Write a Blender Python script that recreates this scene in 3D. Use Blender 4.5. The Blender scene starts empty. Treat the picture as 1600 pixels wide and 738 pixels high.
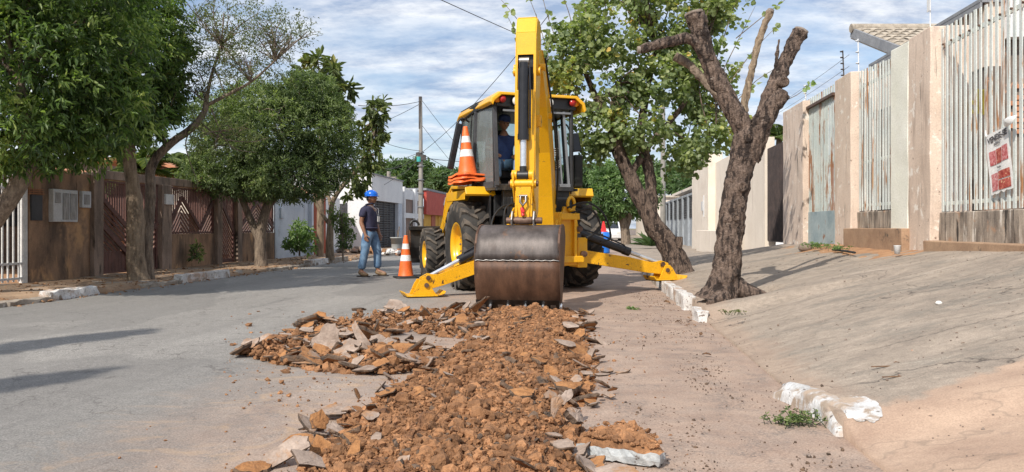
import bpy, bmesh, math, random
import numpy as np
from mathutils import Vector, Matrix, noise as mnoise
from math import sin, cos, pi, radians, sqrt, atan2
random.seed(7); RNG = np.random.default_rng(7)
scn = bpy.context.scene
COL = scn.collection
# ---------------------------------------------------------------- camera, sky, sun
cam_d = bpy.data.cameras.new('camera'); cam = bpy.data.objects.new('camera', cam_d); COL.objects.link(cam)
cam.location = (0, 0, 1.0); cam.rotation_euler = (pi/2, 0, 0)
cam_d.sensor_width = 36; cam_d.lens = 27; cam_d.shift_y = -13/1600; cam_d.clip_start = .05; cam_d.clip_end = 3000
scn.camera = cam
scn.view_settings.view_transform = 'Standard'; scn.view_settings.look = 'None'
scn.view_settings.exposure = 0.18; scn.view_settings.gamma = 1
SUN_EL, SUN_AZ = radians(44), radians(33)          # shadows run towards +Y and a little +X
Ldir = Vector((sin(SUN_AZ)*cos(SUN_EL), cos(SUN_AZ)*cos(SUN_EL), -sin(SUN_EL)))
sd = bpy.data.lights.new('sun', 'SUN'); so = bpy.data.objects.new('sun', sd); COL.objects.link(so)
sd.energy = 4.25; sd.angle = radians(.6); sd.color = (1, .93, .83)
so.rotation_euler = Ldir.to_track_quat('-Z', 'Y').to_euler()
world = bpy.data.worlds.new('World'); scn.world = world; world.use_nodes = True
wn = world.node_tree.nodes; wl = world.node_tree.links; wn.clear()
def N(tree, t, **kw):
    n = tree.nodes.new(t)
    for k, v in kw.items():
        if k.startswith('i_'):
            n.inputs[k[2:].replace('_', ' ')].default_value = v
        else: setattr(n, k, v)
    return n
T = world.node_tree
sky = N(T, 'ShaderNodeTexSky'); sky.sky_type = 'NISHITA'; sky.sun_disc = False
sky.sun_elevation = SUN_EL; sky.sun_rotation = atan2(-Ldir.x, -Ldir.y); sky.air_density = 1.0; sky.dust_density = 1.4; sky.ozone_density = 1.6
bg = N(T, 'ShaderNodeBackground'); bg.inputs['Strength'].default_value = .14
tc = N(T, 'ShaderNodeTexCoord'); sep = N(T, 'ShaderNodeSeparateXYZ'); wl.new(tc.outputs['Generated'], sep.inputs[0])
mx = N(T, 'ShaderNodeMath', operation='MAXIMUM'); wl.new(sep.outputs['Z'], mx.inputs[0]); mx.inputs[1].default_value = .0
ad = N(T, 'ShaderNodeMath', operation='ADD'); wl.new(mx.outputs[0], ad.inputs[0]); ad.inputs[1].default_value = .22
dx = N(T, 'ShaderNodeMath', operation='DIVIDE'); wl.new(sep.outputs['X'], dx.inputs[0]); wl.new(ad.outputs[0], dx.inputs[1])
dy = N(T, 'ShaderNodeMath', operation='DIVIDE'); wl.new(sep.outputs['Y'], dy.inputs[0]); wl.new(ad.outputs[0], dy.inputs[1])
cb = N(T, 'ShaderNodeCombineXYZ'); wl.new(dx.outputs[0], cb.inputs[0]); wl.new(dy.outputs[0], cb.inputs[1])
mp = N(T, 'ShaderNodeMapping'); mp.inputs['Scale'].default_value = (1.0, 1.7, 1); mp.inputs['Rotation'].default_value = (0, 0, .35); wl.new(cb.outputs[0], mp.inputs[0])
n1 = N(T, 'ShaderNodeTexNoise', i_Scale=2.1, i_Detail=10.0, i_Roughness=.62, i_Distortion=.35); wl.new(mp.outputs[0], n1.inputs['Vector'])
r1 = N(T, 'ShaderNodeValToRGB'); r1.color_ramp.elements[0].position = .36; r1.color_ramp.elements[1].position = .60
r1.color_ramp.elements[0].color = (.28, .28, .28, 1); r1.color_ramp.elements[1].color = (1, 1, 1, 1); wl.new(n1.outputs[0], r1.inputs[0])
n2 = N(T, 'ShaderNodeTexNoise', i_Scale=4.6, i_Detail=10.0, i_Roughness=.66); wl.new(mp.outputs[0], n2.inputs['Vector'])
r2 = N(T, 'ShaderNodeValToRGB'); e = r2.color_ramp.elements
e[0].position = .34; e[0].color = (2.5, 3.15, 4.4, 1); e[1].position = .62; e[1].color = (6.4, 6.6, 6.9, 1)
wl.new(n2.outputs[0], r2.inputs[0])
mixc = N(T, 'ShaderNodeMixRGB'); wl.new(r1.outputs[0], mixc.inputs[0]); wl.new(sky.outputs[0], mixc.inputs[1]); wl.new(r2.outputs[0], mixc.inputs[2])
wl.new(mixc.outputs[0], bg.inputs[0]); wo = N(T, 'ShaderNodeOutputWorld'); wl.new(bg.outputs[0], wo.inputs[0])
# ---------------------------------------------------------------- frames of reference
TH = math.atan(128/1200); CT, ST = cos(TH), sin(TH)          # the street runs 6 degrees right of the camera axis
def uv(u, v, z=0.): return Vector((u*CT + v*ST, -u*ST + v*CT, z))
def at(px, py, Y): return Vector(((px-800)/1200*Y, Y, 1-(py-356)/1200*Y))
def Yu(px, u): k = (px-800)/1200; return u/(k*CT - ST)
def vu(px, u):
    Y = Yu(px, u); X = (px-800)/1200*Y; return X*ST + Y*CT
def lerp(a, b, t): return a + (b-a)*t
def sstep(a, b, x):
    t = np.clip((x-a)/(b-a), 0, 1); return t*t*(3-2*t)
def fnoise(x, y, z=0, s=1.): return mnoise.noise(Vector((x*s, y*s, z*s)))
# ---------------------------------------------------------------- materials
def new_mat(name):
    m = bpy.data.materials.new(name); m.use_nodes = True; t = m.node_tree; t.nodes.clear()
    out = N(t, 'ShaderNodeOutputMaterial'); b = N(t, 'ShaderNodeBsdfPrincipled'); t.links.new(b.outputs[0], out.inputs[0])
    return m, t, b, out
def ramp(t, src, stops):
    r = N(t, 'ShaderNodeValToRGB'); e = r.color_ramp.elements
    while len(e) < len(stops): e.new(.5)
    for i, (p, c) in enumerate(stops):
        e[i].position = p; e[i].color = (c, c, c, 1) if isinstance(c, (int, float)) else (*c, 1)
    t.links.new(src, r.inputs[0]); return r.outputs[0]
def noise_n(t, vec, scale, detail=6., rough=.6, sc3=None, dist=0.):
    if sc3:
        m = N(t, 'ShaderNodeMapping'); m.inputs['Scale'].default_value = sc3; t.links.new(vec, m.inputs[0]); vec = m.outputs[0]
    n = N(t, 'ShaderNodeTexNoise', i_Scale=float(scale), i_Detail=float(detail), i_Roughness=rough, i_Distortion=dist)
    t.links.new(vec, n.inputs['Vector']); return n.outputs[0]
def mix(t, f, a, b, mode='MIX'):
    n = N(t, 'ShaderNodeMixRGB', blend_type=mode)
    for i, x in enumerate((f, a, b)):
        if hasattr(x, 'node'): t.links.new(x, n.inputs[i])
        elif i == 0: n.inputs[0].default_value = x
        else: n.inputs[i].default_value = (*x, 1) if not isinstance(x, (int, float)) else (x, x, x, 1)
    return n.outputs[0]
def mth(t, op, a, b=0.):
    n = N(t, 'ShaderNodeMath', operation=op)
    for i, x in enumerate((a, b)):
        if hasattr(x, 'node'): t.links.new(x, n.inputs[i])
        else: n.inputs[i].default_value = x
    return n.outputs[0]
def bump(t, b, h, strength=.3, dist=.01):
    n = N(t, 'ShaderNodeBump'); n.inputs['Strength'].default_value = strength; n.inputs['Distance'].default_value = dist
    t.links.new(h, n.inputs['Height']); t.links.new(n.outputs[0], b.inputs['Normal'])
def pos(t, kind='pos'):
    if kind == 'pos': return N(t, 'ShaderNodeNewGeometry').outputs['Position']
    return N(t, 'ShaderNodeTexCoord').outputs['Object']
def mottled(name, c1, c2, scale=3., rough=.7, metal=0., fine=60., bmp=.25, bdist=.004, patches=None, sc3=None, kind='pos', coat=0., lo=.35, hi=.65, tint=None):
    """colour varies c1..c2 with noise; stains=(colour, scale, threshold, softness, sc3)"""
    m, t, b, out = new_mat(name); p = pos(t, kind)
    col = ramp(t, noise_n(t, p, scale, 8, .62, sc3), [(lo, c1), (hi, c2)])
    fn = noise_n(t, p, fine, 4, .6)
    col = mix(t, 1., col, ramp(t, fn, [(.3, .82), (.7, 1.12)]), 'MULTIPLY')
    r = rough
    if patches:
        for (sc, ss, th, sf, s3) in patches:
            k = ramp(t, noise_n(t, p, ss, 8, .65, s3, .3), [(th, 0.), (th+sf, 1.)])
            col = mix(t, k, col, sc)
    if tint:
        a = N(t, 'ShaderNodeAttribute', attribute_name='var')
        col = mix(t, 1., col, ramp(t, a.outputs['Fac'], [(0., tint[0]), (1., tint[1])]), 'MULTIPLY')
    t.links.new(col, b.inputs['Base Color'])
    b.inputs['Roughness'].default_value = r; b.inputs['Metallic'].default_value = metal
    if coat: b.inputs['Coat Weight'].default_value = coat; b.inputs['Coat Roughness'].default_value = .15
    if bmp: bump(t, b, fn, bmp, bdist)
    return m
def plain(name, c, rough=.5, metal=0.): return mottled(name, tuple(x*.9 for x in c), tuple(min(1, x*1.1) for x in c), 4, rough, metal, 90, .08, .001)
def leafmat(name, stops, trans=.35, rough=.5):
    m, t, b, out = new_mat(name); a = N(t, 'ShaderNodeAttribute', attribute_name='var')
    col = ramp(t, a.outputs['Fac'], stops); t.links.new(col, b.inputs['Base Color']); b.inputs['Roughness'].default_value = rough
    tr = N(t, 'ShaderNodeBsdfTranslucent'); c2 = mix(t, 1., col, (1.5, 1.7, .7), 'MULTIPLY'); t.links.new(c2, tr.inputs[0])
    mx = N(t, 'ShaderNodeMixShader'); mx.inputs[0].default_value = trans
    t.links.new(b.outputs[0], mx.inputs[1]); t.links.new(tr.outputs[0], mx.inputs[2]); t.links.new(mx.outputs[0], out.inputs[0]); return m
M = {}
M['yellow'] = mottled('yellow_paint', (.80, .41, .006), (.88, .47, .010), 2.2, .34, 0, 120, .05, .001, [((.60, .36, .10), 1.6, .52, .25, None), ((.22, .12, .04), 7, .64, .05, None), ((.45, .25, .06), 22, .67, .05, None)], coat=.2)
M['yellow_worn'] = mottled('worn_yellow_paint', (.76, .38, .006), (.86, .45, .012), 3, .42, 0, 60, .15, .002, [((.10, .05, .025), 9, .60, .03, None), ((.30, .16, .05), 34, .62, .06, None)])
M['black_metal'] = mottled('black_machine_paint', (.012, .012, .013), (.03, .03, .03), 4, .42, .0, 60, .1, .002, [((.09, .075, .06), 5, .58, .2, None)])
M['black_gloss'] = mottled('black_cylinder_paint', (.012, .012, .014), (.022, .022, .026), 8, .28, 0, 60, .05, .001, [((.16, .14, .11), 16, .66, .04, None)])
M['black_rubber'] = mottled('black_rubber', (.012, .012, .012), (.02, .02, .02), 8, .7, 0, 60, .1)
M['tyre'] = mottled('dusty_tyre_rubber', (.045, .040, .036), (.14, .115, .09), 6, .85, 0, 50, .4, .004, [((.20, .155, .115), 10, .58, .12, None)])
M['tyre_wall'] = mottled('tyre_sidewall_rubber', (.020, .019, .018), (.05, .045, .04), 6, .8, 0, 50, .3, .003)
M['chrome'] = mottled('polished_chrome', (.66, .69, .74), (.80, .82, .86), 6, .22, .65, 60, .02)
M['steel'] = mottled('dull_steel', (.20, .19, .18), (.34, .33, .32), 8, .42, .8, 40, .2, .002, [((.16, .08, .04), 12, .6, .1, None)])
M['rust_pin'] = mottled('rusty_pin_steel', (.10, .055, .035), (.19, .12, .09), 12, .6, .4, 50, .3, .003)
M['bucket_top'] = mottled('scraped_bucket_steel', (.060, .050, .047), (.135, .115, .108), 2.5, .52, .35, 90, .2, .002, [((.24, .11, .045), 3.0, .60, .14, None), ((.06, .045, .04), 5, .60, .1, (1, 1, .25))], sc3=(3, 3, .5))
M['bucket_low'] = mottled('rusty_bucket_steel', (.060, .029, .017), (.150, .075, .043), 3, .60, .15, 90, .3, .003, [((.27, .17, .11), 8, .66, .10, (1.5, 1.5, .35)), ((.035, .022, .017), 4.2, .56, .14, None)], sc3=(2, 2, .5))
M['glass_dark'] = None
M['kerb_old'] = mottled('flaking_limewash', (.46, .45, .44), (.70, .70, .70), 7, .9, 0, 50, .9, .01, [((.34, .27, .21), 9, .51, .08, (1, 1, .6)), ((.16, .13, .11), 24, .59, .05, None), ((.44, .34, .26), 4, .50, .10, None)])
def glassy(name, c, alpha, rough=.08):
    m, t, b, out = new_mat(name); p = pos(t)
    b.inputs['Base Color'].default_value = (*c, 1); b.inputs['Roughness'].default_value = rough
    dust = ramp(t, noise_n(t, p, 5, 8, .65, (1, 1, .35)), [(.35, alpha*.75), (.7, min(1, alpha*1.25))])
    tr = N(t, 'ShaderNodeBsdfTransparent'); tr.inputs[0].default_value = (.80, .86, .84, 1)
    mx = N(t, 'ShaderNodeMixShader'); t.links.new(dust, mx.inputs[0]); t.links.new(tr.outputs[0], mx.inputs[1]); t.links.new(b.outputs[0], mx.inputs[2]); t.links.new(mx.outputs[0], out.inputs[0])
    return m
M['glass'] = glassy('dusty_cab_glass', (.24, .26, .26), .55)
M['glass_clear'] = glassy('cab_front_glass', (.25, .3, .28), .12)
M['lamp_glass'] = plain('white_lamp_lens', (.7, .7, .66), .12)
M['red_lens'] = plain('red_lens', (.42, .02, .02), .25); M['amber_lens'] = plain('amber_lens', (.9, .30, .01), .2)
M['orange'] = mottled('orange_cone_plastic', (.80, .135, .022), (.92, .19, .04), 6, .5, 0, 60, .1, .001, [((.45, .14, .06), 9, .62, .15, None)], kind='obj')
M['cone_white'] = mottled('white_reflective_band', (.72, .72, .72), (.85, .85, .86), 10, .4, 0, 60, .05, .001, [((.45, .40, .36), 14, .62, .1, None)], kind='obj')
M['bark_grey'] = mottled('grey_brown_bark', (.12, .09, .068), (.30, .235, .175), 10, .9, 0, 34, .9, .02, [((.045, .034, .028), 7, .55, .12, (1, 1, .3))], sc3=(2.5, 2.5, .5))
M['bark_tan'] = mottled('tan_bark', (.16, .115, .075), (.32, .245, .17), 9, .9, 0, 34, .8, .018, [((.08, .058, .042), 9, .57, .1, (1, 1, .25))], sc3=(2.5, 2.5, .5))
M['bark_dark'] = mottled('dark_rough_bark', (.070, .048, .038), (.25, .18, .14), 20, .92, 0, 46, 1., .04, [((.030, .020, .016), 13, .50, .07, (1, 1, .40)), ((.36, .30, .25), 16, .64, .05, None)], sc3=(2, 2, .5))
M['cut_wood'] = mottled('sawn_wood_end', (.16, .125, .10), (.30, .25, .21), 12, .9, 0, 40, .4, .005)
M['leaf_dark'] = leafmat('dark_green_leaf', [(0, (.040, .070, .024)), (.38, (.10, .165, .045)), (.70, (.23, .31, .09)), (1, (.42, .46, .17))], .42)
M['leaf_mid'] = leafmat('mid_green_leaf', [(0, (.055, .085, .038)), (.45, (.135, .185, .078)), (.8, (.25, .31, .13)), (1, (.37, .42, .18))], .40)
M['leaf_round'] = leafmat('round_leaf', [(0, (.12, .165, .080)), (.45, (.24, .295, .135)), (.80, (.38, .42, .20)), (.93, (.52, .50, .15)), (1, (.62, .42, .12))], .42)
M['leaf_olive'] = leafmat('olive_leaf', [(0, (.08, .10, .04)), (.5, (.14, .165, .065)), (.9, (.22, .245, .09)), (1, (.32, .31, .12))], .38)
M['leaf_big'] = leafmat('broad_leaf', [(0, (.06, .08, .03)), (.5, (.12, .155, .05)), (.85, (.22, .24, .08)), (1, (.32, .25, .09))], .36)
M['leaf_far'] = leafmat('far_tree_leaf', [(0, (.045, .085, .035)), (.5, (.095, .16, .06)), (1, (.18, .26, .10))], .3)
M['leaf_light'] = leafmat('bright_green_leaf', [(0, (.075, .13, .05)), (.5, (.16, .25, .10)), (1, (.32, .42, .18))], .4)
M['leaf_palm'] = leafmat('palm_leaf', [(0, (.06, .10, .03)), (.6, (.15, .20, .06)), (1, (.28, .30, .12))], .35)
M['dry_leaf'] = mottled('dry_brown_leaf', (.16, .075, .035), (.42, .24, .12), 14, .8, 0, 60, .2, tint=(.6, 1.3))
M['soil'] = mottled('orange_clay_soil', (.225, .108, .048), (.41, .205, .095), 9, .95, 0, 70, 1., .015, [((.13, .062, .034), 5, .54, .14, None), ((.30, .21, .15), 14, .69, .08, None)], tint=(.5, 1.35))
M['slab_top'] = mottled('dusty_asphalt_face', (.25, .185, .145), (.42, .33, .27), 9, .9, 0, 70, .7, .006, [((.34, .18, .085), 5, .52, .12, None), ((.14, .12, .11), 24, .62, .06, None)])
M['slab_side'] = mottled('broken_asphalt_edge', (.05, .038, .030), (.20, .13, .085), 18, .92, 0, 60, .9, .01, [((.32, .16, .07), 7, .60, .1, None)])
M['slab_soil'] = mottled('soil_caked_asphalt_face', (.26, .115, .042), (.44, .215, .085), 12, .95, 0, 70, .9, .01, [((.14, .075, .045), 18, .6, .08, None)])
M['concrete_chunk'] = mottled('grey_concrete_edge', (.34, .36, .37), (.56, .58, .58), 18, .9, 0, 60, .6, .006, [((.10, .07, .05), 14, .62, .06, None)])
M['white_kerb'] = mottled('limewashed_kerb', (.54, .53, .52), (.74, .73, .71), 6, .85, 0, 50, .8, .008, [((.33, .27, .215), 7, .54, .10, (1, 1, .6)), ((.20, .16, .13), 22, .58, .05, None), ((.42, .31, .24), 3, .53, .10, None)])
M['kerb'] = mottled('old_kerb_concrete', (.24, .20, .165), (.38, .33, .27), 7, .9, 0, 50, .6, .006, [((.55, .53, .50), 6, .62, .06, None)])
M['pink_wall'] = mottled('faded_pink_plaster', (.60, .48, .39), (.72, .59, .49), 1.6, .9, 0, 60, .3, .003, [((.42, .33, .27), 3.2, .53, .16, (1.8, 1.8, .28)), ((.76, .70, .63), 6, .59, .05, None), ((.12, .10, .085), 2.6, .62, .06, (2.6, 2.6, .26)), ((.24, .17, .13), 14, .64, .04, None)])
M['cream_wall'] = mottled('cream_plaster', (.72, .64, .54), (.80, .72, .62), 1.2, .9, 0, 60, .2, .002, [((.54, .45, .37), 2.2, .56, .2, (1.4, 1.4, .25)), ((.30, .25, .21), 3, .66, .06, (2.2, 2.2, .25))])
M['white_pillar'] = mottled('off_white_plaster', (.76, .76, .66), (.85, .85, .77), 2, .85, 0, 60, .3, .002, [((.40, .27, .18), 8, .68, .05, (1.5, 1.5, .5))])
M['dwarf_wall'] = mottled('mouldy_dwarf_wall', (.14, .115, .095), (.50, .42, .34), 2.6, .92, 0, 50, .5, .005, [((.66, .61, .54), 5, .58, .05, (2.4, 2.4, .30)), ((.42, .24, .14), 3, .58, .10, None), ((.045, .038, .032), 4.5, .56, .06, (2.6, 2.6, .30))], sc3=(2.2, 2.2, .55))
M['base_step'] = mottled('stained_plinth', (.30, .19, .12), (.42, .28, .18), 3, .92, 0, 50, .5, .005, [((.10, .08, .06), 4, .58, .08, None)])
M['left_wall'] = mottled('sun_patched_stained_brown_plaster', (.11, .078, .058), (.40, .25, .155), 1.5, .92, 0, 50, .4, .004, [((.52, .31, .16), 1.7, .53, .10, (1, 1, .6)), ((.030, .024, .020), 2.6, .58, .12, (2.6, 2.6, .35)), ((.40, .31, .24), 7, .70, .04, (2, 2, .5))], sc3=(1.6, 1.6, .6))  # orange patches are sunlight painted into the colour; the dark streaks are staining
M['left_pillar'] = mottled('weathered_grey_plaster', (.15, .115, .09), (.38, .28, .22), 2.4, .92, 0, 50, .4, .004, [((.05, .038, .03), 3, .56, .12, (2, 2, .35)), ((.45, .38, .30), 5, .68, .06, (2, 2, .4))], sc3=(1.6, 1.6, .5))
M['brown_wood'] = mottled('dark_maroon_slats', (.085, .038, .032), (.165, .075, .058), 4, .65, 0, 40, .3, .002, [((.17, .09, .065), 9, .62, .1, (1, 1, .4))])
M['pale_slats'] = mottled('thin_upper_slats', (.22, .14, .10), (.36, .25, .19), 5, .7, 0, 40, .3, .002)
M['white_gate'] = mottled('white_gate_paint', (.55, .56, .56), (.72, .72, .70), 4, .55, 0, 40, .15, .001, [((.25, .15, .09), 6, .64, .07, (1, 1, .3))])
M['bars'] = mottled('pale_blue_rusty_bars', (.56, .61, .59), (.70, .73, .69), 2.5, .6, 0, 60, .2, .002, [((.36, .17, .075), 1.7, .565, .07, (4.5, 4.5, .45)), ((.46, .28, .15), 7, .60, .05, (2., 2., .22))])
M['bars_gate'] = mottled('rusted_gate_bars', (.46, .53, .51), (.58, .62, .58), 2.5, .6, 0, 60, .2, .002, [((.30, .135, .06), 1.3, .50, .06, (2.4, 2.4, .6)), ((.40, .23, .12), 7, .60, .05, (1.2, 1.2, .3))])
M['sheet'] = mottled('blue_grey_sheet', (.22, .30, .33), (.38, .46, .47), 3, .6, 0, 50, .2, .002, [((.24, .11, .05), 3, .62, .06, None)])
M['dark_gate'] = mottled('dark_brown_bars', (.035, .028, .028), (.085, .06, .055), 5, .6, 0, 50, .2)
M['grey_gate'] = mottled('grey_gate_paint', (.27, .30, .33), (.36, .39, .42), 3, .6, 0, 50, .2)
M['dark_grey'] = mottled('charcoal_paint', (.04, .042, .048), (.07, .072, .08), 3, .6, 0, 50, .2)
M['white_wall'] = mottled('white_wall_paint', (.70, .71, .73), (.80, .81, .82), 1.2, .85, 0, 50, .1, .002, [((.55, .54, .52), 3, .66, .1, (1, 1, .3))])
M['bluewhite_wall'] = mottled('bluish_white_wall', (.46, .52, .60), (.60, .65, .71), 1.6, .85, 0, 50, .15, .002, [((.33, .33, .34), 3, .60, .12, (1, 1, .3))])
M['rust_red'] = mottled('rust_red_gate', (.34, .075, .035), (.44, .11, .055), 2, .6, 0, 50, .15)
M['brown_tile'] = mottled('brown_wall_tile', (.20, .135, .11), (.28, .20, .165), 3, .7, 0, 50, .15)
M['red_sign'] = mottled('faded_red_sign', (.42, .045, .030), (.52, .08, .055), 2, .6, 0, 50, .1, .002, [((.58, .24, .20), 4, .64, .1, None)])
M['yellow_wall'] = mottled('ochre_yellow_wall', (.60, .34, .05), (.70, .42, .08), 2, .8, 0, 50, .15)
M['roof_tile'] = mottled('old_roof_tile', (.27, .23, .185), (.50, .44, .36), 6, .9, 0, 50, .4, .004, [((.10, .085, .07), 5, .60, .08, None)])
M['clay_tile'] = mottled('clay_roof_tile', (.45, .19, .10), (.58, .27, .15), 5, .9, 0, 50, .3)
M['fascia'] = mottled('grey_fascia', (.20, .21, .23), (.30, .31, .33), 4, .7, 0, 50, .2)
M['soffit'] = mottled('pale_soffit', (.48, .42, .34), (.60, .54, .45), 3, .8, 0, 50, .2)
M['brick'] = mottled('orange_brick', (.42, .18, .095), (.56, .27, .15), 6, .9, 0, 50, .4, .004, [((.50, .42, .34), 4, .58, .14, None)])
M['mortar_wall'] = mottled('grey_render', (.12, .095, .078), (.27, .21, .17), 3, .9, 0, 50, .4, .004, [((.56, .30, .19), 4, .60, .08, None)])
M['pole'] = mottled('grey_concrete_pole', (.23, .215, .195), (.34, .32, .29), 5, .9, 0, 50, .3, .003, sc3=(3, 3, .5))
M['pole_dark'] = mottled('dark_steel_pole', (.05, .045, .042), (.10, .09, .085), 5, .8, 0, 50, .3)
M['wire'] = plain('black_wire', (.03, .03, .032), .6)
M['insul'] = plain('grey_metal_fitting', (.25, .26, .27), .5, .4)
M['white_metal'] = plain('white_metal', (.72, .73, .74), .5)
M['skin'] = mottled('brown_skin', (.27, .135, .082), (.34, .175, .11), 8, .5, 0, 60, .1, .001)
M['hair'] = plain('black_hair', (.012, .010, .009), .7)
M['navy'] = mottled('navy_cotton', (.024, .024, .058), (.042, .042, .085), 6, .85, 0, 60, .3, .003)
M['blue_uniform'] = mottled('dark_blue_uniform', (.022, .045, .15), (.04, .075, .22), 6, .8, 0, 60, .3, .003)
M['jeans'] = mottled('worn_blue_jeans', (.075, .15, .27), (.20, .32, .46), 7, .9, 0, 90, .4, .004, [((.42, .50, .58), 4, .64, .14, None)])
M['boots'] = mottled('tan_boot_leather', (.17, .105, .055), (.28, .185, .10), 8, .7, 0, 60, .3)
M['sole'] = plain('boot_sole', (.04, .03, .025), .8)
M['helmet'] = plain('blue_helmet_plastic', (.008, .15, .72), .25)
M['paper'] = mottled('white_banner', (.76, .76, .74), (.86, .86, .84), 6, .6, 0, 50, .05)
M['ink'] = plain('grey_print', (.09, .085, .09), .7)
M['meat_a'] = mottled('red_printed_photo', (.40, .045, .05), (.72, .32, .32), 26, .6, 0, 90, .0, .001, [((.86, .62, .60), 40, .58, .05, None)])
M['meat_b'] = mottled('dark_red_printed_photo', (.28, .025, .02), (.58, .16, .12), 26, .6, 0, 90, .0, .001, [((.88, .60, .35), 30, .60, .04, None)])
M['yellow_cloth'] = plain('yellow_plastic', (.62, .50, .04), .5)
M['meter'] = mottled('grey_meter_box', (.50, .51, .52), (.62, .63, .63), 5, .6, 0, 50, .1)
M['meter_glass'] = mottled('dusty_meter_window', (.10, .10, .10), (.30, .30, .30), 7, .25, 0, 50, .05, sc3=(4, 4, .6))
M['white_car'] = plain('white_car_paint', (.78, .79, .80), .25)
M['car_glass'] = plain('dark_car_glass', (.03, .035, .045), .1)
M['blue_plastic'] = plain('bright_blue_plastic', (.02, .20, .75), .4)
M['red_plastic'] = plain('red_plastic', (.65, .03, .03), .4)
M['bucket_plastic'] = plain('grey_pail_plastic', (.36, .37, .36), .6)
M['ply'] = plain('teal_tape', (.05, .40, .38), .5)
# road and pavements -------------------------------------------------------
def ground_mats():
    # asphalt
    m, t, b, out = new_mat('worn_asphalt'); o = pos(t, 'obj'); sx = N(t, 'ShaderNodeSeparateXYZ'); t.links.new(o, sx.inputs[0])
    ln = noise_n(t, o, .55, 7, .6, (2.2, .6, 1))
    col = ramp(t, ln, [(.3, (.225, .212, .196)), (.7, (.305, .288, .265))])
    sp = noise_n(t, o, 95, 3, .75); col = mix(t, 1., col, ramp(t, sp, [(.32, .38), (.5, 1.0), (.70, 1.6)]), 'MULTIPLY')
    col = mix(t, 1., col, ramp(t, noise_n(t, o, 30, 5, .8), [(.3, .74), (.7, 1.2)]), 'MULTIPLY')
    col = mix(t, 1., col, ramp(t, noise_n(t, o, 9, 6, .7), [(.3, .84), (.7, 1.14)]), 'MULTIPLY')
    col = mix(t, mth(t, 'MULTIPLY', ramp(t, noise_n(t, o, 1.0, 5, .6, (5., .16, 1)), [(.55, 0.), (.72, 1.)]), .35), col, (.12, .115, .112))
    # cracks
    vo = N(t, 'ShaderNodeTexVoronoi', feature='DISTANCE_TO_EDGE', i_Scale=.9); dv = N(t, 'ShaderNodeVectorMath', operation='ADD')
    wob = N(t, 'ShaderNodeTexNoise', i_Scale=2.5, i_Detail=6.); t.links.new(o, wob.inputs['Vector']); t.links.new(o, dv.inputs[0]); t.links.new(wob.outputs['Color'], dv.inputs[1]); t.links.new(dv.outputs[0], vo.inputs['Vector'])
    ck = mth(t, 'MULTIPLY', ramp(t, vo.outputs['Distance'], [(0., 1.), (.009, 0.)]), ramp(t, noise_n(t, o, .8, 3), [(.40, 0.), (.48, .85)]))
    col = mix(t, ck, col, (.07, .06, .055))
    pt = ramp(t, noise_n(t, o, .35, 2, .4, (1, .5, 1)), [(.52, 0.), (.525, .40)]); col = mix(t, pt, col, (.15, .143, .135))
    # dust towards the gutter and about the dig
    wu = mth(t, 'ADD', sx.outputs['X'], mth(t, 'MULTIPLY', noise_n(t, o, .9, 7, .65), 1.9))
    dm = ramp(t, mth(t, 'MULTIPLY', mth(t, 'ADD', wu, 3.0), .22), [(.30, 0.), (.62, 1.)])
    dust = ramp(t, noise_n(t, o, 2.6, 9, .7), [(.3, (.31, .215, .165)), (.7, (.47, .345, .265))])
    dust = mix(t, 1., dust, ramp(t, sp, [(.35, .72), (.65, 1.15)]), 'MULTIPLY')
    grit = ramp(t, noise_n(t, o, 3.2, 8, .75), [(.50, 0.), (.60, .75)])
    grit = mth(t, 'MULTIPLY', grit, ramp(t, noise_n(t, o, 60, 3, .7), [(.45, 0.), (.55, 1.)]))
    dust = mix(t, grit, dust, (.15, .125, .11))
    col = mix(t, mth(t, 'MULTIPLY', dm, ramp(t, noise_n(t, o, 5, 7, .7), [(.3, .70), (.62, 1.)])), col, dust)
    # sand streaks swept left of the trench
    sw = ramp(t, noise_n(t, o, 1.5, 6, .6, (1.6, 2.4, 1), 2.2), [(.50, 0.), (.70, .45)])
    ms = mth(t, 'MULTIPLY', ramp(t, mth(t, 'ABSOLUTE', mth(t, 'ADD', sx.outputs['X'], 1.75)), [(.35, 1.), (1.15, 0.)]), ramp(t, sx.outputs['Y'], [(0., 1.), (1., 1.)]))
    my = N(t, 'ShaderNodeMapRange'); my.inputs[1].default_value = 7.2; my.inputs[2].default_value = 5.6; t.links.new(sx.outputs['Y'], my.inputs[0])
    col = mix(t, mth(t, 'MULTIPLY', mth(t, 'MULTIPLY', ms, my.outputs[0]), sw), col, (.50, .33, .19))
    t.links.new(col, b.inputs['Base Color']); b.inputs['Roughness'].default_value = .88; bump(t, b, sp, .6, .006); M['road'] = m
    # right pavement concrete
    m, t, b, out = new_mat('worn_pavement_concrete'); o = pos(t, 'obj'); sx = N(t, 'ShaderNodeSeparateXYZ'); t.links.new(o, sx.inputs[0])
    st = noise_n(t, o, 1.3, 10, .74, (.9, 1.9, 1), .5)
    col = ramp(t, st, [(.28, (.225, .185, .152)), (.5, (.335, .277, .222)), (.72, (.45, .370, .300))])
    col = mix(t, ramp(t, noise_n(t, o, 1.1, 9, .72, (.8, 1.8, 1)), [(.50, 0.), (.60, .6)]), col, (.185, .17, .145))
    col = mix(t, ramp(t, noise_n(t, o, 3.6, 9, .75), [(.56, 0.), (.66, .45)]), col, (.20, .175, .145))
    col = mix(t, ramp(t, noise_n(t, o, 2.4, 9, .75, (.8, 2., 1), .5), [(.60, 0.), (.70, .5)]), col, (.50, .44, .36))
    fn = noise_n(t, o, 110, 3, .7); col = mix(t, 1., col, ramp(t, fn, [(.3, .70), (.7, 1.22)]), 'MULTIPLY')
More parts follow.
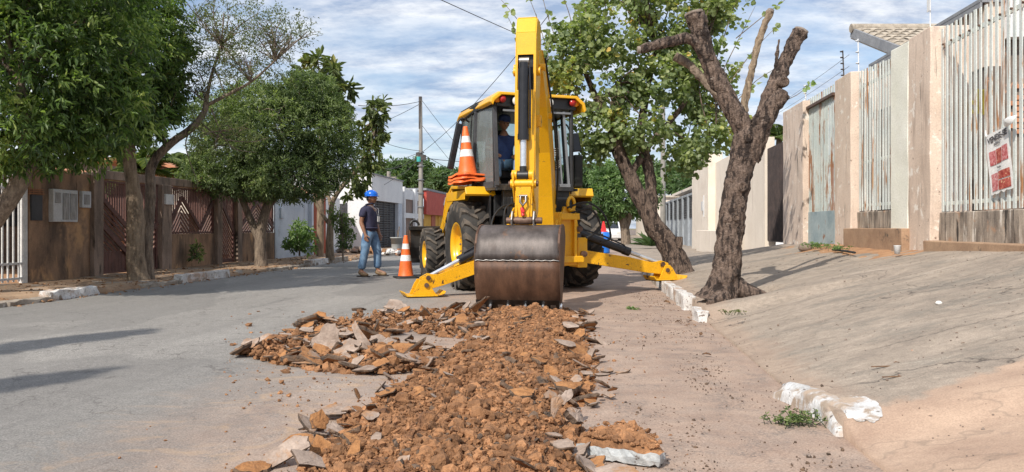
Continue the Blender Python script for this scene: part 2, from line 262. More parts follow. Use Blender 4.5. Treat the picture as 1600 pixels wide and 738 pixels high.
    col = mix(t, 1., col, ramp(t, noise_n(t, o, 14, 6, .7), [(.3, .82), (.7, 1.12)]), 'MULTIPLY')
    wv = mth(t, 'ADD', sx.outputs['Y'], mth(t, 'MULTIPLY', noise_n(t, o, 1.6, 6, .6), 1.1))
    wv = mth(t, 'SUBTRACT', wv, mth(t, 'MULTIPLY', sx.outputs['X'], .42))
    pm = N(t, 'ShaderNodeMapRange'); pm.inputs[1].default_value = 4.0; pm.inputs[2].default_value = 3.90; t.links.new(wv, pm.inputs[0])
    pink = ramp(t, noise_n(t, o, 2.2, 9, .7, (1, 1.6, 1)), [(.3, (.33, .225, .165)), (.7, (.52, .375, .275))])
    pink = mix(t, 1., pink, ramp(t, fn, [(.3, .8), (.7, 1.12)]), 'MULTIPLY')
    pink = mix(t, ramp(t, noise_n(t, o, 3.2, 8, .7), [(.60, 0.), (.68, .5)]), pink, (.22, .17, .14))
    eu = mth(t, 'ADD', sx.outputs['X'], mth(t, 'MULTIPLY', noise_n(t, o, 3.5, 8, .7), .6))
    em = ramp(t, mth(t, 'MULTIPLY', eu, .25), [(.41, 1.), (.445, 0.)])
    pk = mth(t, 'MAXIMUM', pm.outputs[0], mth(t, 'MULTIPLY', em, .45))
    col = mix(t, pk, col, pink)
    vo = N(t, 'ShaderNodeTexVoronoi', feature='DISTANCE_TO_EDGE', i_Scale=.55); dv = N(t, 'ShaderNodeVectorMath', operation='ADD')
    wob = N(t, 'ShaderNodeTexNoise', i_Scale=2.2, i_Detail=7.); t.links.new(o, wob.inputs['Vector']); t.links.new(o, dv.inputs[0]); t.links.new(wob.outputs['Color'], dv.inputs[1]); t.links.new(dv.outputs[0], vo.inputs['Vector'])
    ck = mth(t, 'MULTIPLY', ramp(t, vo.outputs['Distance'], [(0., 1.), (.007, 0.)]), ramp(t, noise_n(t, o, 1.1, 3), [(.36, 0.), (.48, .9)]))
    col = mix(t, ck, col, (.075, .06, .05))
    wj = mth(t, 'ADD', sx.outputs['Y'], mth(t, 'MULTIPLY', noise_n(t, o, 1.3, 8, .7), .55))
    jt = ramp(t, mth(t, 'ABSOLUTE', mth(t, 'SUBTRACT', mth(t, 'MODULO', mth(t, 'ADD', wj, 20.), 2.7), 1.35)), [(0., .75), (.016, 0.)])
    jt = mth(t, 'MULTIPLY', jt, ramp(t, noise_n(t, o, .9, 4), [(.42, 0.), (.5, 1.)]))
    col = mix(t, jt, col, (.085, .07, .058))
    pl = noise_n(t, o, 1.9, 3, .5, (1, 1.5, 1)); pe = ramp(t, mth(t, 'ABSOLUTE', mth(t, 'SUBTRACT', pl, .56)), [(0., .35), (.012, 0.)]); col = mix(t, pe, col, (.14, .115, .09))
    t.links.new(col, b.inputs['Base Color']); b.inputs['Roughness'].default_value = .9; bump(t, b, mth(t, 'SUBTRACT', mth(t, 'ADD', fn, mth(t, 'MULTIPLY', noise_n(t, o, 9, 6, .7), 1.5)), mth(t, 'ADD', ck, jt)), .6, .006); M['pavement'] = m
    M['dirt_walk'] = mottled('dusty_dirt_pavement', (.25, .165, .105), (.44, .30, .19), 1.6, .95, 0, 60, .6, .006, [((.30, .27, .235), 1.1, .56, .05, None), ((.13, .085, .055), 3.5, .58, .12, None)])
    M['bare_earth'] = mottled('bare_red_earth', (.30, .155, .075), (.44, .25, .13), 5, .95, 0, 60, .8, .01, [((.48, .36, .25), 12, .62, .06, None), ((.11, .07, .04), 16, .64, .05, None)])
    M['far_ground'] = mottled('scrubby_ground', (.13, .13, .06), (.27, .21, .13), .3, .95, 0, 8, .2)
ground_mats()
# ---------------------------------------------------------------- mesh building
def link(o, parent=None):
    COL.objects.link(o)
    if parent is not None: o.parent = parent
    return o
class MB:
    def __init__(s): s.v = []; s.f = []; s.sm = []; s.mi = []
    def add(s, V, F, smooth=False, mi=0, M4=None):
        o = len(s.v)
        if M4 is not None: V = [tuple(M4 @ Vector(p)) for p in V]
        s.v += [tuple(p) for p in V]; s.f += [tuple(i+o for i in f) for f in F]
        s.sm += [smooth]*len(F); s.mi += [mi]*len(F)
    def box(s, c, d, rot=None, mi=0):
        x, y, z = d[0]/2, d[1]/2, d[2]/2
        V = [Vector((a*x, b*y, e*z)) for e in (-1, 1) for b in (-1, 1) for a in (-1, 1)]
        if rot is not None: V = [rot @ p for p in V]
        V = [p + Vector(c) for p in V]
        s.add(V, [(0, 2, 3, 1), (4, 5, 7, 6), (0, 1, 5, 4), (2, 6, 7, 3), (0, 4, 6, 2), (1, 3, 7, 5)], mi=mi)
    def bar(s, p, q, w, h, up=(0, 0, 1), mi=0):
        p, q = Vector(p), Vector(q); d = q-p; L = d.length; d.normalize(); u = Vector(up)
        x = d.cross(u)
        if x.length < 1e-4: x = d.cross(Vector((0, 1, 0)))
        x.normalize(); z = x.cross(d); R = Matrix((x, d, z)).transposed()
        s.box((p+q)/2, (w, L, h), R, mi)
    def prism(s, poly, axis, a, b, mi=0):
        """poly 2D extruded on axis 'x','y' or 'z' from a to b"""
        n = len(poly)
        def P(p, t):
            return {'x': (t, p[0], p[1]), 'y': (p[0], t, p[1]), 'z': (p[0], p[1], t)}[axis]
        V = [P(p, a) for p in poly] + [P(p, b) for p in poly]
        F = [tuple(range(n))[::-1], tuple(range(n, 2*n))] + [(i, (i+1) % n, n+(i+1) % n, n+i) for i in range(n)]
        s.add(V, F, mi=mi)
    def tube(s, pts, rad, n=10, caps=True, mi=0, smooth=True, nz=0., nzs=8., seed=0., sub=0, flat=1.):
        pts = [Vector(p) for p in pts]; rad = list(rad) if hasattr(rad, '__len__') else [rad]*len(pts)
        if sub:
            P, R = [], []
            m = len(pts)
            for i in range(m-1):
                p0, p1, p2, p3 = pts[max(i-1, 0)], pts[i], pts[i+1], pts[min(i+2, m-1)]
                for k in range(sub):
                    t = k/sub
                    P.append(.5*((2*p1)+(p2-p0)*t+(2*p0-5*p1+4*p2-p3)*t*t+(3*p1-p0-3*p2+p3)*t**3)); R.append(lerp(rad[i], rad[i+1], t))
            P.append(pts[-1]); R.append(rad[-1]); pts, rad = P, R
        V = []; x = None
        for i, p in enumerate(pts):
            d = (pts[min(i+1, len(pts)-1)] - pts[max(i-1, 0)])
            if d.length < 1e-9: d = Vector((0, 0, 1))
            d.normalize()
            if x is None:
                x = d.cross(Vector((0, 0, 1)));
                if x.length < 1e-3: x = Vector((1, 0, 0))
            x = x - d*x.dot(d); x.normalize(); y = d.cross(x)
            for k in range(n):
                a = 2*pi*k/n; r = rad[i]; q = p + (x*cos(a)+y*sin(a)*flat)*r
                if nz: q = q + (x*cos(a)+y*sin(a))*r*nz*(mnoise.noise(q*nzs+Vector((seed, 0, 0))) + .5*mnoise.noise(q*nzs*2.7))
                V.append(q)
        F = [(i*n+k, i*n+(k+1) % n, (i+1)*n+(k+1) % n, (i+1)*n+k) for i in range(len(pts)-1) for k in range(n)]
        s.add(V, F, smooth, mi)
        if caps:
            m = len(pts)-1
            s.add(V[:n], [tuple(range(n))[::-1]], False, mi); s.add(V[m*n:], [tuple(range(n))], False, mi)
    def cyl(s, p, q, r, n=16, mi=0, r2=None): s.tube([p, q], [r, r if r2 is None else r2], n, True, mi)
    def lathe(s, prof, n=24, M4=None, mi=0, smooth=True, axis='z'):
        V = []
        for (r, z) in prof:
            for k in range(n):
                a = 2*pi*k/n
                V.append((r*cos(a), r*sin(a), z) if axis == 'z' else (z, r*cos(a), r*sin(a)))
        F = [(i*n+k, i*n+(k+1) % n, (i+1)*n+(k+1) % n, (i+1)*n+k) for i in range(len(prof)-1) for k in range(n)]
        s.add(V, F, smooth, mi, M4)
    def mesh(s, name, mats):
        me = bpy.data.meshes.new(name); me.from_pydata([tuple(p) for p in s.v], [], s.f)
        for m in (mats if isinstance(mats, (list, tuple)) else [mats]): me.materials.append(m)
        me.polygons.foreach_set('use_smooth', s.sm); me.polygons.foreach_set('material_index', s.mi); me.update(); return me
    def build(s, name, mats, parent=None, bev=0., loc=None, M4=None, label=None, fixn=True):
        if M4 is not None: s.v = [tuple(M4 @ Vector(p)) for p in s.v]
        me = s.mesh(name, mats)
        if fixn:
            bm = bmesh.new(); bm.from_mesh(me); bmesh.ops.recalc_face_normals(bm, faces=bm.faces); bm.to_mesh(me); bm.free()
        o = bpy.data.objects.new(name, me); link(o, parent)
        if loc is not None: o.location = loc
        if bev:
            b = o.modifiers.new('bevel', 'BEVEL'); b.width = bev; b.segments = 2; b.limit_method = 'ANGLE'; b.angle_limit = radians(40)
        if label: o['label'] = label
        return o
def np_mesh(name, V, faces, mats, var=None, smooth=False):
    """faces: (n,k) int array"""
    me = bpy.data.meshes.new(name); n, k = faces.shape
    me.vertices.add(len(V)); me.vertices.foreach_set('co', np.ascontiguousarray(V, dtype=np.float32).ravel())
    me.loops.add(n*k); me.loops.foreach_set('vertex_index', faces.astype(np.int32).ravel())
    me.polygons.add(n); me.polygons.foreach_set('loop_start', np.arange(0, n*k, k, dtype=np.int32))
    me.polygons.foreach_set('use_smooth', np.full(n, smooth))
    for m in (mats if isinstance(mats, (list, tuple)) else [mats]): me.materials.append(m)
    me.update(calc_edges=True)
    if var is not None:
        a = me.attributes.new('var', 'FLOAT', 'FACE'); a.data.foreach_set('value', var.astype(np.float32))
    return me
def tag(o, label=None, cat=None, group=None, kind=None):
    if label: o['label'] = label
    if cat: o['category'] = cat
    if group: o['group'] = group
    if kind: o['kind'] = kind
    return o
def empty(name, loc, rz=0., label=None, cat=None, group=None):
    o = bpy.data.objects.new(name, None); o.empty_display_size = .2; o.location = loc; o.rotation_euler = (0, 0, rz); link(o); return tag(o, label, cat, group)
def street(name, u, v, z, label, cat, group=None): return empty(name, uv(u, v, z), -TH, label, cat, group)
def copy_tree(o, parent=None):
    c = o.copy(); COL.objects.link(c); c.parent = parent
    for ch in list(o.children): copy_tree(ch, c)
    return c
def inst(name, me, parent, loc=(0, 0, 0), rot=(0, 0, 0), sc=(1, 1, 1)):
    o = bpy.data.objects.new(name, me); link(o, parent); o.location = loc; o.rotation_euler = rot; o.scale = sc; return o
# ---------------------------------------------------------------- terrain
ZT = [(-30, .85), (0, .85), (8, .82), (10.5, .72), (14, .70), (17.5, .66), (20, .47), (26, .22), (34, .13), (400, .13)]
def ztop(v): return np.interp(v, [a for a, b in ZT], [b for a, b in ZT])
def kerbz(v): return .135*(sstep(8.25, 8.55, v) + sstep(4.75, 4.45, v)*0) + .09*sstep(4.9, 4.6, v)*sstep(3.6, 3.95, v)
def zr(u, v):
    t = np.clip((u-1.22)/3.05, 0, 1); k = kerbz(v); top = ztop(v) - .22*sstep(5.2, 3.4, v)*sstep(1., .6, t)
    return np.maximum(k, .004) + (top-np.maximum(k, .004))*(t**lerp(.95, 1., sstep(8, 9, v)))
def sheet(name, us, vs, zf, mat, skirt=0.):
    U, Vv = np.meshgrid(us, vs); Z = zf(U, Vv); nv, nu = U.shape
    P = np.stack([U, Vv, Z], -1).reshape(-1, 3); i = np.arange(nu*nv).reshape(nv, nu)
    F = np.stack([i[:-1, :-1], i[:-1, 1:], i[1:, 1:], i[1:, :-1]], -1).reshape(-1, 4)
    me = np_mesh(name, P, F, mat, smooth=True); o = bpy.data.objects.new(name, me); link(o); o.rotation_euler = (0, 0, -TH); o['kind'] = 'structure'; return o
def nzgrid(U, V, s, a, seed=0.):
    out = np.zeros_like(U); f = out.ravel(); u = U.ravel(); v = V.ravel()
    for i in range(len(f)): f[i] = a*mnoise.noise(Vector((u[i]*s, v[i]*s, seed)))
    return out
sheet('ground', np.linspace(-400, 400, 9), np.linspace(-60, 900, 9), lambda U, V: U*0-.05, M['far_ground'])
us = np.concatenate([np.linspace(-7.45, -3, 8), np.linspace(-2.9, 1.3, 60)]); vs = np.concatenate([np.linspace(-6, 1.8, 6), np.linspace(1.9, 12, 140), np.linspace(12.5, 40, 40), np.linspace(45, 300, 12)])
sheet('road', us, vs, lambda U, V: nzgrid(U, V, 1.3, .006)+nzgrid(U, V, 6., .003, 3.)*(U > -2)-.012*sstep(.5, 1.1, U), M['road'])
us = np.concatenate([[1.199, 1.2], np.linspace(1.24, 4.9, 62)]); vs = np.concatenate([np.linspace(-6, 1.9, 6), np.linspace(2., 13, 160), np.linspace(13.3, 40, 70), np.linspace(45, 300, 12)])
HOLE = (1.62, 9.05, .22)
def zpave(U, V):
    z = zr(U, V) + nzgrid(U, V, 1.1, .014) + nzgrid(U, V, 5., .0035, 2.)
    z -= .10*(sstep(.42, .30, np.hypot((U-1.78)*1.0, (V-9.12)*1.1)))     # earth pit round the near tree
    z[:, 0] = -.06; return z
sheet('pavement_right', us, vs, zpave, M['pavement'])
sheet('yard_right', np.linspace(4.85, 40, 12), np.concatenate([np.linspace(-6, 40, 40), [60, 120, 300]]), lambda U, V: ztop(V)+.01, M['mortar_wall'])
us = np.concatenate([[-7.47, -7.46], np.linspace(-7.55, -9.3, 26)]); vs = np.concatenate([np.linspace(-6, 6, 10), np.linspace(6.3, 30, 110), np.linspace(31, 60, 20), [100, 300]])
def zleft(U, V):
    z = .07 + .02*(-(U+7.5)) + nzgrid(U, V, 1.4, .03, 5.) + nzgrid(U, V, 6, .008, 6.)
    z[:, 0] = -.05; z[:, 1] = .02 + nzgrid(U[:, 1:2], V[:, 1:2], 2., .035, 8.)[:, 0]; return z
sheet('pavement_left', us, vs, zleft, M['dirt_walk'])
def ZL(u, v): return float(.07 + .02*(-(u+7.5)) + .03*mnoise.noise(Vector((u*1.4, v*1.4, 5.)))+ .008*mnoise.noise(Vector((u*6, v*6, 6.))))
def PAVZ(u, v): return float(zr(np.array(u), np.array(v)) + .014*mnoise.noise(Vector((u*1.1, v*1.1, 0))))
sheet('yard_left', np.linspace(-40, -9.25, 12), np.concatenate([np.linspace(-6, 40, 20), [60, 120, 300]]), lambda U, V: U*0+.08, M['bare_earth'])
# patch of bare earth at the foot of the fence
us = np.linspace(3.35, 4.26, 24); vs = np.linspace(9.9, 16.4, 90)
def zearth(U, V):
    z = zr(U, V) + .002
    w = .035*np.clip(1.15-np.hypot((U-4.25)/.72, (V-12.9)/3.2), -.8, 1)
    return z + w + nzgrid(U, V, 4, .02, 4.) - .012
sheet('earth_verge', us, vs, zearth, M['bare_earth'])
# ================================================================= BACKHOE LOADER
MY = radians(19); MLOC = Vector((.13, 12.7, 0))
bk = empty('backhoe_loader', MLOC, MY, 'yellow backhoe loader digging up the street with its bucket lowered onto the soil', 'backhoe')
K = Vector((.52, 11.57, 0)); av = Vector((-.16, -.987, 0)); sv = Vector((.987, -.16, 0))
ARM = Matrix.Rotation(-MY, 4, 'Z') @ Matrix.Translation(K - MLOC) @ Matrix(((sv.x, av.x, 0, 0), (sv.y, av.y, 0, 0), (0, 0, 1, 0), (0, 0, 0, 1)))
def part(name, fn, mats, parent=bk, bev=0., M4=None, label=None):
    m = MB(); fn(m); return m.build(name, mats, parent, bev, M4=M4, label=label)
# chassis
part('chassis', lambda m: (m.box((0, 1.4, .82), (.72, 4.4, .36)), m.box((0, -.55, .95), (.95, .9, .5)), m.box((0, .1, 1.35), (1.25, 1.3, .35)), m.box((0, -.9, 1.22), (1.0, .2, .5))), M['black_metal'], bev=.02)
part('rear_axle', lambda m: (m.cyl((-.85, 0, .70), (.85, 0, .70), .13, 16), m.lathe([(0, -.3), (.2, -.25), (.28, -.1), (.28, .1), (.2, .25), (0, .3)], 20, Matrix.Translation((0, 0, .7)))), M['black_metal'])
part('front_axle', lambda m: m.cyl((-.8, 2.17, .5), (.8, 2.17, .5), .09, 14), M['black_metal'])
# side-shift frame
def fr(m):
    out = [(-.66, .42), (.66, .42), (.70, .56), (.60, .80), (.53, 1.06), (.50, 1.27), (.30, 1.33), (.28, 1.24), (-.28, 1.24), (-.30, 1.33), (-.50, 1.30), (-.60, 1.06), (-.66, .7)]
    m.prism(out, 'y', -1.17, -1.09)
    m.box((0, -1.21, 1.17), (1.05, .09, .10)); m.box((0, -1.21, .52), (1.2, .09, .10))
    for s in (-1, 1):
        m.box((s*.60, -1.02, .62), (.16, .34, .46)); m.box((s*.46, -1.2, .86), (.05, .10, .64))
part('sideshift_frame', fr, M['yellow'], bev=.012)
part('warning_sticker', lambda m: m.box((.545, -1.174, .86), (.07, .006, .10)), M['dark_grey'])
part('warning_sticker', lambda m: m.box((.575, -1.174, .74), (.09, .006, .05)), M['paper'])
def loopm(m):
    pts = [(.40+.055*cos(a), 0, 1.36+.10*sin(a)) for a in np.linspace(0, 2*pi, 20)]; m.tube([(p[0], -1.2, p[2]) for p in pts], .026, 8, False)
part('lifting_eye', loopm, M['yellow'])
part('lifting_eye', lambda m: m.tube([(-.42+.055*cos(a), -1.2, 1.34+.09*sin(a)) for a in np.linspace(0, 2*pi, 20)], .026, 8, False), M['yellow'])
for (x, z) in ((.60, .60), (.52, .98), (-.60, .6)):
    part('pivot_pin', lambda m: (m.cyl((x, -1.27, z), (x, -1.1, z), .045, 14), m.cyl((x, -1.28, z), (x, -1.25, z), .028, 6)), M['rust_pin'])
# stabilisers: (side, foot x, foot z)
def stabil(s, fx, fz, fy=-1.02):
    p0 = Vector((s*.62, fy, .57)); p1 = Vector((fx-s*.04, fy, fz+.17)); d = (p1-p0); L = d.length; d.normalize(); nrm = Vector((-d.z, 0, d.x))
    if nrm.z < 0: nrm = -nrm
    def arm(m):
        for off in (-.075, .075):
            poly = []
            for (t, h) in ((0, .09), (L*.55, .105), (L*.83, .085), (L*.93, .14), (L+.03, .12), (L+.09, .0), (L+.02, -.07), (L*.8, -.09), (0, -.10)):
                q = p0 + d*t + nrm*h; poly.append((q.x, q.z))
            m.prism(poly, 'y', fy+off-.010, fy+off+.010)
        a = p0+nrm*.085; bb = p0+d*L*.80+nrm*.075; m.bar(a, bb, .15, .012, up=nrm)
        a = p0-nrm*.09; bb = p0+d*L*.80-nrm*.08; m.bar(a, bb, .15, .012, up=nrm)
    A = part('stabiliser_arm', arm, M['yellow_worn'], bev=.004)
    part('pivot_pin', lambda m: (m.cyl(p0+Vector((0, -.13, 0)), p0+Vector((0, .13, 0)), .05, 14),), M['rust_pin'])
    q = p0+d*(L*.955)+nrm*.09
    part('pivot_pin', lambda m: m.cyl(q+Vector((0, -.11, 0)), q+Vector((0, .11, 0)), .034, 12), M['rust_pin'])
    # foot
    def foot(m):
        m.prism([(fx-.25, fz+.035), (fx+.25, fz+.035), (fx+.30, fz+.085), (fx+.30, fz+.065), (fx+.26, fz+.012), (fx-.26, fz+.012), (fx-.30, fz+.065), (fx-.30, fz+.085)], 'y', fy-.19, fy+.19)
        for off in (-.115, .115):
            m.prism([(fx-.17, fz+.035), (fx+.17, fz+.035), (fx+.07, fz+.20), (fx+.02, fz+.25), (fx-.06, fz+.25), (fx-.10, fz+.19)], 'y', fy+off-.012, fy+off+.012)
    F_ = part('stabiliser_foot', foot, M['yellow_worn'], bev=.004)
    part('foot_sole', lambda m: m.box((fx, fy, fz+.004), (.50, .36, .012)), M['black_rubber'], F_)
    part('foot_pin', lambda m: m.cyl((fx-s*.03, fy-.15, fz+.17), (fx-s*.03, fy+.15, fz+.17), .034, 12), M['rust_pin'], F_)
    # cylinder
    c0 = Vector((s*.56, fy-.02, .93 if s > 0 else .90)); c1 = q; cd = (c1-c0); CL = cd.length; cd.normalize()
    C_ = part('stabiliser_cylinder', lambda m: (m.cyl(c0, c0+cd*CL*.60, .062, 18), m.cyl(c0+cd*CL*.55, c0+cd*CL*.62, .070, 18), m.tube([c0+Vector((0, -.02, .08)), c0+cd*CL*.3+Vector((0, -.02, .10)), c0+cd*CL*.56+Vector((0, -.02, .075))], .013, 6)), M['black_gloss'])
    part('rod', lambda m: m.cyl(c0+cd*CL*.58, c1, .032, 16), M['chrome'], C_)
stabil(-1, -1.86, .004); stabil(1, 2.13, .150)
# kingpost + boom + dipper in arm coordinates (s, r, z)
part('kingpost', lambda m: (m.box((0, .02, .92), (.44, .20, .62)), m.cyl((0, .06, .48), (0, .06, 1.30), .12, 18), m.box((-.17, .16, .95), (.05, .34, .36)), m.box((.17, .16, .95), (.05, .34, .36)), m.cyl((-.24, .18, 1.0), (.24, .18, 1.0), .055, 14)), M['yellow_worn'], bev=.01, M4=ARM)
boom = [(.02, .95), (.30, .90), (.55, 1.45), (.85, 2.05), (1.25, 2.62), (1.66, 2.98), (2.00, 3.04), (2.02, 3.20), (1.7, 3.28), (1.2, 3.06), (.70, 2.60), (.28, 1.98), (.02, 1.3)]
def boomf(m):
    for s in (-.140, .125): m.prism([(p[0], p[1]) for p in boom], 'x', s, s+.015)
    n = len(boom)
    for i in list(range(1, 6))+list(range(8, 12)):
        a, b = boom[i], boom[(i+1) % n]; cx, cz = .9, 2.2
        m.bar((0, a[0], a[1]), (0, b[0], b[1]), .30 if i < 6 else .30, .014, up=(0, -(b[1]-a[1]), b[0]-a[0]))
B_ = part('boom', boomf, M['yellow'], bev=.004, M4=ARM)
part('boom_cylinder', lambda m: (m.cyl((0, .28, 1.35), (0, .95, 2.3), .07, 16), m.cyl((0, .95, 2.3), (0, 1.2, 2.65), .035, 12)), M['black_gloss'], M4=ARM)
part('boom_pin', lambda m: m.cyl((-.20, 1.85, 3.03), (.20, 1.85, 3.03), .045, 14), M['yellow_worn'], M4=ARM)
part('boom_pin', lambda m: m.cyl((-.18, .9, 2.55), (.18, .9, 2.55), .04, 14), M['yellow_worn'], M4=ARM)
dip = [(1.70, 3.40), (1.80, 3.62), (2.06, 3.60), (2.17, 3.38), (2.24, 2.7), (2.26, 2.0), (2.24, 1.20), (2.10, 1.12), (1.98, 1.2), (1.90, 2.1), (1.84, 2.7), (1.70, 3.05)]
def dipf(m):
    for s in (-.128, .113): m.prism(dip, 'x', s, s+.015)
    # front plate with a slot for the bucket ram; back plate; top cap
    m.box((0, 2.262, 1.95), (.232, .012, 1.45)); m.bar((0, 2.235, 2.68), (0, 2.262, 2.0), .232, .012, up=(0, 1, 0)); 
    m.bar((0, 2.16, 3.40), (0, 2.185, 3.12), .232, .012, up=(0, 1, 0)); m.bar((0, 2.06, 3.60), (0, 2.16, 3.40), .232, .012, up=(0, 1, .5))
    m.box((0, 1.93, 3.608), (.232, .27, .012)); m.bar((0, 1.71, 3.05), (0, 1.91, 2.1), .232, .012, up=(0, -1, 0)); m.box((0, 1.72, 3.22), (.23, .012, .36))
    m.bar((-.106, 2.19, 3.12), (-.106, 2.235, 2.66), .02, .02, up=(0, 1, 0)); m.bar((.106, 2.19, 3.12), (.106, 2.235, 2.66), .02, .02, up=(0, 1, 0))
D_ = part('dipper_arm', dipf, M['yellow'], bev=.004, M4=ARM)
part('inner_slot', lambda m: m.box((0, 2.13, 2.9), (.20, .02, .5)), M['black_metal'], D_, M4=ARM)
part('side_lug', lambda m: m.cyl((-.165, 2.10, 2.93), (-.11, 2.10, 2.93), .055, 14), M['yellow_worn'], D_, M4=ARM)
part('side_lug', lambda m: m.cyl((.11, 2.10, 2.93), (.17, 2.10, 2.93), .055, 14), M['yellow_worn'], D_, M4=ARM)
part('side_lug', lambda m: m.box((.15, 2.05, 2.32), (.05, .12, .14)), M['yellow_worn'], D_, M4=ARM)
R_ = part('bucket_cylinder', lambda m: (m.cyl((-.012, 2.315, 2.10), (-.012, 2.285, 2.93), .066, 22), m.cyl((-.012, 2.316, 2.06), (-.012, 2.315, 2.13), .072, 22), m.cyl((-.012, 2.283, 2.91), (-.012, 2.28, 3.00), .058, 18), m.tube([(.07, 2.33, 2.2), (.075, 2.33, 2.6), (.06, 2.30, 2.95)], .012, 6)), M['black_gloss'], M4=ARM)
part('rod', lambda m: m.cyl((-.012, 2.33, 1.66), (-.012, 2.316, 2.08), .040, 20), M['chrome'], R_, M4=ARM)
part('rod_eye', lambda m: (m.cyl((-.075, 2.335, 1.63), (.05, 2.335, 1.63), .058, 14), m.cyl((-.012, 2.335, 1.60), (-.012, 2.33, 1.74), .045, 14)), M['black_metal'], R_, M4=ARM)
part('cylinder_eye', lambda m: m.cyl((-.07, 2.25, 3.03), (.05, 2.25, 3.03), .045, 16), M['steel'], R_, M4=ARM)
def linkf(m):
    for s in (-.135, .105):
        m.prism([(2.20, 1.34), (2.28, 1.30), (2.42, 1.50), (2.41, 1.66), (2.33, 1.70), (2.27, 1.64)], 'x', s, s+.022)
    m.cyl((-.16, 2.35, 1.53), (.15, 2.35, 1.53), .052, 18); m.cyl((-.145, 2.335, 1.635), (-.085, 2.335, 1.635), .062, 16); m.cyl((.06, 2.335, 1.635), (.12, 2.335, 1.635), .062, 16)
    m.prism([(-.10, 1.50), (.095, 1.50), (.085, 1.34), (.07, 1.12), (-.06, 1.12), (-.085, 1.34)], 'y', 2.33, 2.385)
    m.box((-.09, 2.31, 1.28), (.03, .12, .38)); m.box((.09, 2.31, 1.28), (.03, .12, .38))
L_ = part('tipping_link', linkf, M['yellow_worn'], bev=.008, M4=ARM)
for (s0, s1, r, z, q) in ((-.185, -.155, 2.35, 1.53, .034), (.15, .175, 2.35, 1.53, .034), (-.16, -.14, 2.335, 1.635, .03)):
    part('pivot_pin', lambda m: m.cyl((s0, r, z), (s1, r, z), q, 12), M['rust_pin'], M4=ARM)
part('lower_pin', lambda m: (m.cyl((-.21, 2.36, 1.085), (.22, 2.36, 1.085), .040, 18), m.cyl((-.10, 2.36, 1.085), (.10, 2.36, 1.085), .05, 18)), M['rust_pin'], M4=ARM)
part('grease_fitting', lambda m: (m.cyl((0, 2.40, 1.20), (0, 2.44, 1.20), .02, 8), m.cyl((-.02, 2.39, 1.24), (.0, 2.42, 1.14), .022, 8)), M['red_plastic'], L_, M4=ARM)
part('shackle', lambda m: (m.tube([(-.03, 2.41, 1.38), (-.035, 2.44, 1.31), (0, 2.44, 1.26), (.035, 2.44, 1.31), (.03, 2.41, 1.38)], .014, 8), m.cyl((-.05, 2.41, 1.38), (.05, 2.41, 1.38), .016, 8)), M['steel'], L_, M4=ARM)
for s in (-.15, .115):
    part('dipper_ear', lambda m: m.prism([(2.22, 1.00), (2.42, .98), (2.44, 1.1), (2.38, 1.2), (2.30, 1.2), (2.22, 1.12)], 'x', s, s+.02), M['steel'], bev=.004, M4=ARM)
# bucket
BW = .495; BS = -.03
prof = [(2.02, .90), (2.12, 1.01), (2.28, 1.035), (2.44, 1.025), (2.56, .985), (2.655, .92), (2.72, .82), (2.75, .70), (2.755, .62)]
prof2 = [(2.755, .62), (2.75, .50), (2.725, .37), (2.68, .25), (2.62, .14), (2.55, .05), (2.50, .0)]
def shell(pr, th, sc=0.):
    def f(m):
        n = len(pr); V = []
        for (r, z) in pr:
            V.append((r, z))
        inn = []
        for i, (r, z) in enumerate(pr):
            a = pr[max(i-1, 0)]; b = pr[min(i+1, n-1)]; d = Vector((b[0]-a[0], b[1]-a[1])); d.normalize(); nn = Vector((d.y, -d.x)); inn.append((r+(-abs(th))*(-nn.x if False else 1)*0 + (nn.x*-th if nn.x*(r-2.3)+nn.y*(z-.5) > 0 else nn.x*th), z + (nn.y*-th if nn.x*(r-2.3)+nn.y*(z-.5) > 0 else nn.y*th)))
        NS = 13; W = BW-sc; xs = np.linspace(BS-W, BS+W, NS); o = []
        P = []
        for lay in (V, inn):
            for (r, z) in lay:
                for x in xs: P.append((x, r, z))
        def idx(l, i, k): return l*n*NS+i*NS+k
        F = []
        for i in range(n-1):
            for k in range(NS-1):
                F.append((idx(0, i, k), idx(0, i, k+1), idx(0, i+1, k+1), idx(0, i+1, k))); F.append((idx(1, i, k), idx(1, i+1, k), idx(1, i+1, k+1), idx(1, i, k+1)))
            F.append((idx(0, i, 0), idx(0, i+1, 0), idx(1, i+1, 0), idx(1, i, 0))); F.append((idx(0, i, NS-1), idx(1, i, NS-1), idx(1, i+1, NS-1), idx(0, i+1, NS-1)))
        for k in range(NS-1):
            F.append((idx(0, 0, k), idx(1, 0, k), idx(1, 0, k+1), idx(0, 0, k+1))); F.append((idx(0, n-1, k), idx(0, n-1, k+1), idx(1, n-1, k+1), idx(1, n-1, k)))
        m.add(P, F, True)
    return f
bp = part('bucket', shell(prof2, .022, .004), M['bucket_low'], M4=ARM)
part('upper_wrap_plate', shell(prof, .03), M['bucket_top'], bp, M4=ARM)
side = [(r-.012, z) for r, z in prof+prof2[1:]] + [(2.45, .0), (2.02, .80)]
for s, e in ((BS-BW-.005, BS-BW+.022), (BS+BW-.022, BS+BW+.005)):
    part('side_plate', lambda m: m.prism([(r+.010, z+.008) for r, z in side], 'x', s, e), M['bucket_low'], bp, bev=.004, M4=ARM)
part('weld_seam', lambda m: m.tube([(BS-BW+.01+i*.0327, 2.757+.002*((i*7) % 3), .622+.004*((i*5) % 3-1)) for i in range(31)], .008, 6, nz=.4, nzs=60), M['steel'], bp, M4=ARM)
part('cutting_edge', lambda m: (m.prism([(2.69, .16), (2.645, .14), (2.50, -.02), (2.53, -.03), (2.575, .03)], 'x', BS-BW, BS+BW)), M['black_metal'], bp, bev=.003, M4=ARM)
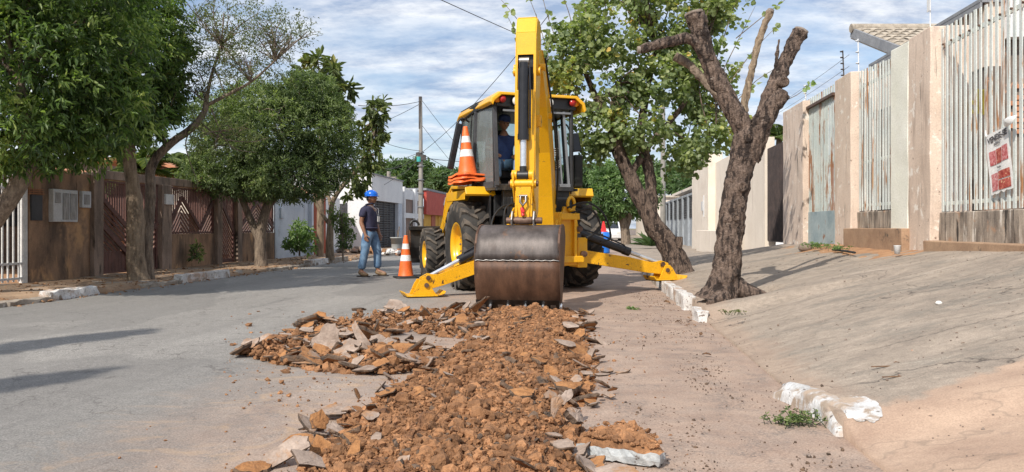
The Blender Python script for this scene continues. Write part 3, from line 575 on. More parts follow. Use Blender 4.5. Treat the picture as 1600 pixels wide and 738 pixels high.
for i in range(5):
    x = BS-BW+.08+i*(2*BW-.16)/4
    part('bucket_tooth', lambda m: (m.prism([(2.64, .10), (2.60, .045), (2.46, -.03), (2.40, -.055), (2.44, -.02), (2.55, .06)], 'x', x-.032, x+.032)), M['steel'], bp, bev=.003, M4=ARM)
    part('edge_bolt', lambda m: m.cyl((x+.09, 2.61, .105), (x+.09, 2.665, .075), .017, 6), M['chrome'], bp, M4=ARM)
def hoses(m):
    m.tube([(-.30, .1, 1.28), (-.55, .35, 1.33), (-.66, .6, 1.22), (-.70, .75, 1.05), (-.66, .9, .86)], .014, 7, sub=6)
    m.tube([(-.2, 0, 1.35), (-.42, .2, 1.37), (-.55, .45, 1.28), (-.56, .5, 1.0)], .013, 7, sub=6)
    m.tube([(.15, .05, 1.35), (.20, .3, 1.9), (.19, .9, 2.6), (.17, 1.6, 3.2)], .014, 7, sub=6)
    m.tube([(-.10, -.1, 1.3), (-.17, .3, 1.9), (-.16, .9, 2.75), (-.14, 1.6, 3.3)], .013, 7, sub=6)
    m.tube([(.3, -.1, 1.3), (.6, -.1, 1.38), (.85, -.2, 1.2), (.95, -.25, .85), (.8, -.1, .8)], .016, 7, sub=6)
    m.tube([(.3, -.15, 1.2), (.65, -.15, 1.28), (.80, -.2, 1.0), (.6, 0, .85)], .016, 7, sub=6)
part('hydraulic_hose', hoses, M['black_rubber'], M4=ARM)
# wheels
def wheel(name, x, y, R, W, rimR, lugs, ang=0, hubside=-1, steer=0.):
    root = MB()
    w = W/2
    pr = [(rimR, -w*.80), (rimR+.03, -w*.88), (lerp(rimR, R, .5), -w*1.0), (R-.075, -w*.97), (R-.045, -w*.80), (R-.032, -w*.4), (R-.028, 0), (R-.032, w*.4), (R-.045, w*.80), (R-.075, w*.97), (lerp(rimR, R, .5), w*1.0), (rimR+.03, w*.88), (rimR, w*.80)]
    root.lathe(pr, 48, axis='x', mi=1)
    # lugs: slanted bars, alternating sides
    for sd_ in (-1, 1):
        for i in range(lugs):
            a0 = 2*pi*(i+(.5 if sd_ > 0 else 0))/lugs
            sec = []
            for (t, aoff, wd) in ((-.06, .62, .22), (.35, .42, .24), (.62, .20, .27), (.98, .02, .40), (1.01, .0, .40)):
                xx = sd_*t*w; aa = a0 + aoff*2*pi/lugs*1.25; hw = wd*pi/lugs*1.05
                rt = R if t < .9 else (R-.012 if t < 1 else R-.13); rb = R-.05 if t < .9 else (R-.10 if t < 1. else R-.16)
                sec.append([(xx, rb, aa-hw*1.15), (xx, rt, aa-hw), (xx, rt, aa+hw), (xx, rb, aa+hw*1.15)])
            V = [(p[0], p[1]*cos(p[2]), p[1]*sin(p[2])) for s_ in sec for p in s_]
            F = []
            for j in range(len(sec)-1):
                for k in range(3): F.append((j*4+k, j*4+k+1, (j+1)*4+k+1, (j+1)*4+k))
            F += [(0, 1, 2, 3), tuple((len(sec)-1)*4+k for k in (3, 2, 1, 0))]
            root.add(V, F, False, 0)
    e_ = bpy.data.objects.new(name, None); link(e_, bk); e_.location = (x, y, R); e_.rotation_euler = (ang, 0, steer)
    ty = root.build('tyre', [M['tyre'], M['tyre_wall']], e_)
    rm = MB(); h = hubside
    rm.lathe([(rimR+.012, h*w*.86), (rimR-.02, h*w*.86), (rimR-.04, h*w*.55), (rimR-.06, h*w*.25), (rimR*.55, h*w*.15), (rimR*.5, h*w*.30), (rimR*.3, h*w*.32), (0, h*w*.34)], 40, axis='x')
    rm.lathe([(rimR+.012, -h*w*.86), (rimR-.02, -h*w*.86), (rimR-.06, -h*w*.2), (rimR*.5, -h*w*.1), (0, -h*w*.1)], 32, axis='x')
    rr = rm.build('rim', M['yellow'], e_)
    bt = MB()
    for k in range(8): a = 2*pi*k/8; bt.cyl((h*w*.30, rimR*.42*cos(a), rimR*.42*sin(a)), (h*w*.40, rimR*.42*cos(a), rimR*.42*sin(a)), .018, 6)
    bt.build('wheel_bolts', M['steel'], e_)
wheel('rear_wheel', -.90, 0, .715, .44, .36, 18, .1, -1); wheel('rear_wheel', .98, 0, .715, .44, .36, 18, .3, 1)
wheel('front_wheel', -.98, 2.17, .50, .34, .24, 17, .2, -1, radians(-3)); wheel('front_wheel', .98, 2.17, .50, .34, .24, 17, .5, 1, radians(-3))
# fenders
def fender(s):
    def f(m):
        x0, x1 = s*.60, s*1.08; a, b = min(x0, x1), max(x0, x1)
        m.prism([(-.56, 1.52), (-.51, 1.64), (.35, 1.69), (.75, 1.50), (.95, 1.15), (.92, 1.14), (.72, 1.46), (.34, 1.64), (-.48, 1.595), (-.53, 1.49)], 'x', a, b)
        m.box((s*1.075, .1, 1.51), (.012, 1.15, .15)); 
        m.prism([(.35, 1.62), (.73, 1.46), (.93, 1.12), (.86, 1.05), (.6, 1.3), (.3, 1.42)], 'x', s*1.065-.006, s*1.065+.006)
    return f
part('fender', fender(-1), M['yellow'], bev=.01); 
part('fender', fender(1), M['yellow'], bev=.01)
part('inner_wheel_arch', lambda m: (m.box((-.68, .2, 1.25), (.03, 1.5, .72)), m.box((.68, .2, 1.25), (.03, 1.5, .72)), m.box((0, -.74, 1.46), (1.10, .10, .34)), m.box((0, .2, 1.60), (1.5, 1.3, .05))), M['black_metal'], bev=.01)
# cab
CR = [(-.76, 1.0), (-.82, -.06), (-.66, -.82), (.57, -.82), (.82, -.06), (.76, 1.0)]   # plan at the sill
CT_ = [(-.70, .95), (-.75, .0), (-.67, -.74), (.60, -.74), (.75, .0), (.70, .95)]       # plan at the roof
ZS, ZR = 1.62, 2.93
def pst(m, i, w=.055):
    m.tube([(CR[i][0], CR[i][1], ZS-.05), (lerp(CR[i][0], CT_[i][0], .5)*1.0, lerp(CR[i][1], CT_[i][1], .5), (ZS+ZR)/2), (CT_[i][0], CT_[i][1], ZR)], w*.62, 8)
for i in range(6): part('cab_post', lambda m: pst(m, i), M['black_metal'])
for s in (-1, 1): part('cab_post', lambda m: m.bar((s*.80, .25, ZS), (s*.73, .25, ZR), .05, .05, up=(0, 1, 0)), M['black_metal'])
def ring(m):
    for i in range(6):
        a, b = CR[i], CR[(i+1) % 6]; m.bar((a[0], a[1], ZS), (b[0], b[1], ZS), .07, .10)
        a, b = CT_[i], CT_[(i+1) % 6]; m.bar((a[0], a[1], ZR), (b[0], b[1], ZR), .07, .12)
part('cab_frame', lambda m: (ring(m), m.bar((-.70, -.80, ZS), (-.70, -.74, ZR), .03, .03, up=(0, 1, 0))), M['black_metal'], bev=.01)
def pane(i, j, zz0=ZS+.05, zz1=ZR-.05, inset=.03):
    def f(m):
        def P(k, z): t = (z-ZS)/(ZR-ZS); return Vector((lerp(CR[k][0], CT_[k][0], t), lerp(CR[k][1], CT_[k][1], t), z))
        A, B, C, D = P(i, zz0), P(j, zz0), P(j, zz1), P(i, zz1); d = (B-A).normalized()*inset; A, B = A+d, B-d; d = (C-D).normalized()*inset; C, D = C-d, D+d
        n = (B-A).cross(D-A).normalized()*.006
        V = [A+n, B+n, C+n, D+n, A-n, B-n, C-n, D-n]; m.add(V, [(0, 1, 2, 3), (7, 6, 5, 4), (0, 4, 5, 1), (1, 5, 6, 2), (2, 6, 7, 3), (3, 7, 4, 0)])
    return f
for (i, j, g) in ((0, 1, 'glass'), (1, 2, 'glass'), (3, 4, 'glass_clear'), (4, 5, 'glass_clear'), (5, 0, 'glass_clear')):
    part('window_pane', pane(i, j), M[g])
# left corner door swung against the post: wide frame edges
part('window_frame', lambda m: (m.bar((-.67, -.86, ZS+.02), (-.69, -.78, ZR-.08), .06, .035, up=(0, 1, 0)), m.bar((-.83, -.12, ZS+.02), (-.77, -.06, ZR-.06), .05, .035, up=(0, 1, 0)), m.bar((-.67, -.86, ZS+.04), (-.83, -.12, ZS+.04), .04, .10)), M['dark_grey'], bev=.004)
part('window_frame', lambda m: (m.bar((.52, -.84, ZS+.02), (.46, -.76, ZR-.10), .035, .03, up=(0, 1, 0)), m.bar((.42, -.81, ZS+.02), (.38, -.74, ZR-.4), .022, .02, up=(0, 1, 0)), m.bar((.54, -.84, ZS+.04), (.36, -.84, ZS+.04), .04, .05)), M['insul'], bev=.003)
def roof(m):
    o1 = [(-.785, 2.92), (-.76, 2.99), (-.64, 3.085), (.64, 3.085), (.765, 2.985), (.80, 2.87)]; o2 = [(x*.95, z-.045) for x, z in o1]
    V = []; ys = ((-.86, 0), (-.90, -.03), (1.15, -.0)); 
    for y, dz in ((-.90, -.02), (-.80, 0), (1.0, 0), (1.12, -.05)):
        V += [(x, y, z+dz) for x, z in o1] + [(x, y, z+dz) for x, z in o2]
    F = []
    for k in range(3):
        for i in range(5): F += [(k*12+i, k*12+i+1, (k+1)*12+i+1, (k+1)*12+i), (k*12+6+i, (k+1)*12+6+i, (k+1)*12+7+i, k*12+7+i)]
        F += [(k*12, (k+1)*12, (k+1)*12+6, k*12+6), (k*12+5, k*12+11, (k+1)*12+11, (k+1)*12+5)]
    for i in range(5): F += [(i, 6+i, 7+i, i+1), (36+i, 37+i, 43+i, 42+i)]
    m.add(V, F)
part('roof', roof, M['yellow'], bev=.012)
part('roof_lining', lambda m: m.prism([(-.73, 1.05), (-.75, .0), (-.66, -.80), (.66, -.80), (.75, .0), (.73, 1.05)], 'z', 2.86, 3.035), M['black_metal'], bev=.01)
part('header_rail', lambda m: m.bar((-.56, -.80, 2.80), (.56, -.80, 2.80), .025, .03), M['insul'])
RX = Matrix.Rotation(radians(90), 4, 'X')
for s, wx in ((-1, -.36), (1, .18)):
    part('work_light', lambda m: m.lathe([(0, -.03), (.06, -.02), (.078, .02), (.074, .035)], 18, Matrix.Translation((wx, -.84, 2.945)) @ RX), M['black_metal'])
    part('work_light_lens', lambda m: m.lathe([(.070, .03), (.05, .045), (0, .05)], 18, Matrix.Translation((wx, -.84, 2.945)) @ RX), M['lamp_glass'])
    T_ = part('tail_light', lambda m: m.lathe([(0, -.03), (.052, -.02), (.056, .01), (.045, .035), (0, .045)], 16, Matrix.Translation((s*.58 - .03*(s+1)/2*0, -.84, 2.965)) @ RX), M['red_lens'])
    part('indicator_lens', lambda m: m.lathe([(0, -.03), (.050, -.02), (.054, .01), (.043, .033), (0, .042)], 16, Matrix.Translation((s*.58+s*.075, -.80, 2.965)) @ RX), M['amber_lens'], T_)
# interior
part('operator_seat', lambda m: (m.box((-.22, .10, 1.86), (.50, .50, .14)), m.bar((-.22, .36, 1.9), (-.22, .46, 2.45), .48, .12, up=(0, 1, 0)), m.box((-.22, .12, 1.70), (.34, .34, .24)), m.box((-.22, .45, 2.55), (.28, .09, .2))), M['black_rubber'], bev=.03)
part('control_console', lambda m: m.box((.40, -.45, 1.80), (.24, .30, .36)), M['dark_grey'], bev=.02)
part('dashboard', lambda m: (m.box((.1, .90, 1.80), (1.0, .2, .36)), m.box((.58, .5, 1.8), (.2, .7, .3))), M['dark_grey'], bev=.02)
part('control_lever', lambda m: (m.cyl((.16, -.55, 1.66), (.13, -.45, 2.06), .012, 8), m.cyl((.13, -.45, 2.03), (.125, -.44, 2.12), .028, 10), m.cyl((-.20, -.30, 1.66), (-.18, -.2, 2.04), .012, 8), m.cyl((-.18, -.2, 2.01), (-.178, -.19, 2.10), .028, 10)), M['black_gloss'])
part('steering_wheel', lambda m: (m.tube([(.32+.17*cos(a), .72+.10*sin(a), 2.15+.13*sin(a)) for a in np.linspace(0, 2*pi, 24)], .014, 7, False), m.cyl((.32, .72, 2.15), (.32, .85, 1.9), .02, 8), m.bar((.16, .72, 2.15), (.48, .72, 2.15), .03, .015)), M['black_gloss'])
part('coiled_cable', lambda m: [m.tube([(.40+.07*cos(a), -.62+.02*sin(3*a), 2.05+k*.035+.11*sin(a)) for a in np.linspace(0, 2*pi, 20)], .009, 6, False) for k in range(4)], M['steel'])
part('cab_floor', lambda m: m.box((0, .1, 1.60), (1.40, 1.75, .04)), M['black_rubber'])
part('sun_visor', lambda m: m.box((-.30, .93, 2.68), (.66, .02, .34)), plain('green_tinted_visor', (.13, .19, .13), .4))
# mirror bracket and open door edge at left
part('mirror_arm', lambda m: (m.tube([(-.78, .3, 2.75), (-.90, .28, 2.80), (-1.0, .26, 2.72), (-1.02, .25, 2.55)], .016, 7, sub=5),), M['black_metal'])
part('side_mirror', lambda m: m.bar((-.99, .15, 2.70), (-1.16, .1, 1.95), .11, .05, up=(0, 1, 0)), M['black_gloss'], bev=.02)
part('mirror_arm', lambda m: m.tube([(.78, .3, 2.75), (.95, .28, 2.78), (1.04, .26, 2.6)], .016, 7, sub=5), M['black_metal'])
part('side_mirror', lambda m: m.bar((1.04, .15, 2.62), (1.08, .1, 2.3), .16, .05, up=(0, 1, 0)), M['black_gloss'], bev=.02)
part('battery_box', lambda m: (m.box((1.0, .1, 1.95), (.16, .5, .55)), m.box((.9, .1, 1.75), (.1, .3, .1))), M['black_rubber'], bev=.03)
# front end
part('engine_hood', lambda m: m.prism([(1.05, 1.0), (1.05, 1.82), (1.6, 1.80), (2.75, 1.60), (2.95, 1.45), (2.98, .95)], 'x', -.40, .40), M['yellow'], bev=.04)
part('radiator_grille', lambda m: [m.box((0, 2.99, 1.0+.05*k), (.62, .03, .02)) for k in range(9)], M['black_metal'])
part('exhaust_stack', lambda m: (m.cyl((.30, 1.5, 1.8), (.30, 1.5, 2.5), .045, 14), m.tube([(.30, 1.5, 2.5), (.30, 1.47, 2.6), (.30, 1.40, 2.66)], .04, 12)), M['black_metal'])
for s in (-1, 1):
    part('loader_arm', lambda m: (m.bar((s*.62, 1.15, 1.5), (s*.62, 2.6, 1.10), .09, .24), m.bar((s*.62, 2.55, 1.12), (s*.62, 3.35, .42), .09, .22)), M['yellow'], bev=.015)
    part('loader_cylinder', lambda m: (m.cyl((s*.62, 1.6, .85), (s*.62, 2.3, 1.0), .055, 14), m.cyl((s*.62, 2.3, 1.0), (s*.62, 2.75, 1.05), .03, 12)), M['black_gloss'])
lp = [(3.35, .95), (3.30, .60), (3.36, .38), (3.60, .28), (4.15, .27), (4.15, .30), (3.62, .32), (3.42, .42), (3.36, .60), (3.40, .95)]
lb = part('loader_bucket', lambda m: (m.prism(lp, 'x', -1.18, 1.18), m.box((0, 3.33, .99), (2.36, .16, .08))), M['black_metal'], bev=.008)
for s in (-1.18, 1.15): part('side_plate', lambda m: m.prism([(3.34, .98), (3.30, .6), (3.38, .36), (3.6, .27), (4.15, .27), (3.95, .62), (3.6, .92)], 'x', s, s+.03), M['rust_pin'], lb, bev=.004)
part('loader_hook', lambda m: m.tube([(-1.08+.09*cos(a), 3.30, 1.04+.10*sin(a)) for a in np.linspace(0, pi, 12)], .025, 8), M['black_metal'], lb)
part('step_plate', lambda m: (m.box((-.72, 1.05, .95), (.3, .5, .04)), m.box((-.80, 1.05, .6), (.2, .5, .04)), m.box((-.7, 1.3, .9), (.35, .5, .5))), M['black_metal'], bev=.01)
# ================================================================= CONES
def cone_parts(root, full=True):
    m = MB(); H = .70
    m.lathe([(.145, .03), (.135, .045), (.118, .165)], 28); m.build('lower_sleeve', M['orange'], root)
    if True:
        m = MB(); m.lathe([(.1175, .165), (.089, .33)], 28); m.build('middle_sleeve', M['orange'], root) if False else None
    m = MB(); m.lathe([(.118, .165), (.100, .285)], 28); m.build('cone_body', M['orange'], root)
    m = MB(); m.lathe([(.1015, .285), (.0855, .385)], 28); m.build('reflective_band', M['cone_white'], root)
    m = MB(); m.lathe([(.085, .385), (.070, .485)], 28); m.build('cone_body', M['orange'], root)
    m = MB(); m.lathe([(.0710, .485), (.0575, .575)], 28); m.build('reflective_band', M['cone_white'], root)
    m = MB(); m.lathe([(.057, .575), (.034, .70), (.030, .715), (.020, .715), (.022, .60)], 28); m.build('cone_tip', M['orange'], root)
def cone_base(root, mat, wob=0.):
    m = MB(); pts = []
    for i in range(32):
        a = 2*pi*i/32; c, s = cos(a), sin(a); r = .205/max(abs(c), abs(s))**.92; pts.append((r*c, r*s))
    n = 32; V = [(x, y, 0.0+wob*mnoise.noise(Vector((x*5, y*5, wob*50)))) for x, y in pts]+[(x*.98, y*.98, .026+wob*mnoise.noise(Vector((x*5, y*5, wob*50)))) for x, y in pts]+[(.15*cos(2*pi*i/32), .15*sin(2*pi*i/32), .036) for i in range(n)]
    F = [(k*n+i, k*n+(i+1) % n, (k+1)*n+(i+1) % n, (k+1)*n+i) for k in range(2) for i in range(n)]; m.add(V, F, True); return m.build('cone_base', mat, root)
c = empty('traffic_cone', at(634, 429, 15.3)*1, .35, 'orange and white traffic cone standing on the asphalt beside the worker', 'traffic cone', 'orange traffic cones')
c.location.z = .004; cone_parts(c); cone_base(c, M['black_rubber']); c.scale = (1.1, 1.1, 1.18)
lab = ['lowest cone of the stack on the backhoe fender, only its flared base rim showing', 'middle cone of the stack on the backhoe fender, only its flared base rim showing', 'topmost cone of the stack on the backhoe fender, white bands in full view']
cpos = bk.matrix_world if False else None
base = MLOC + Matrix.Rotation(MY, 3, 'Z') @ Vector((-1.0, -.32, 1.69))
for k in range(3):
    c = empty('traffic_cone', base+Vector((.012*k-.01, 0.01*k, .045*k+.015)), .5+.12*k, lab[k], 'traffic cone', 'orange traffic cones')
    c.rotation_euler = (radians(-3), radians(-1), .5+.12*k); c.scale = (1.10, 1.10, 1.12)
    if k < 2:
        m = MB(); m.lathe([(.15, .03), (.140, .045), (.135, .07)], 28); m.build('cone_body', M['orange'], c)
    else: cone_parts(c)
    cone_base(c, M['orange'], .03+.01*k)
# ================================================================= PEOPLE
def skin_obj(name, V, E, mats, parent, sub=2, smooth=True):
    me = bpy.data.meshes.new(name); me.from_pydata([tuple(v[0]) for v in V], E, [])
    me.materials.append(mats); o = bpy.data.objects.new(name, me); link(o, parent)
    md = o.modifiers.new('skin', 'SKIN'); md.use_smooth_shade = smooth; md.branch_smoothing = .4
    if not me.skin_vertices: bpy.context.view_layer.objects.active = o
    sk = me.skin_vertices[0].data
    for i, v in enumerate(V):
        r = v[1]; sk[i].radius = (r, v[2] if len(v) > 2 else r)
        sk[i].use_root = (i == 0)
    s2 = o.modifiers.new('subdivision', 'SUBSURF'); s2.levels = sub; s2.render_levels = sub
    # bake the modifiers so that the figure is a plain mesh
    dg = bpy.context.evaluated_depsgraph_get(); ev = o.evaluated_get(dg); nm = bpy.data.meshes.new_from_object(ev)
    o.modifiers.clear(); o.data = nm
    for p in nm.polygons: p.use_smooth = True
    return o
def hand(V, E, wrist_i, wpos, direc, palm_n, thumb_d, curl=.35, s=1.):
    """five fingers rooted in the palm"""
    d = Vector(direc).normalized(); n = Vector(palm_n).normalized(); t = Vector(thumb_d).normalized()
    pc = wpos + d*.045*s; V.append((pc, .030*s, .016*s)); pi_ = len(V)-1; E.append((wrist_i, pi_))
    for k, (off, ln) in enumerate(((.027, .070), (.010, .080), (-.008, .074), (-.025, .058))):
        kn = wpos + d*.085*s + t*off*s; V.append((kn, .0105*s)); a = len(V)-1; E.append((pi_, a)); cur = kn; dd = d.copy()
        for j in range(2):
            dd = (dd + n*curl).normalized(); cur = cur + dd*ln*.5*s; V.append((cur, (.0092-.001*j)*s)); E.append((a, len(V)-1)); a = len(V)-1
    kn = wpos + d*.035*s + t*.035*s; V.append((kn, .013*s)); a = len(V)-1; E.append((pi_, a))
    V.append((kn + (d*.7+t*.5+n*.3).normalized()*.04*s, .0105*s)); E.append((a, len(V)-1))
    V.append((kn + (d*.9+t*.3+n*.5).normalized()*.065*s, .009*s)); E.append((len(V)-2, len(V)-1))
def head_mesh(root, c, yaw=0., mat=None, s=1., tilt=0.):
    """deformed sphere with brow, nose, mouth, chin; faces +y"""
    m = MB(); nu, nv = 40, 30; V = []
    for j in range(nv+1):
        ph = pi*j/nv; z = cos(ph)
        for i in range(nu):
            a = 2*pi*i/nu; x, y = sin(ph)*sin(a), sin(ph)*cos(a)
            X, Y, Z = x*.076, y*.096, z*.118
            if z < 0: X *= 1-.28*(-z)**1.3; Y *= 1-.05*(-z)
            if y > 0:
                f = max(0, y)
                Y += .024*f**6*math.exp(-((z+.12)/.17)**2)*math.exp(-(x/.16)**2)      # nose
                Y += .006*math.exp(-((z-.22)/.10)**2)*math.exp(-(x/.45)**2)*f             # brow
                Y -= .010*math.exp(-((z-.06)/.10)**2)*math.exp(-((abs(x)-.36)/.16)**2)   # eye sockets
                Y += .006*math.exp(-((z+.50)/.07)**2)*math.exp(-(x/.28)**2)              # lips
                Y += .010*math.exp(-((z+.80)/.14)**2)*math.exp(-(x/.30)**2)              # chin
            V.append((X*s, Y*s, Z*s))
    F = [(j*nu+i, j*nu+(i+1) % nu, (j+1)*nu+(i+1) % nu, (j+1)*nu+i) for j in range(nv) for i in range(nu)]
    MM = Matrix.Translation(c) @ Matrix.Rotation(yaw, 4, 'Z') @ Matrix.Rotation(tilt, 4, 'X')
    m.add(V, F, True, M4=MM); h = m.build('head', M['skin'], root, fixn=False)
    for sd_ in (-1, 1):
        e_ = MB(); e_.lathe([(0, -.012*s), (.017*s, -.008*s), (.020*s, .004*s), (.010*s, .010*s), (0, .004*s)], 12, MM @ Matrix.Translation((sd_*.076*s, -.005*s, -.01*s)) @ Matrix.Rotation(radians(90)*sd_, 4, 'Y') @ Matrix.Scale(1.6, 4, (1, 0, 0))); e_.build('ear', M['skin'], h)
        e_ = MB(); e_.lathe([(0, -.006), (.008, -.003), (.009, 0), (.006, .005), (0, .007)], 12, MM @ Matrix.Translation((sd_*.029*s, .083*s, .010*s)) @ Matrix.Rotation(radians(-90), 4, 'X') @ Matrix.Scale(1.5, 4, (1, 0, 0))); e_.build('eye', M['hair'], h)
    hr = MB(); V2 = [(x*1.06, y*1.05, z*1.04) for (x, y, z) in V]; keep = []
    for f in F:
        cx = sum((V2[i][1] for i in f))/4; cz = sum((V2[i][2] for i in f))/4
        if cz > .055*s or (cx < -.01*s and cz > -.045*s): keep.append(f)
    hr.add(V2, keep, True, M4=MM); hr.build('hair', M['hair'], h, fixn=False); return h, MM
# --- worker on the road
wp = at(578, 431.5, 15.8); wp.z = .008
W = empty('person', wp, radians(-113), 'man in blue hard hat, dark polo shirt and jeans standing on the road', 'person')
W.scale = (1.13, 1.16, 1.0)
def body(J, root, shirt, trousers, sleeve='short', handcfg=None):
    V, E = [], []
    def ad_(p, r, r2=None): V.append((Vector(p), r, r2 if r2 else r)); return len(V)-1
    pel = ad_(J['pelvis'], .085, .065); wa = ad_(J['waist'], .085, .070); ch = ad_(J['chest'], .135, .10); nb = ad_(J['neckbase'], .075, .07); nk = ad_(J['neck'], .052, .052)
    E += [(pel, wa), (wa, ch), (ch, nb), (nb, nk)]
    for s in 'LR':
        sh = ad_(J['sh'+s], .058); el = ad_(J['el'+s], .040); fo = ad_(lerp(J['el'+s], J['wr'+s], .35), .039); wr = ad_(J['wr'+s], .027, .024)
        E += [(ch, sh), (sh, el), (el, fo), (fo, wr)]
        if 'hand'+s in J: hand(V, E, wr, Vector(J['wr'+s]), *J['hand'+s])
        hp = ad_(J['hp'+s], .088); kn = ad_(J['kn'+s], .058); cf = ad_(lerp(J['kn'+s], J['an'+s], .35), .055); an = ad_(J['an'+s], .038); to = ad_(J['to'+s], .034, .028)
        E += [(pel, hp), (hp, kn), (kn, cf), (cf, an), (an, to)]
    skin_obj('body', V, E, M['skin'], root, 2)
    # shirt
    V2 = [(Vector(J['waist'])-Vector((0, 0, .19)), .152, .122), (Vector(J['waist'])+Vector((0, 0, .02)), .162, .125), (Vector(J['chest']), .172, .128), (Vector(J['neckbase'])-Vector((0, 0, .03)), .105, .085), (Vector(J['neckbase'])+Vector((0, 0, .02)), .068, .066)]; E2 = [(0, 1), (1, 2), (2, 3), (3, 4)]
    for s in 'LR':
        a = len(V2); V2.append((Vector(J['sh'+s]), .078)); k = .68 if sleeve == 'short' else 1.
        V2.append((lerp(Vector(J['sh'+s]), Vector(J['el'+s]), k), .068 if sleeve == 'short' else .058)); E2 += [(2, a), (a, a+1)]
        if sleeve != 'short': V2.append((lerp(Vector(J['el'+s]), Vector(J['wr'+s]), .92), .042)); E2.append((a+1, a+2))
    skin_obj('shirt', V2, E2, shirt, root, 2)
    V3 = [(Vector(J['pelvis']), .150, .122), (Vector(J['waist'])-Vector((0, 0, .05)), .140, .112)]; E3 = [(0, 1)]
    for s in 'LR':
        a = len(V3); V3 += [(Vector(J['hp'+s]), .108, .108), (lerp(Vector(J['hp'+s]), Vector(J['kn'+s]), .5), .096), (Vector(J['kn'+s]), .078), (lerp(Vector(J['kn'+s]), Vector(J['an'+s]), .55), .074), (lerp(Vector(J['kn'+s]), Vector(J['an'+s]), .93), .074)]
        E3 += [(0, a), (a, a+1), (a+1, a+2), (a+2, a+3), (a+3, a+4)]
    skin_obj('trousers', V3, E3, trousers, root, 2)
    for s in 'LR':
        an, to = Vector(J['an'+s]), Vector(J['to'+s]); d = (to-an); d.z = 0; d.normalize(); q = an.copy(); q.z -= .02
        b = skin_obj('boot', [(q+Vector((0, 0, .04)), .055), (q-d*.015-Vector((0, 0, .025)), .052, .052), (q+d*.10-Vector((0, 0, .045)), .052, .042), (q+d*.185-Vector((0, 0, .055)), .050, .036)], [(0, 1), (1, 2), (2, 3)], M['boots'], root, 2)
        sm = MB(); p0 = q-d*.075; p0.z = an.z-.105; p1 = q+d*.225; p1.z = an.z-.105; sm.bar(p0, lerp(p0, p1, .93), .088, .024); sm.build('sole', M['sole'], b, bev=.008)
J = dict(pelvis=(0, 0, .92), waist=(0, .02, 1.06), chest=(0, .0, 1.28), neckbase=(0, -.01, 1.44), neck=(0, .01, 1.52),
    shR=Vector((.185, -.01, 1.375)), elR=Vector((.205, -.05, 1.10)), wrR=Vector((.200, .03, .86)), shL=Vector((-.185, .0, 1.375)), elL=Vector((-.215, -.02, 1.10)), wrL=Vector((-.205, .07, .87)),
    hpR=Vector((.095, 0, .86)), knR=Vector((.13, -.02, .50)), anR=Vector((.15, -.09, .105)), toR=Vector((.19, .05, .04)),
    hpL=Vector((-.095, 0, .86)), knL=Vector((-.12, .08, .49)), anL=Vector((-.13, .08, .105)), toL=Vector((-.14, .25, .04)))
J['handR'] = ((0, .10, -1), (-.6, .5, 0), (-.2, 1, 0), .30); J['handL'] = ((0, .10, -1), (.6, .5, 0), (.2, 1, 0), .30)
body(J, W, M['navy'], M['jeans'])
hd, HM = head_mesh(W, (0, .035, 1.60), 0.12)
hm = MB(); hm.lathe([(.104, 0), (.104, .03), (.099, .06), (.084, .09), (.055, .112), (.02, .122), (0, .123)], 28, HM @ Matrix.Translation((0, -.005, .038)) @ Matrix.Scale(1.12, 4, (0, 1, 0)))
hm.lathe([(.102, .002), (.114, -.004), (.114, .003), (.102, .010)], 28, HM @ Matrix.Translation((0, .005, .038)) @ Matrix.Scale(1.18, 4, (0, 1, 0)))
for k in (-1, 0, 1): hm.tube([tuple(HM @ Vector((k*.035, -.008+.117*cos(a), .040+.125*sin(a)*(1-.08*abs(k))))) for a in np.linspace(.35, pi-.35, 14)], .007, 6)
hm.build('hard_hat', M['helmet'], W)
bdg = MB(); bdg.box((-.05, .148, 1.17), (.075, .006, .11)); B1 = bdg.build('name_badge', M['paper'], W, bev=.002)
bdg = MB(); bdg.tube([(-.075, .02, 1.46), (-.09, .12, 1.38), (-.06, .145, 1.22)], .006, 5); bdg.tube([(.06, .02, 1.46), (.03, .13, 1.38), (-.04, .145, 1.22)], .006, 5); bdg.build('lanyard', M['insul'], W)
bdg = MB(); bdg.tube([(.07*cos(a), .0+.07*sin(a), 1.475+.015*sin(a)) for a in np.linspace(0, 2*pi, 16)], .016, 7, False); bdg.build('collar', M['navy'], W)
bdg = MB(); bdg.tube([(.147*cos(a), .01+.120*sin(a), .985) for a in np.linspace(0, 2*pi, 24)], .016, 6, False); bdg.build('belt', M['navy'], W)
# --- operator, sitting facing the digging arm
op = MLOC + Matrix.Rotation(MY, 3, 'Z') @ Vector((-.31, -.10, 1.05))
O_ = empty('person', op, MY+radians(180-12), 'operator in dark blue uniform and cap sitting in the backhoe cab at the levers', 'person')
J = dict(pelvis=(0, -.08, .98), waist=(0, -.08, 1.12), chest=(0, -.02, 1.32), neckbase=(0, .0, 1.47), neck=(0, .03, 1.55),
    shR=Vector((.19, .0, 1.40)), elR=Vector((.27, .06, 1.15)), wrR=Vector((.16, .27, 1.12)), shL=Vector((-.19, .0, 1.40)), elL=Vector((-.27, .06, 1.15)), wrL=Vector((-.16, .27, 1.10)),
    hpR=Vector((.10, .0, .96)), knR=Vector((.16, .40, .98)), anR=Vector((.15, .42, .70)), toR=Vector((.15, .53, .63)), hpL=Vector((-.10, .0, .96)), knL=Vector((-.16, .40, .98)), anL=Vector((-.15, .42, .70)), toL=Vector((-.15, .53, .63)))
J['handR'] = ((-.3, 1, -.1), (0, -.1, -1), (-1, -.2, 0), .6); J['handL'] = ((.3, 1, -.1), (0, -.1, -1), (1, -.2, 0), .6)
body(J, O_, M['blue_uniform'], M['jeans'], 'long')
hd, HM = head_mesh(O_, (0, .05, 1.64), 0.2, tilt=radians(-12))
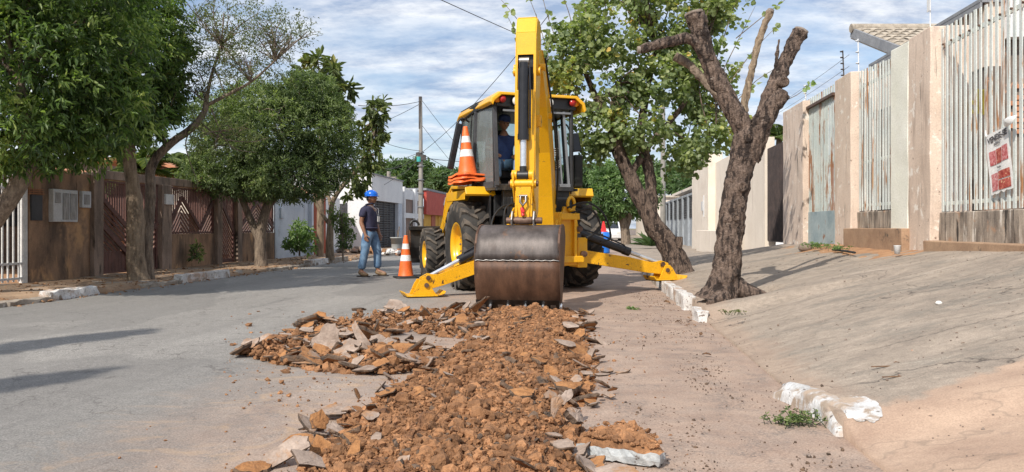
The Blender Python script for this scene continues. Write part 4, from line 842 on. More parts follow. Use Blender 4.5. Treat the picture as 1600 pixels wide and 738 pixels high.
m = MB(); m.lathe([(.095, 0), (.098, .04), (.085, .08), (.05, .10), (0, .105)], 24, HM @ Matrix.Translation((0, -.005, .045)) @ Matrix.Scale(1.15, 4, (0, 1, 0))); m.add([tuple(HM @ Vector(p)) for p in [(-.07, .08, .055), (.07, .08, .055), (.055, .165, .045), (-.055, .165, .045), (-.07, .08, .048), (.07, .08, .048), (.055, .165, .038), (-.055, .165, .038)]], [(0, 1, 2, 3), (7, 6, 5, 4), (0, 3, 7, 4), (1, 5, 6, 2), (2, 6, 7, 3)]); m.build('cap', M['blue_uniform'], O_)
for s, q in (('R', 1), ('L', -1)):
    m = MB(); a = lerp(J['sh'+s], J['el'+s], .62); b = lerp(J['sh'+s], J['el'+s], .80); m.tube([a, b], [.074, .072], 18, False); m.build('reflective_stripe', M['cone_white'], O_)
# ================================================================= RIGHT SIDE: FENCE, GATES, WALLS
UF = 4.3
def box_mesh(name, d, mat, c=(0, 0, 0)):
    m = MB(); m.box(c, d); return m.mesh(name, mat)
def bx(name, parent, c, d, mat, bev=.0, label=None):
    m = MB(); m.box(c, d); return m.build(name, mat, parent, bev, label=label)
def rough_block(name, parent, c, d, mat, amp=.012, seg=.12, s=2.5):
    """plaster block with slightly uneven faces and worn edges"""
    bm = bmesh.new(); bmesh.ops.create_cube(bm, size=1)
    for v in bm.verts: v.co = Vector((v.co.x*d[0], v.co.y*d[1], v.co.z*d[2]))
    n = max(2, min(14, int(max(d)/seg)))
    bmesh.ops.subdivide_edges(bm, edges=bm.edges[:], cuts=n, use_grid_fill=True)
    for v in bm.verts:
        p = v.co + Vector(c); v.co = p + Vector((mnoise.noise(p*s), mnoise.noise(p*s+Vector((9, 0, 0))), mnoise.noise(p*s+Vector((0, 9, 0)))*.6))*amp
    me = bpy.data.meshes.new(name); bm.to_mesh(me); bm.free(); me.materials.append(mat)
    o = bpy.data.objects.new(name, me); link(o, parent); b = o.modifiers.new('bevel', 'BEVEL'); b.width = .012; b.segments = 2; b.limit_method = 'ANGLE'; b.angle_limit = radians(50); return o
def pillar(px0, px1, zt, mat, label, u=UF, d=.42, zb=None):
    v0, v1 = vu(px1, u-.1), vu(px0, u-.1); vc = (v0+v1)/2; zb = float(ztop(vc)) if zb is None else zb
    r = street('gate_pillar', u, vc, zb, label, 'pillar', 'plastered pillars of the right hand fences')
    rough_block('shaft', r, (d/2-.12, 0, (zt-zb)/2-.1), (d, (v1-v0), zt-zb+.2), mat); return r, v0, v1
PA = pillar(1225, 1256, 3.56, M['pink_wall'], 'pink pillar between the dark barred gate and the rusty sheet gate')
for z in (1.05, 2.55):
    m = MB(); m.cyl((-.10, -.42, z-.6), (-.10, -.62, z-.6), .016, 8); m.build('hinge', M['rust_pin'], PA[0])
PB = pillar(1306, 1331, 3.56, M['pink_wall'], 'narrow pink pillar with a dark stain at its top, left of the middle barred panel')
PC = pillar(1394, 1421, 3.50, M['white_pillar'], 'off white pillar joined to the left side of the wide pink pillar', zb=.93)
PD = pillar(1421.5, 1456, 3.52, M['pink_wall'], 'wide pink pillar standing between the off white pillar and the panel with the banner', d=.5)
def bar_fence(name, label, v0, v1, zb, zt, pitch, w, mat, zt1=None, rails=(), group='barred fence panels and gate on the right'):
    r = street(name, UF, (v0+v1)/2, float(ztop((v0+v1)/2)), label, 'fence' if 'fence' in name else 'gate', group); z0 = r.location.z; L = v1-v0; zt1 = zt if zt1 is None else zt1
    n = int(L/pitch); variants = [box_mesh('bar', (.012, w, 1.), mat) for k in range(1)]
    for i in range(n+1):
        y = -L/2+(i+.5)*L/(n+1); t = (y+L/2)/L; top = lerp(zt, zt1, t) + random.uniform(-.012, .012)
        o = inst('bar', variants[0], r, (random.uniform(-.003, .003), y+random.uniform(-.006, .006), (zb+top)/2-z0), (random.gauss(0, .004), 0, random.gauss(0, .03)), (1, 1, top-zb))
    for (z, off, hh) in rails:
        m = MB(); m.box((.028, 0, z-z0), (.026, L, hh)); m.build('rail', mat, r)
    return r, z0, L
v_a, v_b = PB[1]-.0, PB[2]
# gate (rusty, solid sheet at the bottom)
g0, g1 = vu(1305.5, UF), vu(1257, UF)
G = bar_fence('metal_gate', 'rusty pale blue barred gate with a solid sheet along its bottom', g0, g1, 1.3, 3.42, .095, .044, M['bars_gate'], rails=((1.42, 0, .05), (2.2, 0, .05), (3.36, 0, .09)))
m = MB(); m.box((.0, 0, .98-G[1]), (.03, G[2]-.02, .66)); m.build('bottom_sheet', M['sheet'], G[0])
m = MB(); m.box((.04, 0, 3.40-G[1]), (.20, G[2], .05)); m.build('top_frame', M['rust_pin'], G[0])
for i in range(14):
    y = -G[2]/2+(i+.5)*G[2]/14; m = MB(); m.box((.03, y, 3.50-G[1]), (.02, .045, .2)); m.build('finial', M['bars_gate'], G[0])
# panel 1
p0, p1 = PC[2]+.02, PB[1]-.02
F1 = bar_fence('metal_fence', 'pale blue barred fence panel between the narrow pink pillar and the off white pillar', p0, p1, 1.27, 3.46, .118, .052, M['bars'], 3.54, rails=((1.36, 0, .045), (2.05, 0, .045), (3.28, 0, .05)))
rough_block('dwarf_wall', F1[0], (.10, 0, 1.12-F1[1]), (.24, F1[2]+.02, .27), M['dwarf_wall'])
# panel 2
q0, q1 = 3.2, PD[1]-.01
F2 = bar_fence('metal_fence', 'long rusty pale blue barred fence panel carrying the white sale banner', q0, q1, 1.20, 3.40, .118, .050, M['bars'], 3.48, rails=((1.30, 0, .045), (3.26, 0, .05)))
rough_block('dwarf_wall', F2[0], (.10, 0, .98-F2[1]), (.24, F2[2], .42), M['dwarf_wall'])
rough_block('plinth', F2[0], (-.06, 0, .74-F2[1]), (.30, F2[2], .20), M['base_step'])
rough_block('plinth', F1[0], (-.05, -.3, .82-F1[1]), (.34, p1-p0+.75, .34), M['base_step'])
nb = int(F2[2]/.22); hb = MB(); hb.cyl((-.016, 0, 0), (.0, 0, 0), .014, 6); hbm = hb.mesh('rail_bolt', M['rust_pin'])
for i in range(nb): inst('rail_bolt', hbm, F2[0], (-.012, -F2[2]/2+(i+.5)*F2[2]/nb, 3.26-F2[1]))
# banner
def fp(px, py, u): Y = Yu(px, u); X = (px-800)/1200*Y; return Vector((u, X*ST+Y*CT, 1-(py-356)/1200*Y))
ub = UF-.035
bv = [fp(1539, 213, ub), fp(1574, 197, ub), fp(1585, 292, ub), fp(1550, 306, ub)]
bc = sum(bv, Vector())/4
bn = street('sale_banner', ub, bc.y, bc.z, 'tilted white banner lettered VENDE-SE tied to the rusty fence bars', 'banner')
e1 = (bv[1]-bv[0]+bv[2]-bv[3])/2; e2 = (bv[3]-bv[0]+bv[2]-bv[1])/2; W_, H_ = e1.length, e2.length
ex = e1.normalized(); ey = (-e2+e2.dot(ex)*ex).normalized(); ez = ex.cross(ey)
BR = Matrix((ex, ey, ez)).transposed().to_4x4()
def bpt(a, b, h=.0): return BR @ Vector(((a-.5)*W_, (.5-b)*H_, h + .006*sin(a*7+b*5)))
def bsheet(name, a0, a1, b0, b1, h, mat, parent, na=10, nb_=20, ragged=0.):
    V = []; F = []
    for j in range(nb_+1):
        for i in range(na+1):
            a = lerp(a0, a1, i/na); b = lerp(b0, b1, j/nb_)
            if ragged and j == nb_: b += ragged*mnoise.noise(Vector((i*.9, 3, 1)))
            V.append(bpt(a, b, h))
    F = [(j*(na+1)+i, j*(na+1)+i+1, (j+1)*(na+1)+i+1, (j+1)*(na+1)+i) for j in range(nb_) for i in range(na)]
    m = MB(); m.add(V, F, True); return m.build(name, mat, parent, fixn=False)
sh = bsheet('banner_sheet', 0, 1, 0, 1, 0, M['paper'], bn, ragged=.05)
def text(body_, size, a, b, parent, mat, rot=0., ext=.0005):
    cu = bpy.data.curves.new('lettering', 'FONT'); cu.body = body_; cu.size = size; cu.align_x = 'CENTER'; cu.align_y = 'CENTER'; cu.extrude = ext; cu.offset = .0022*size/.05
    tmp = bpy.data.objects.new('lettering', cu); COL.objects.link(tmp); dg = bpy.context.evaluated_depsgraph_get(); me = bpy.data.meshes.new_from_object(tmp.evaluated_get(dg)); bpy.data.objects.remove(tmp)
    me.materials.clear(); me.materials.append(mat); o = bpy.data.objects.new('lettering', me); link(o, parent)
    return o
tx = text('VENDE-SE', .064, .5, .1, bn, M['ink']); tx.matrix_local = Matrix.Translation(bpt(.50, .105, .012)) @ BR @ Matrix.Rotation(radians(4), 4, 'Z') @ Matrix.Diagonal((W_/.33, 1.35, 1, 1))
tx = text('DEDINHO', .030, .5, .1, bn, M['ink']); tx.matrix_local = Matrix.Translation(bpt(.48, .205, .012)) @ BR
tx = text('TRUFA', .026, .5, .1, bn, M['ink']); tx.matrix_local = Matrix.Translation(bpt(.52, .60, .012)) @ BR
for (a0, a1, b0, b1, mt) in ((.10, .37, .30, .53, 'meat_a'), (.385, .63, .29, .53, 'meat_b'), (.645, .92, .28, .52, 'meat_a'), (.10, .42, .67, .95, 'meat_a'), (.44, .92, .66, .79, 'meat_b'), (.44, .92, .81, .96, 'meat_b')):
    bsheet('printed_photo', a0, a1, b0, b1, .005, M[mt], bn, 4, 4)
m = MB(); m.tube([bpt(.02, .02), bpt(-.04, -.05), bpt(-.02, -.1)], .01, 6); m.build('tie', M['paper'], bn)
m = MB(); V = [bpt(.85, .0, .01), bpt(1.0, .03, .01), bpt(1.35, .06, .06), bpt(1.55, .0, .07), bpt(1.50, -.06, .03), bpt(1.15, -.10, .02), bpt(.95, -.09, .04), bpt(1.2, -.02, .08)]
m.add(V, [(0, 1, 7), (1, 2, 7), (2, 3, 7), (3, 4, 7), (4, 5, 7), (5, 6, 7), (6, 0, 7)], True); m.build('loose_flap', M['paper'], bn, fixn=False)
# electric fence rods
def rod(px, u, zb, zt, mat, label, n=5, lean=0.):
    v = vu(px, u); r = street('electric_fence_rod', u, v, zb, label, 'fence rod', 'electric fence rods on the right hand wall')
    m = MB(); m.cyl((0, 0, 0), (0, lean, zt-zb), .012, 8); m.build('rod_shaft', mat, r)
    for k in range(n):
        m = MB(); z = (zt-zb)*(.25+.72*k/(n-1)); m.lathe([(0, -.012), (.03, -.008), (.03, .008), (0, .014)], 10, Matrix.Translation((-.02, lean*z/(zt-zb), z))); m.build('insulator', mat, r)
    return uv(u, v, 0), v
rod(1319, UF+.1, 3.55, 4.15, M['pole_dark'], 'dark electric fence rod with round insulators on top of the narrow pink pillar', lean=.08)
rod(1343, UF+.5, 3.3, 4.45, M['white_metal'], 'white electric fence rod rising behind the middle barred panel', 5, .08)
rod(1259, UF+.2, 3.4, 4.05, M['white_metal'], 'white electric fence rod above the rusty sheet gate', 4)
def wire(p, q, sag, r, label, group='overhead cables', n=16, name='overhead_wire', mat='wire'):
    p, q = Vector(p), Vector(q); o_ = (p+q)/2; pts = []
    for i in range(n+1): t = i/n; a = p.lerp(q, t); a.z -= 4*sag*t*(1-t); pts.append(a-o_)
    m = MB(); m.tube(pts, r, 5); o = m.build(name, M[mat], None, loc=o_); return tag(o, label, 'cable', group)
for k, z in enumerate((3.78, 3.98)):
    wire(uv(UF+.1, vu(1319, UF)+.05, z+.02), uv(UF+.1, 21., z), .04, .004, ('lower' if k == 0 else 'upper')+' thin electric fence wire running left from the dark rod', 'electric fence wires', mat='insul', name='fence_wire')
# antenna on wide pillar
v = vu(1441, UF); r = street('antenna', UF+.1, v, 3.5, 'white flat antenna on a thin white mast above the wide pink pillar', 'antenna')
m = MB(); m.cyl((0, 0, 0), (0, 0, .62), .008, 8); m.build('mast', M['white_metal'], r)
bx('antenna_panel', r, (-.01, .02, .48), (.012, .10, .26), M['white_metal'], .004); bx('antenna_arm', r, (-.01, 0, .66), (.02, .12, .015), M['white_metal'])
# yellow plastic bundle behind bars
yb = fp(1531, 168, UF+.35); r = street('plastic_toy', UF+.35, yb.y, yb.z, 'yellow plastic slatted object hung behind the rusty bars, left of the banner', 'plastic object')
for k in range(5): bx('slat', r, (0, -.12+.05*k, .04+.012*k), (.03, .035, .30), M['yellow_cloth'], .006)
m = MB(); m.tube([(0, .10, -.05), (0, .2, -.02), (0, .24, .05), (0, .2, .1), (0, .12, .06)], .02, 8, sub=4); m.build('handle', M['yellow_cloth'], r)
# big house right behind the fence
hb = street('house', 5.5, 11.6, .7, 'pink side wall and white porch band of the house behind the barred fence', 'house')
z0 = .7
bx('side_wall', hb, (.12, 2.05, 3.03), (.24, 4.3, .9), M['pink_wall']); bx('lower_side_wall', hb, (.13, 2.05, 1.29), (.22, 4.3, 2.57), M['mortar_wall'])
m = MB(); m.box((.10, 2.05, 3.50), (.40, 4.4, .05)); m.box((-.08, 2.05, 3.46), (.03, 4.4, .12)); m.build('wall_coping', M['fascia'], hb)
bx('fascia_band', hb, (3.4, -.13, 3.23), (6.3, .18, .54), M['white_wall'])
bx('porch_roof', hb, (3.4, 1.6, 3.47), (6.3, 3.3, .08), M['fascia'])
bx('render_wall', hb, (3.4, .06, 1.48), (6.3, .16, 2.96), M['mortar_wall'])
bmh = MB(); bmh.box((0, 0, 0), (.20, .05, .062)); bm_ = bmh.mesh('brick', M['brick'])
cnt = 0
for row in range(30):
    for c_ in range(14):
        x = .42+c_*.218+(.109 if row % 2 else 0); z = .30+row*.080
        if z > 2.9 or x > 3.3: continue
        if mnoise.noise(Vector((x*1.3, z*1.3, 2))) + .25*mnoise.noise(Vector((x*5, z*5, 2))) > .06 and cnt < 290:
            inst('brick', bm_, hb, (x, -.035+random.uniform(-.006, .006), z)); cnt += 1
# tiled roof house
rc = Vector((7.6, 17.0, 5.36)); rh = empty('house', (9.9, 16.2, .7), 0, 'far house whose grey brown tiled roof juts above the pink wall', 'house')
off = -rh.location
def Rp(a, b, h=0.):   # a along the ridge, b down the slope
    sl = Vector((0, -.92, -.395)).normalized(); n = Vector((0, -.395, .92)).normalized(); return rc + Vector((1, 0, 0))*a + sl*b + n*h + off
m = MB(); m.add([Rp(0, 0), Rp(5, 0), Rp(5, 3.4), Rp(0, 3.4), Rp(0, 0, -.08), Rp(5, 0, -.08), Rp(5, 3.4, -.08), Rp(0, 3.4, -.08)], [(0, 1, 2, 3), (7, 6, 5, 4), (0, 4, 5, 1), (1, 5, 6, 2), (2, 6, 7, 3), (3, 7, 4, 0)]); m.build('roof', M['soffit'], rh)
m = MB(); m.bar(Rp(-.05, -.05, -.05), Rp(-.05, 3.4, -.05), .05, .20, up=(0, 0, 1)); m.build('barge_board', M['fascia'], rh)
m = MB(); m.bar(Rp(.05, -.05, -.17), Rp(.05, 3.4, -.17), .20, .03, up=(0, 0, 1)); m.build('soffit_board', M['soffit'], rh)
tl = MB(); NT = 6; V = []
for (yy, hh) in ((0, .03), (.36, .055)):
    for lay in (0, -.014):
        for k in range(NT+1): a = pi*k/NT; V.append((-.11*cos(a), -yy, hh+lay+.05*sin(a)))
n1_ = NT+1; F = []
for k in range(NT): F += [(k, k+1, 2*n1_+k+1, 2*n1_+k), (n1_+k, 3*n1_+k, 3*n1_+k+1, n1_+k+1), (k, n1_+k, n1_+k+1, k+1), (2*n1_+k, 2*n1_+k+1, 3*n1_+k+1, 3*n1_+k)]
tl.add(V, F, True); tlm = tl.mesh('roof_tile', M['roof_tile'])
for j in range(11):
    for i in range(22):
        p = Rp(.10+i*.225+random.uniform(-.008, .008), .02+j*.30, 0); o = inst('roof_tile', tlm, rh, p, (atan2(.395, .92), 0, random.uniform(-.02, .02)))
m = MB(); m.tube([Rp(-.1, -.02, .05), Rp(5, -.02, .05)], .10, 10); m.build('ridge_cap', M['roof_tile'], rh)
m = MB(); m.box((.6, .2, 1.9), (4.0, 3.0, 3.7)); m.build('wall', M['cream_wall'], rh)
# dark barred gate, cream walls
d0, d1 = vu(1223, UF), vu(1196, UF); DG = street('barred_gate', UF+.05, (d0+d1)/2, .58, 'tall dark barred gate between the cream wall and the first pink pillar', 'gate'); L = d1-d0
bmD = box_mesh('bar', (.02, .022, 2.3), M['dark_gate'])
for i in range(19): inst('bar', bmD, DG, (0, -L/2+(i+.5)*L/19, 1.25))
for z in (.12, .85, 1.55, 2.2, 2.38): bx('rail', DG, (.02, 0, z), (.03, L, .06), M['dark_gate'])
bx('gate_sheet', DG, (.015, 0, .35), (.012, L, .55), M['dark_gate'])
c0, c1 = vu(1195, UF), vu(1112, UF); CW = street('boundary_wall', UF, (c0+c1)/2, .3, 'long plain cream boundary wall seen behind the pruned tree trunk', 'wall'); L = c1-c0
bx('wall', CW, (.12, 0, 1.35), (.24, L, 3.3), M['cream_wall'])
e0, e1_ = vu(1111, UF-.15), vu(1085, UF-.15); L2 = e1_-e0; rough = rough_block('end_pillar', CW, (.0, (e0+e1_)/2-(c0+c1)/2, 1.5), (.5, L2*.995, 3.8), M['cream_wall'])
m = MB(); m.box((-.28, e0+1.2-(c0+c1)/2, 1.5), (.06, .35, .34)); m.cyl((-.27, e0+.9-(c0+c1)/2, 1.9), (-.27, e0+.9-(c0+c1)/2, 1.1), .03, 8); m.build('meter_box', M['meter'], CW)
e0, e1_ = vu(1118, 3.5), vu(1082, 3.5); LW = street('low_wall', 3.75, (e0+e1_)/2, .1, 'low cream planter wall in front of the cream boundary wall', 'wall')
bx('wall', LW, (.1, 0, .38), (.5, (e1_-e0)*.9, .86), M['cream_wall'], .01)
# yard shapes seen through the dark gate
r = street('lean_to', 6.6, 19.5, .5, 'dark lean-to roof and posts in the yard behind the dark barred gate', 'shed')
bx('roof', r, (.5, 0, 2.2), (3, 5, .08), M['clay_tile']); bx('back_wall', r, (2.0, 0, 1.1), (.1, 5, 2.2), M['mortar_wall']); bx('post', r, (-.8, -2, 1.1), (.1, .1, 2.2), M['dark_gate'])
# grey gate with perforated panels
g0, g1 = vu(1086, UF+.2), vu(1036, UF+.2); GG = street('sliding_gate', UF+.2, (g0+g1)/2, .1, 'grey gate with perforated upper panels beyond the cream wall', 'gate'); L = g1-g0
bx('gate_sheet', GG, (.05, 0, .55), (.05, L, 1.1), M['grey_gate'])
bx('gate_frame', GG, (.0, 0, 2.45), (.10, L, .1), M['grey_gate'])
k = 7
for i in range(k+1): bx('gate_post', GG, (.0, -L/2+i*L/k, 1.25), (.14, .35, 2.5), M['grey_gate'])
pm = MB()
for i in range(6):
    for j in range(8): pm.box((0, -.36+i*.145, -.42+j*.12), (.03, .10, .022)); 
for i in range(7): pm.box((0, -.43+i*.145, 0), (.03, .03, .95))
pmm = pm.mesh('perforated_panel', M['dark_grey'])
for i in range(k):
    y = -L/2+(i+.5)*L/k; o = inst('perforated_panel', pmm, GG, (.01, y, 1.85), sc=(1, (L/k-.35)/.95, 1)); bx('panel_backing', GG, (.05, y, 1.75), (.01, L/k-.3, 1.3), M['grey_gate'])
r = street('house', 7.5, 45, .1, 'white house with a flat roof beyond the grey gate', 'house'); bx('wall', r, (.5, 0, 1.5), (4.5, 16, 3.0), M['white_wall']); bx('roof', r, (.3, 0, 3.1), (5, 16.4, .15), M['cream_wall'])
r = street('house', 6.6, 75, .1, 'pale flat house far down the right side of the street', 'house'); bx('wall', r, (.5, 0, 1.5), (4.5, 30, 3.4), M['cream_wall']); bx('roof', r, (.3, 0, 3.3), (5, 30.4, .15), M['soffit'])
# lamp post right
def pole(px, py_top, Y, r0, r1, label, mat='pole'):
    p = at(px, 356, Y); zt = 1+(356-py_top)/1200*Y; o = empty('utility_pole', (p.x, p.y, 0), 0, label, 'utility pole', 'concrete utility poles')
    m = MB(); m.tube([(0, 0, -.1), (0, 0, zt*.5), (0, 0, zt)], [r0, (r0+r1)/2, r1], 12); m.build('shaft', M[mat], o); return o, zt
pole(1036, 150, 44, .17, .12, 'tall concrete pole rising behind the grey gate through the tree')
# ================================================================= LEFT SIDE
UL = -9.2
def lv(px): return vu(px, UL)
zl = .08
LWt = street('boundary_wall', UL, lv(100), zl, 'stained brown plaster wall with painted-in sun patches, carrying the electricity meters, left of the slatted gate', 'wall'); yo = LWt.location
o0 = lv(100)
def LB(name, px0, px1, z0, z1, mat, parent, ref, du=0., dep=.18, rough=True, bev=0):
    a, b = lv(px0), lv(px1); c = (du-dep/2, (a+b)/2-ref, (z0+z1)/2-zl); d = (dep, b-a, z1-z0)
    return rough_block(name, parent, c, d, mat) if rough else bx(name, parent, c, d, mat, bev)
LB('wall', 46, 141, -.05, 1.98, M['left_wall'], LWt, o0); LB('pillar', 141, 156, -.05, 2.02, M['left_pillar'], LWt, o0, du=.08, dep=.26)
LB('meter_box', 76, 90, 1.10, 1.66, M['meter'], LWt, o0, du=.09, dep=.12, rough=False, bev=.01); LB('meter_box', 91, 117, 1.10, 1.66, M['meter'], LWt, o0, du=.06, dep=.10, rough=False, bev=.01)
LB('meter_window', 93, 103, 1.14, 1.60, M['meter_glass'], LWt, o0, du=.068, dep=.02, rough=False); LB('meter_window', 105, 115, 1.14, 1.60, M['meter_glass'], LWt, o0, du=.068, dep=.02, rough=False)
LB('meter_window', 79, 87, 1.42, 1.60, M['meter_glass'], LWt, o0, du=.098, dep=.02, rough=False)
LB('meter_box', 124, 138, 1.36, 1.66, M['meter'], LWt, o0, du=.06, dep=.10, rough=False, bev=.01); LB('meter_window', 127, 135, 1.42, 1.60, M['meter_glass'], LWt, o0, du=.068, dep=.02, rough=False)
LB('wall_hatch', 47, 64, 1.12, 1.54, M['dark_grey'], LWt, o0, du=.03, dep=.05, rough=False)
for k in range(7): LB('hatch_shelf', 44, 66, 1.56+.012*k, 1.562+.012*k+.004, M['clay_tile'], LWt, o0, du=.05-.004*k, dep=.12, rough=False) if k % 3 == 0 else None
# long beam over gate and grilles, pillars
BMt = street('boundary_wall', UL, lv(300), zl, 'dark beam, pillars and dwarf walls framing the maroon slatted grilles', 'wall'); o1 = lv(300)
LB('top_beam', 156.5, 336, 1.92, 2.09, M['left_pillar'], BMt, o1, du=-.02, dep=.2)
LB('pillar', 249, 264, -.05, 1.92, M['left_pillar'], BMt, o1, du=.07, dep=.28); LB('pillar', 336, 344, -.05, 2.0, M['left_pillar'], BMt, o1, du=.07, dep=.28); LB('pillar', 368, 375, -.05, 2.0, M['left_pillar'], BMt, o1, du=.07, dep=.26)
LB('top_beam', 344.3, 429, 2.0, 2.10, M['left_pillar'], BMt, o1, du=-.02, dep=.2)
LB('dwarf_wall', 264.3, 335.7, -.05, .86, M['left_wall'], BMt, o1); LB('dwarf_wall', 375.3, 429, -.05, .86, M['left_wall'], BMt, o1)
LB('meter_box', 252, 264, 1.50, 1.72, M['white_gate'], BMt, o1, du=.11, dep=.05, rough=False)
# slat panels
def slat_panel(root, ref, px0, px1, z0, z1, peaks, pitch=.085, solid_bottom=0., up=True, thin_from=None, inv=False):
    """V boards with parallel slats inside; thin vertical slats above"""
    a, b = lv(px0)-ref, lv(px1)-ref; L = b-a; z0 -= zl; z1 -= zl
    nz = len(peaks)-1; mat = M['brown_wood']
    def line(y): # z of the chevron at y
        for (ya, za), (yb, zb) in zip(peaks, peaks[1:]):
            if ya-1e-6 <= y <= yb+1e-6: return lerp(za, zb, (y-ya)/(yb-ya))
        return peaks[-1][1]
    peaks = [(a+y*L, zz-zl) for y, zz in peaks]
    # chevron boards
    for (ya, za), (yb, zb) in zip(peaks, peaks[1:]):
        m = MB(); m.bar((.03, ya, za), (.03, yb, zb), .035, .09, up=(0, 0, 1) if False else (0, -(zb-za), yb-ya)); m.build('board', mat, root)
    # thin vertical slats above the chevron
    n = int(L/.075); vm = MB(); vm.box((0, 0, 0), (.02, .034, 1)); vmm = vm.mesh('slat', mat)
    for i in range(n):
        y = a+(i+.5)*L/n; zb_ = line(y)+.03
        if z1-zb_ > .05: inst('slat', vmm, root, (0, y, (zb_+z1)/2), sc=(1, 1, z1-zb_))
    # parallel slats under the chevron
    zb_ = z0+solid_bottom
    for (ya, za), (yb, zb2) in zip(peaks, peaks[1:]):
        sl = (zb2-za)/(yb-ya); step = pitch*sqrt(1+sl*sl)
        k = 1
        while k < 40:
            # line offset down by k*step, clipped by z>=zb_
            A = (ya, za-k*step); B = (yb, zb2-k*step); k += 1
            if max(A[1], B[1]) <= zb_+.02: break
            if A[1] < zb_: t = (zb_-A[1])/(B[1]-A[1]); A = (lerp(A[0], B[0], t), zb_)
            if B[1] < zb_: t = (zb_-A[1])/(B[1]-A[1]); B = (lerp(A[0], B[0], t), zb_)
            if abs(B[0]-A[0]) < .03: continue
            m = MB(); m.bar((0, A[0], A[1]), (0, B[0], B[1]), .02, .038, up=(0, -(B[1]-A[1]), B[0]-A[0])); m.build('slat', mat, root)
    if solid_bottom:
        n = int(L/.10); vm = MB(); vm.box((0, 0, 0), (.025, L/n*.93, solid_bottom)); vmm = vm.mesh('board', mat)
        for i in range(n): inst('board', vmm, root, (.0, a+(i+.5)*L/n, z0+solid_bottom/2))
    for (y, w) in ((a+.03, .06), (b-.03, .06)):
        m = MB(); m.box((.01, y, (z0+z1)/2), (.05, w, z1-z0)); m.build('frame_post', mat, root)
    m = MB(); m.box((.01, (a+b)/2, z1-.02), (.05, L, .04)); m.build('frame_rail', mat, root)
    m = MB(); m.box((.01, (a+b)/2, z0+.02), (.05, L, .04)); m.build('frame_rail', mat, root)
GT = street('slatted_gate', UL-.06, lv(203), zl, 'wide maroon wooden gate with chevron slats behind the first tree trunk', 'gate', 'maroon slatted gates and grilles'); r1_ = lv(203)
slat_panel(GT, r1_, 157, 203, .12, 1.90, [(0, 1.62), (1, .98)], solid_bottom=.42); slat_panel(GT, r1_, 203, 248, .12, 1.90, [(0, .98), (1, 1.62)], solid_bottom=.42)
for (za, zb) in ((1.10, .45),):
    for (pa, pb, s0, s1) in ((157, 203, za, zb), (203, 248, zb, za)):
        m = MB(); m.bar((.04, lv(pa)-r1_, s0-zl), (.04, lv(pb)-r1_, s1-zl), .035, .08, up=(0, -(s1-s0), lv(pb)-lv(pa))); m.build('board', M['brown_wood'], GT)
GR = street('slatted_grille', UL-.06, lv(300), zl, 'maroon slatted grille with a pointed pattern above the first dwarf wall', 'fence panel', 'maroon slatted gates and grilles')
slat_panel(GR, lv(300), 264.5, 335.5, .87, 1.90, [(0, .98), (.28, 1.68), (.68, .98), (1, 1.68)])
GN = street('slatted_gate', UL-.06, lv(356), zl, 'narrow maroon slatted gate between two thin pillars', 'gate', 'maroon slatted gates and grilles')
slat_panel(GN, lv(356), 344.5, 367.5, .12, 1.98, [(0, 1.75), (1, .85)], solid_bottom=.1, pitch=.075)
GR = street('slatted_grille', UL-.06, lv(402), zl, 'last maroon slatted grille, behind the dense round tree trunk', 'fence panel', 'maroon slatted gates and grilles')
slat_panel(GR, lv(402), 375.5, 428.5, .87, 1.98, [(0, .98), (.5, 1.70), (1, .98)])
# white barred gate at far left
a, b = 7.5, lv(38); WG = street('barred_gate', UL-.05, (a+b)/2, zl, 'white vertical barred gate at the left edge of the street', 'gate')
wb = MB(); wb.cyl((0, 0, 0), (0, 0, 1.75), .016, 8); wbm = wb.mesh('bar', M['white_gate']); n = int((b-a)/.115)
for i in range(n): inst('bar', wbm, WG, (0, a+(i+.5)*(b-a)/n-(a+b)/2, .05))
for z in (.10, .34, 1.55): bx('rail', WG, (0, 0, z), (.03, b-a, .035), M['white_gate'])
bx('gate_post', WG, (0, (b-a)/2+.04, .98), (.09, .09, 1.98), M['white_gate'], .008)
# yards behind the left fence
r = street('house', -14.5, 17, zl, 'low house with an orange tiled porch behind the maroon slatted fence', 'house')
bx('wall', r, (0, 0, 1.3), (3, 9, 2.6), M['mortar_wall']); m = MB(); m.prism([(-2.2, 2.9), (2.6, 2.15), (2.6, 2.22), (-2.2, 3.0)], 'y', -5, 5); m.build('roof', M['clay_tile'], r)
for k in range(4): bx('window', r, (1.52, -3+k*2, 1.4), (.05, .9, .9), M['car_glass'])
bx('brick_stack', r, (3.4, 1.2, .3), (.5, 1.6, .6), M['brick'])
# bluish white wall + rust red gate
bw0, bw1 = lv(430), lv(484); r = street('boundary_wall', UL, (bw0+bw1)/2, zl, 'bluish white wall with a small meter box, right of the dense round tree', 'wall')
bx('wall', r, (-.1, 0, .98), (.2, bw1-bw0, 2.0), M['bluewhite_wall']); bx('meter_box', r, (.03, -.95, 1.35), (.06, .22, .32), M['bluewhite_wall'], .01); bx('wall_coping', r, (-.1, 0, 2.0), (.26, bw1-bw0, .04), M['pole'])
a, b = lv(484), lv(506); r = street('metal_gate', UL+.05, (a+b)/2, zl, 'rust red corrugated sheet gate beside the bluish white wall', 'gate')
n = 18; cm = MB(); cm.prism([(-.5, 0), (-.2, .03), (.2, .03), (.5, 0), (.5, -.01), (-.5, -.01)], 'z', 0, 1.9); cm.v = [(y, x*(b-a)/n, z) for (x, y, z) in cm.v]; cmm = cm.mesh('corrugation', M['rust_red'])
for i in range(n): inst('corrugation', cmm, r, (0, a+(i+.5)*(b-a)/n-(a+b)/2, .04))
bx('gate_post', r, (0, -(b-a)/2-.08, 1.0), (.16, .16, 2.0), M['bluewhite_wall']); 
a, b = lv(507), lv(531); r = street('boundary_wall', UL, (a+b)/2, zl, 'short white wall between the red gate and the white house', 'wall'); bx('wall', r, (-.1, 0, .98), (.2, b-a, 2.0), M['white_wall'])
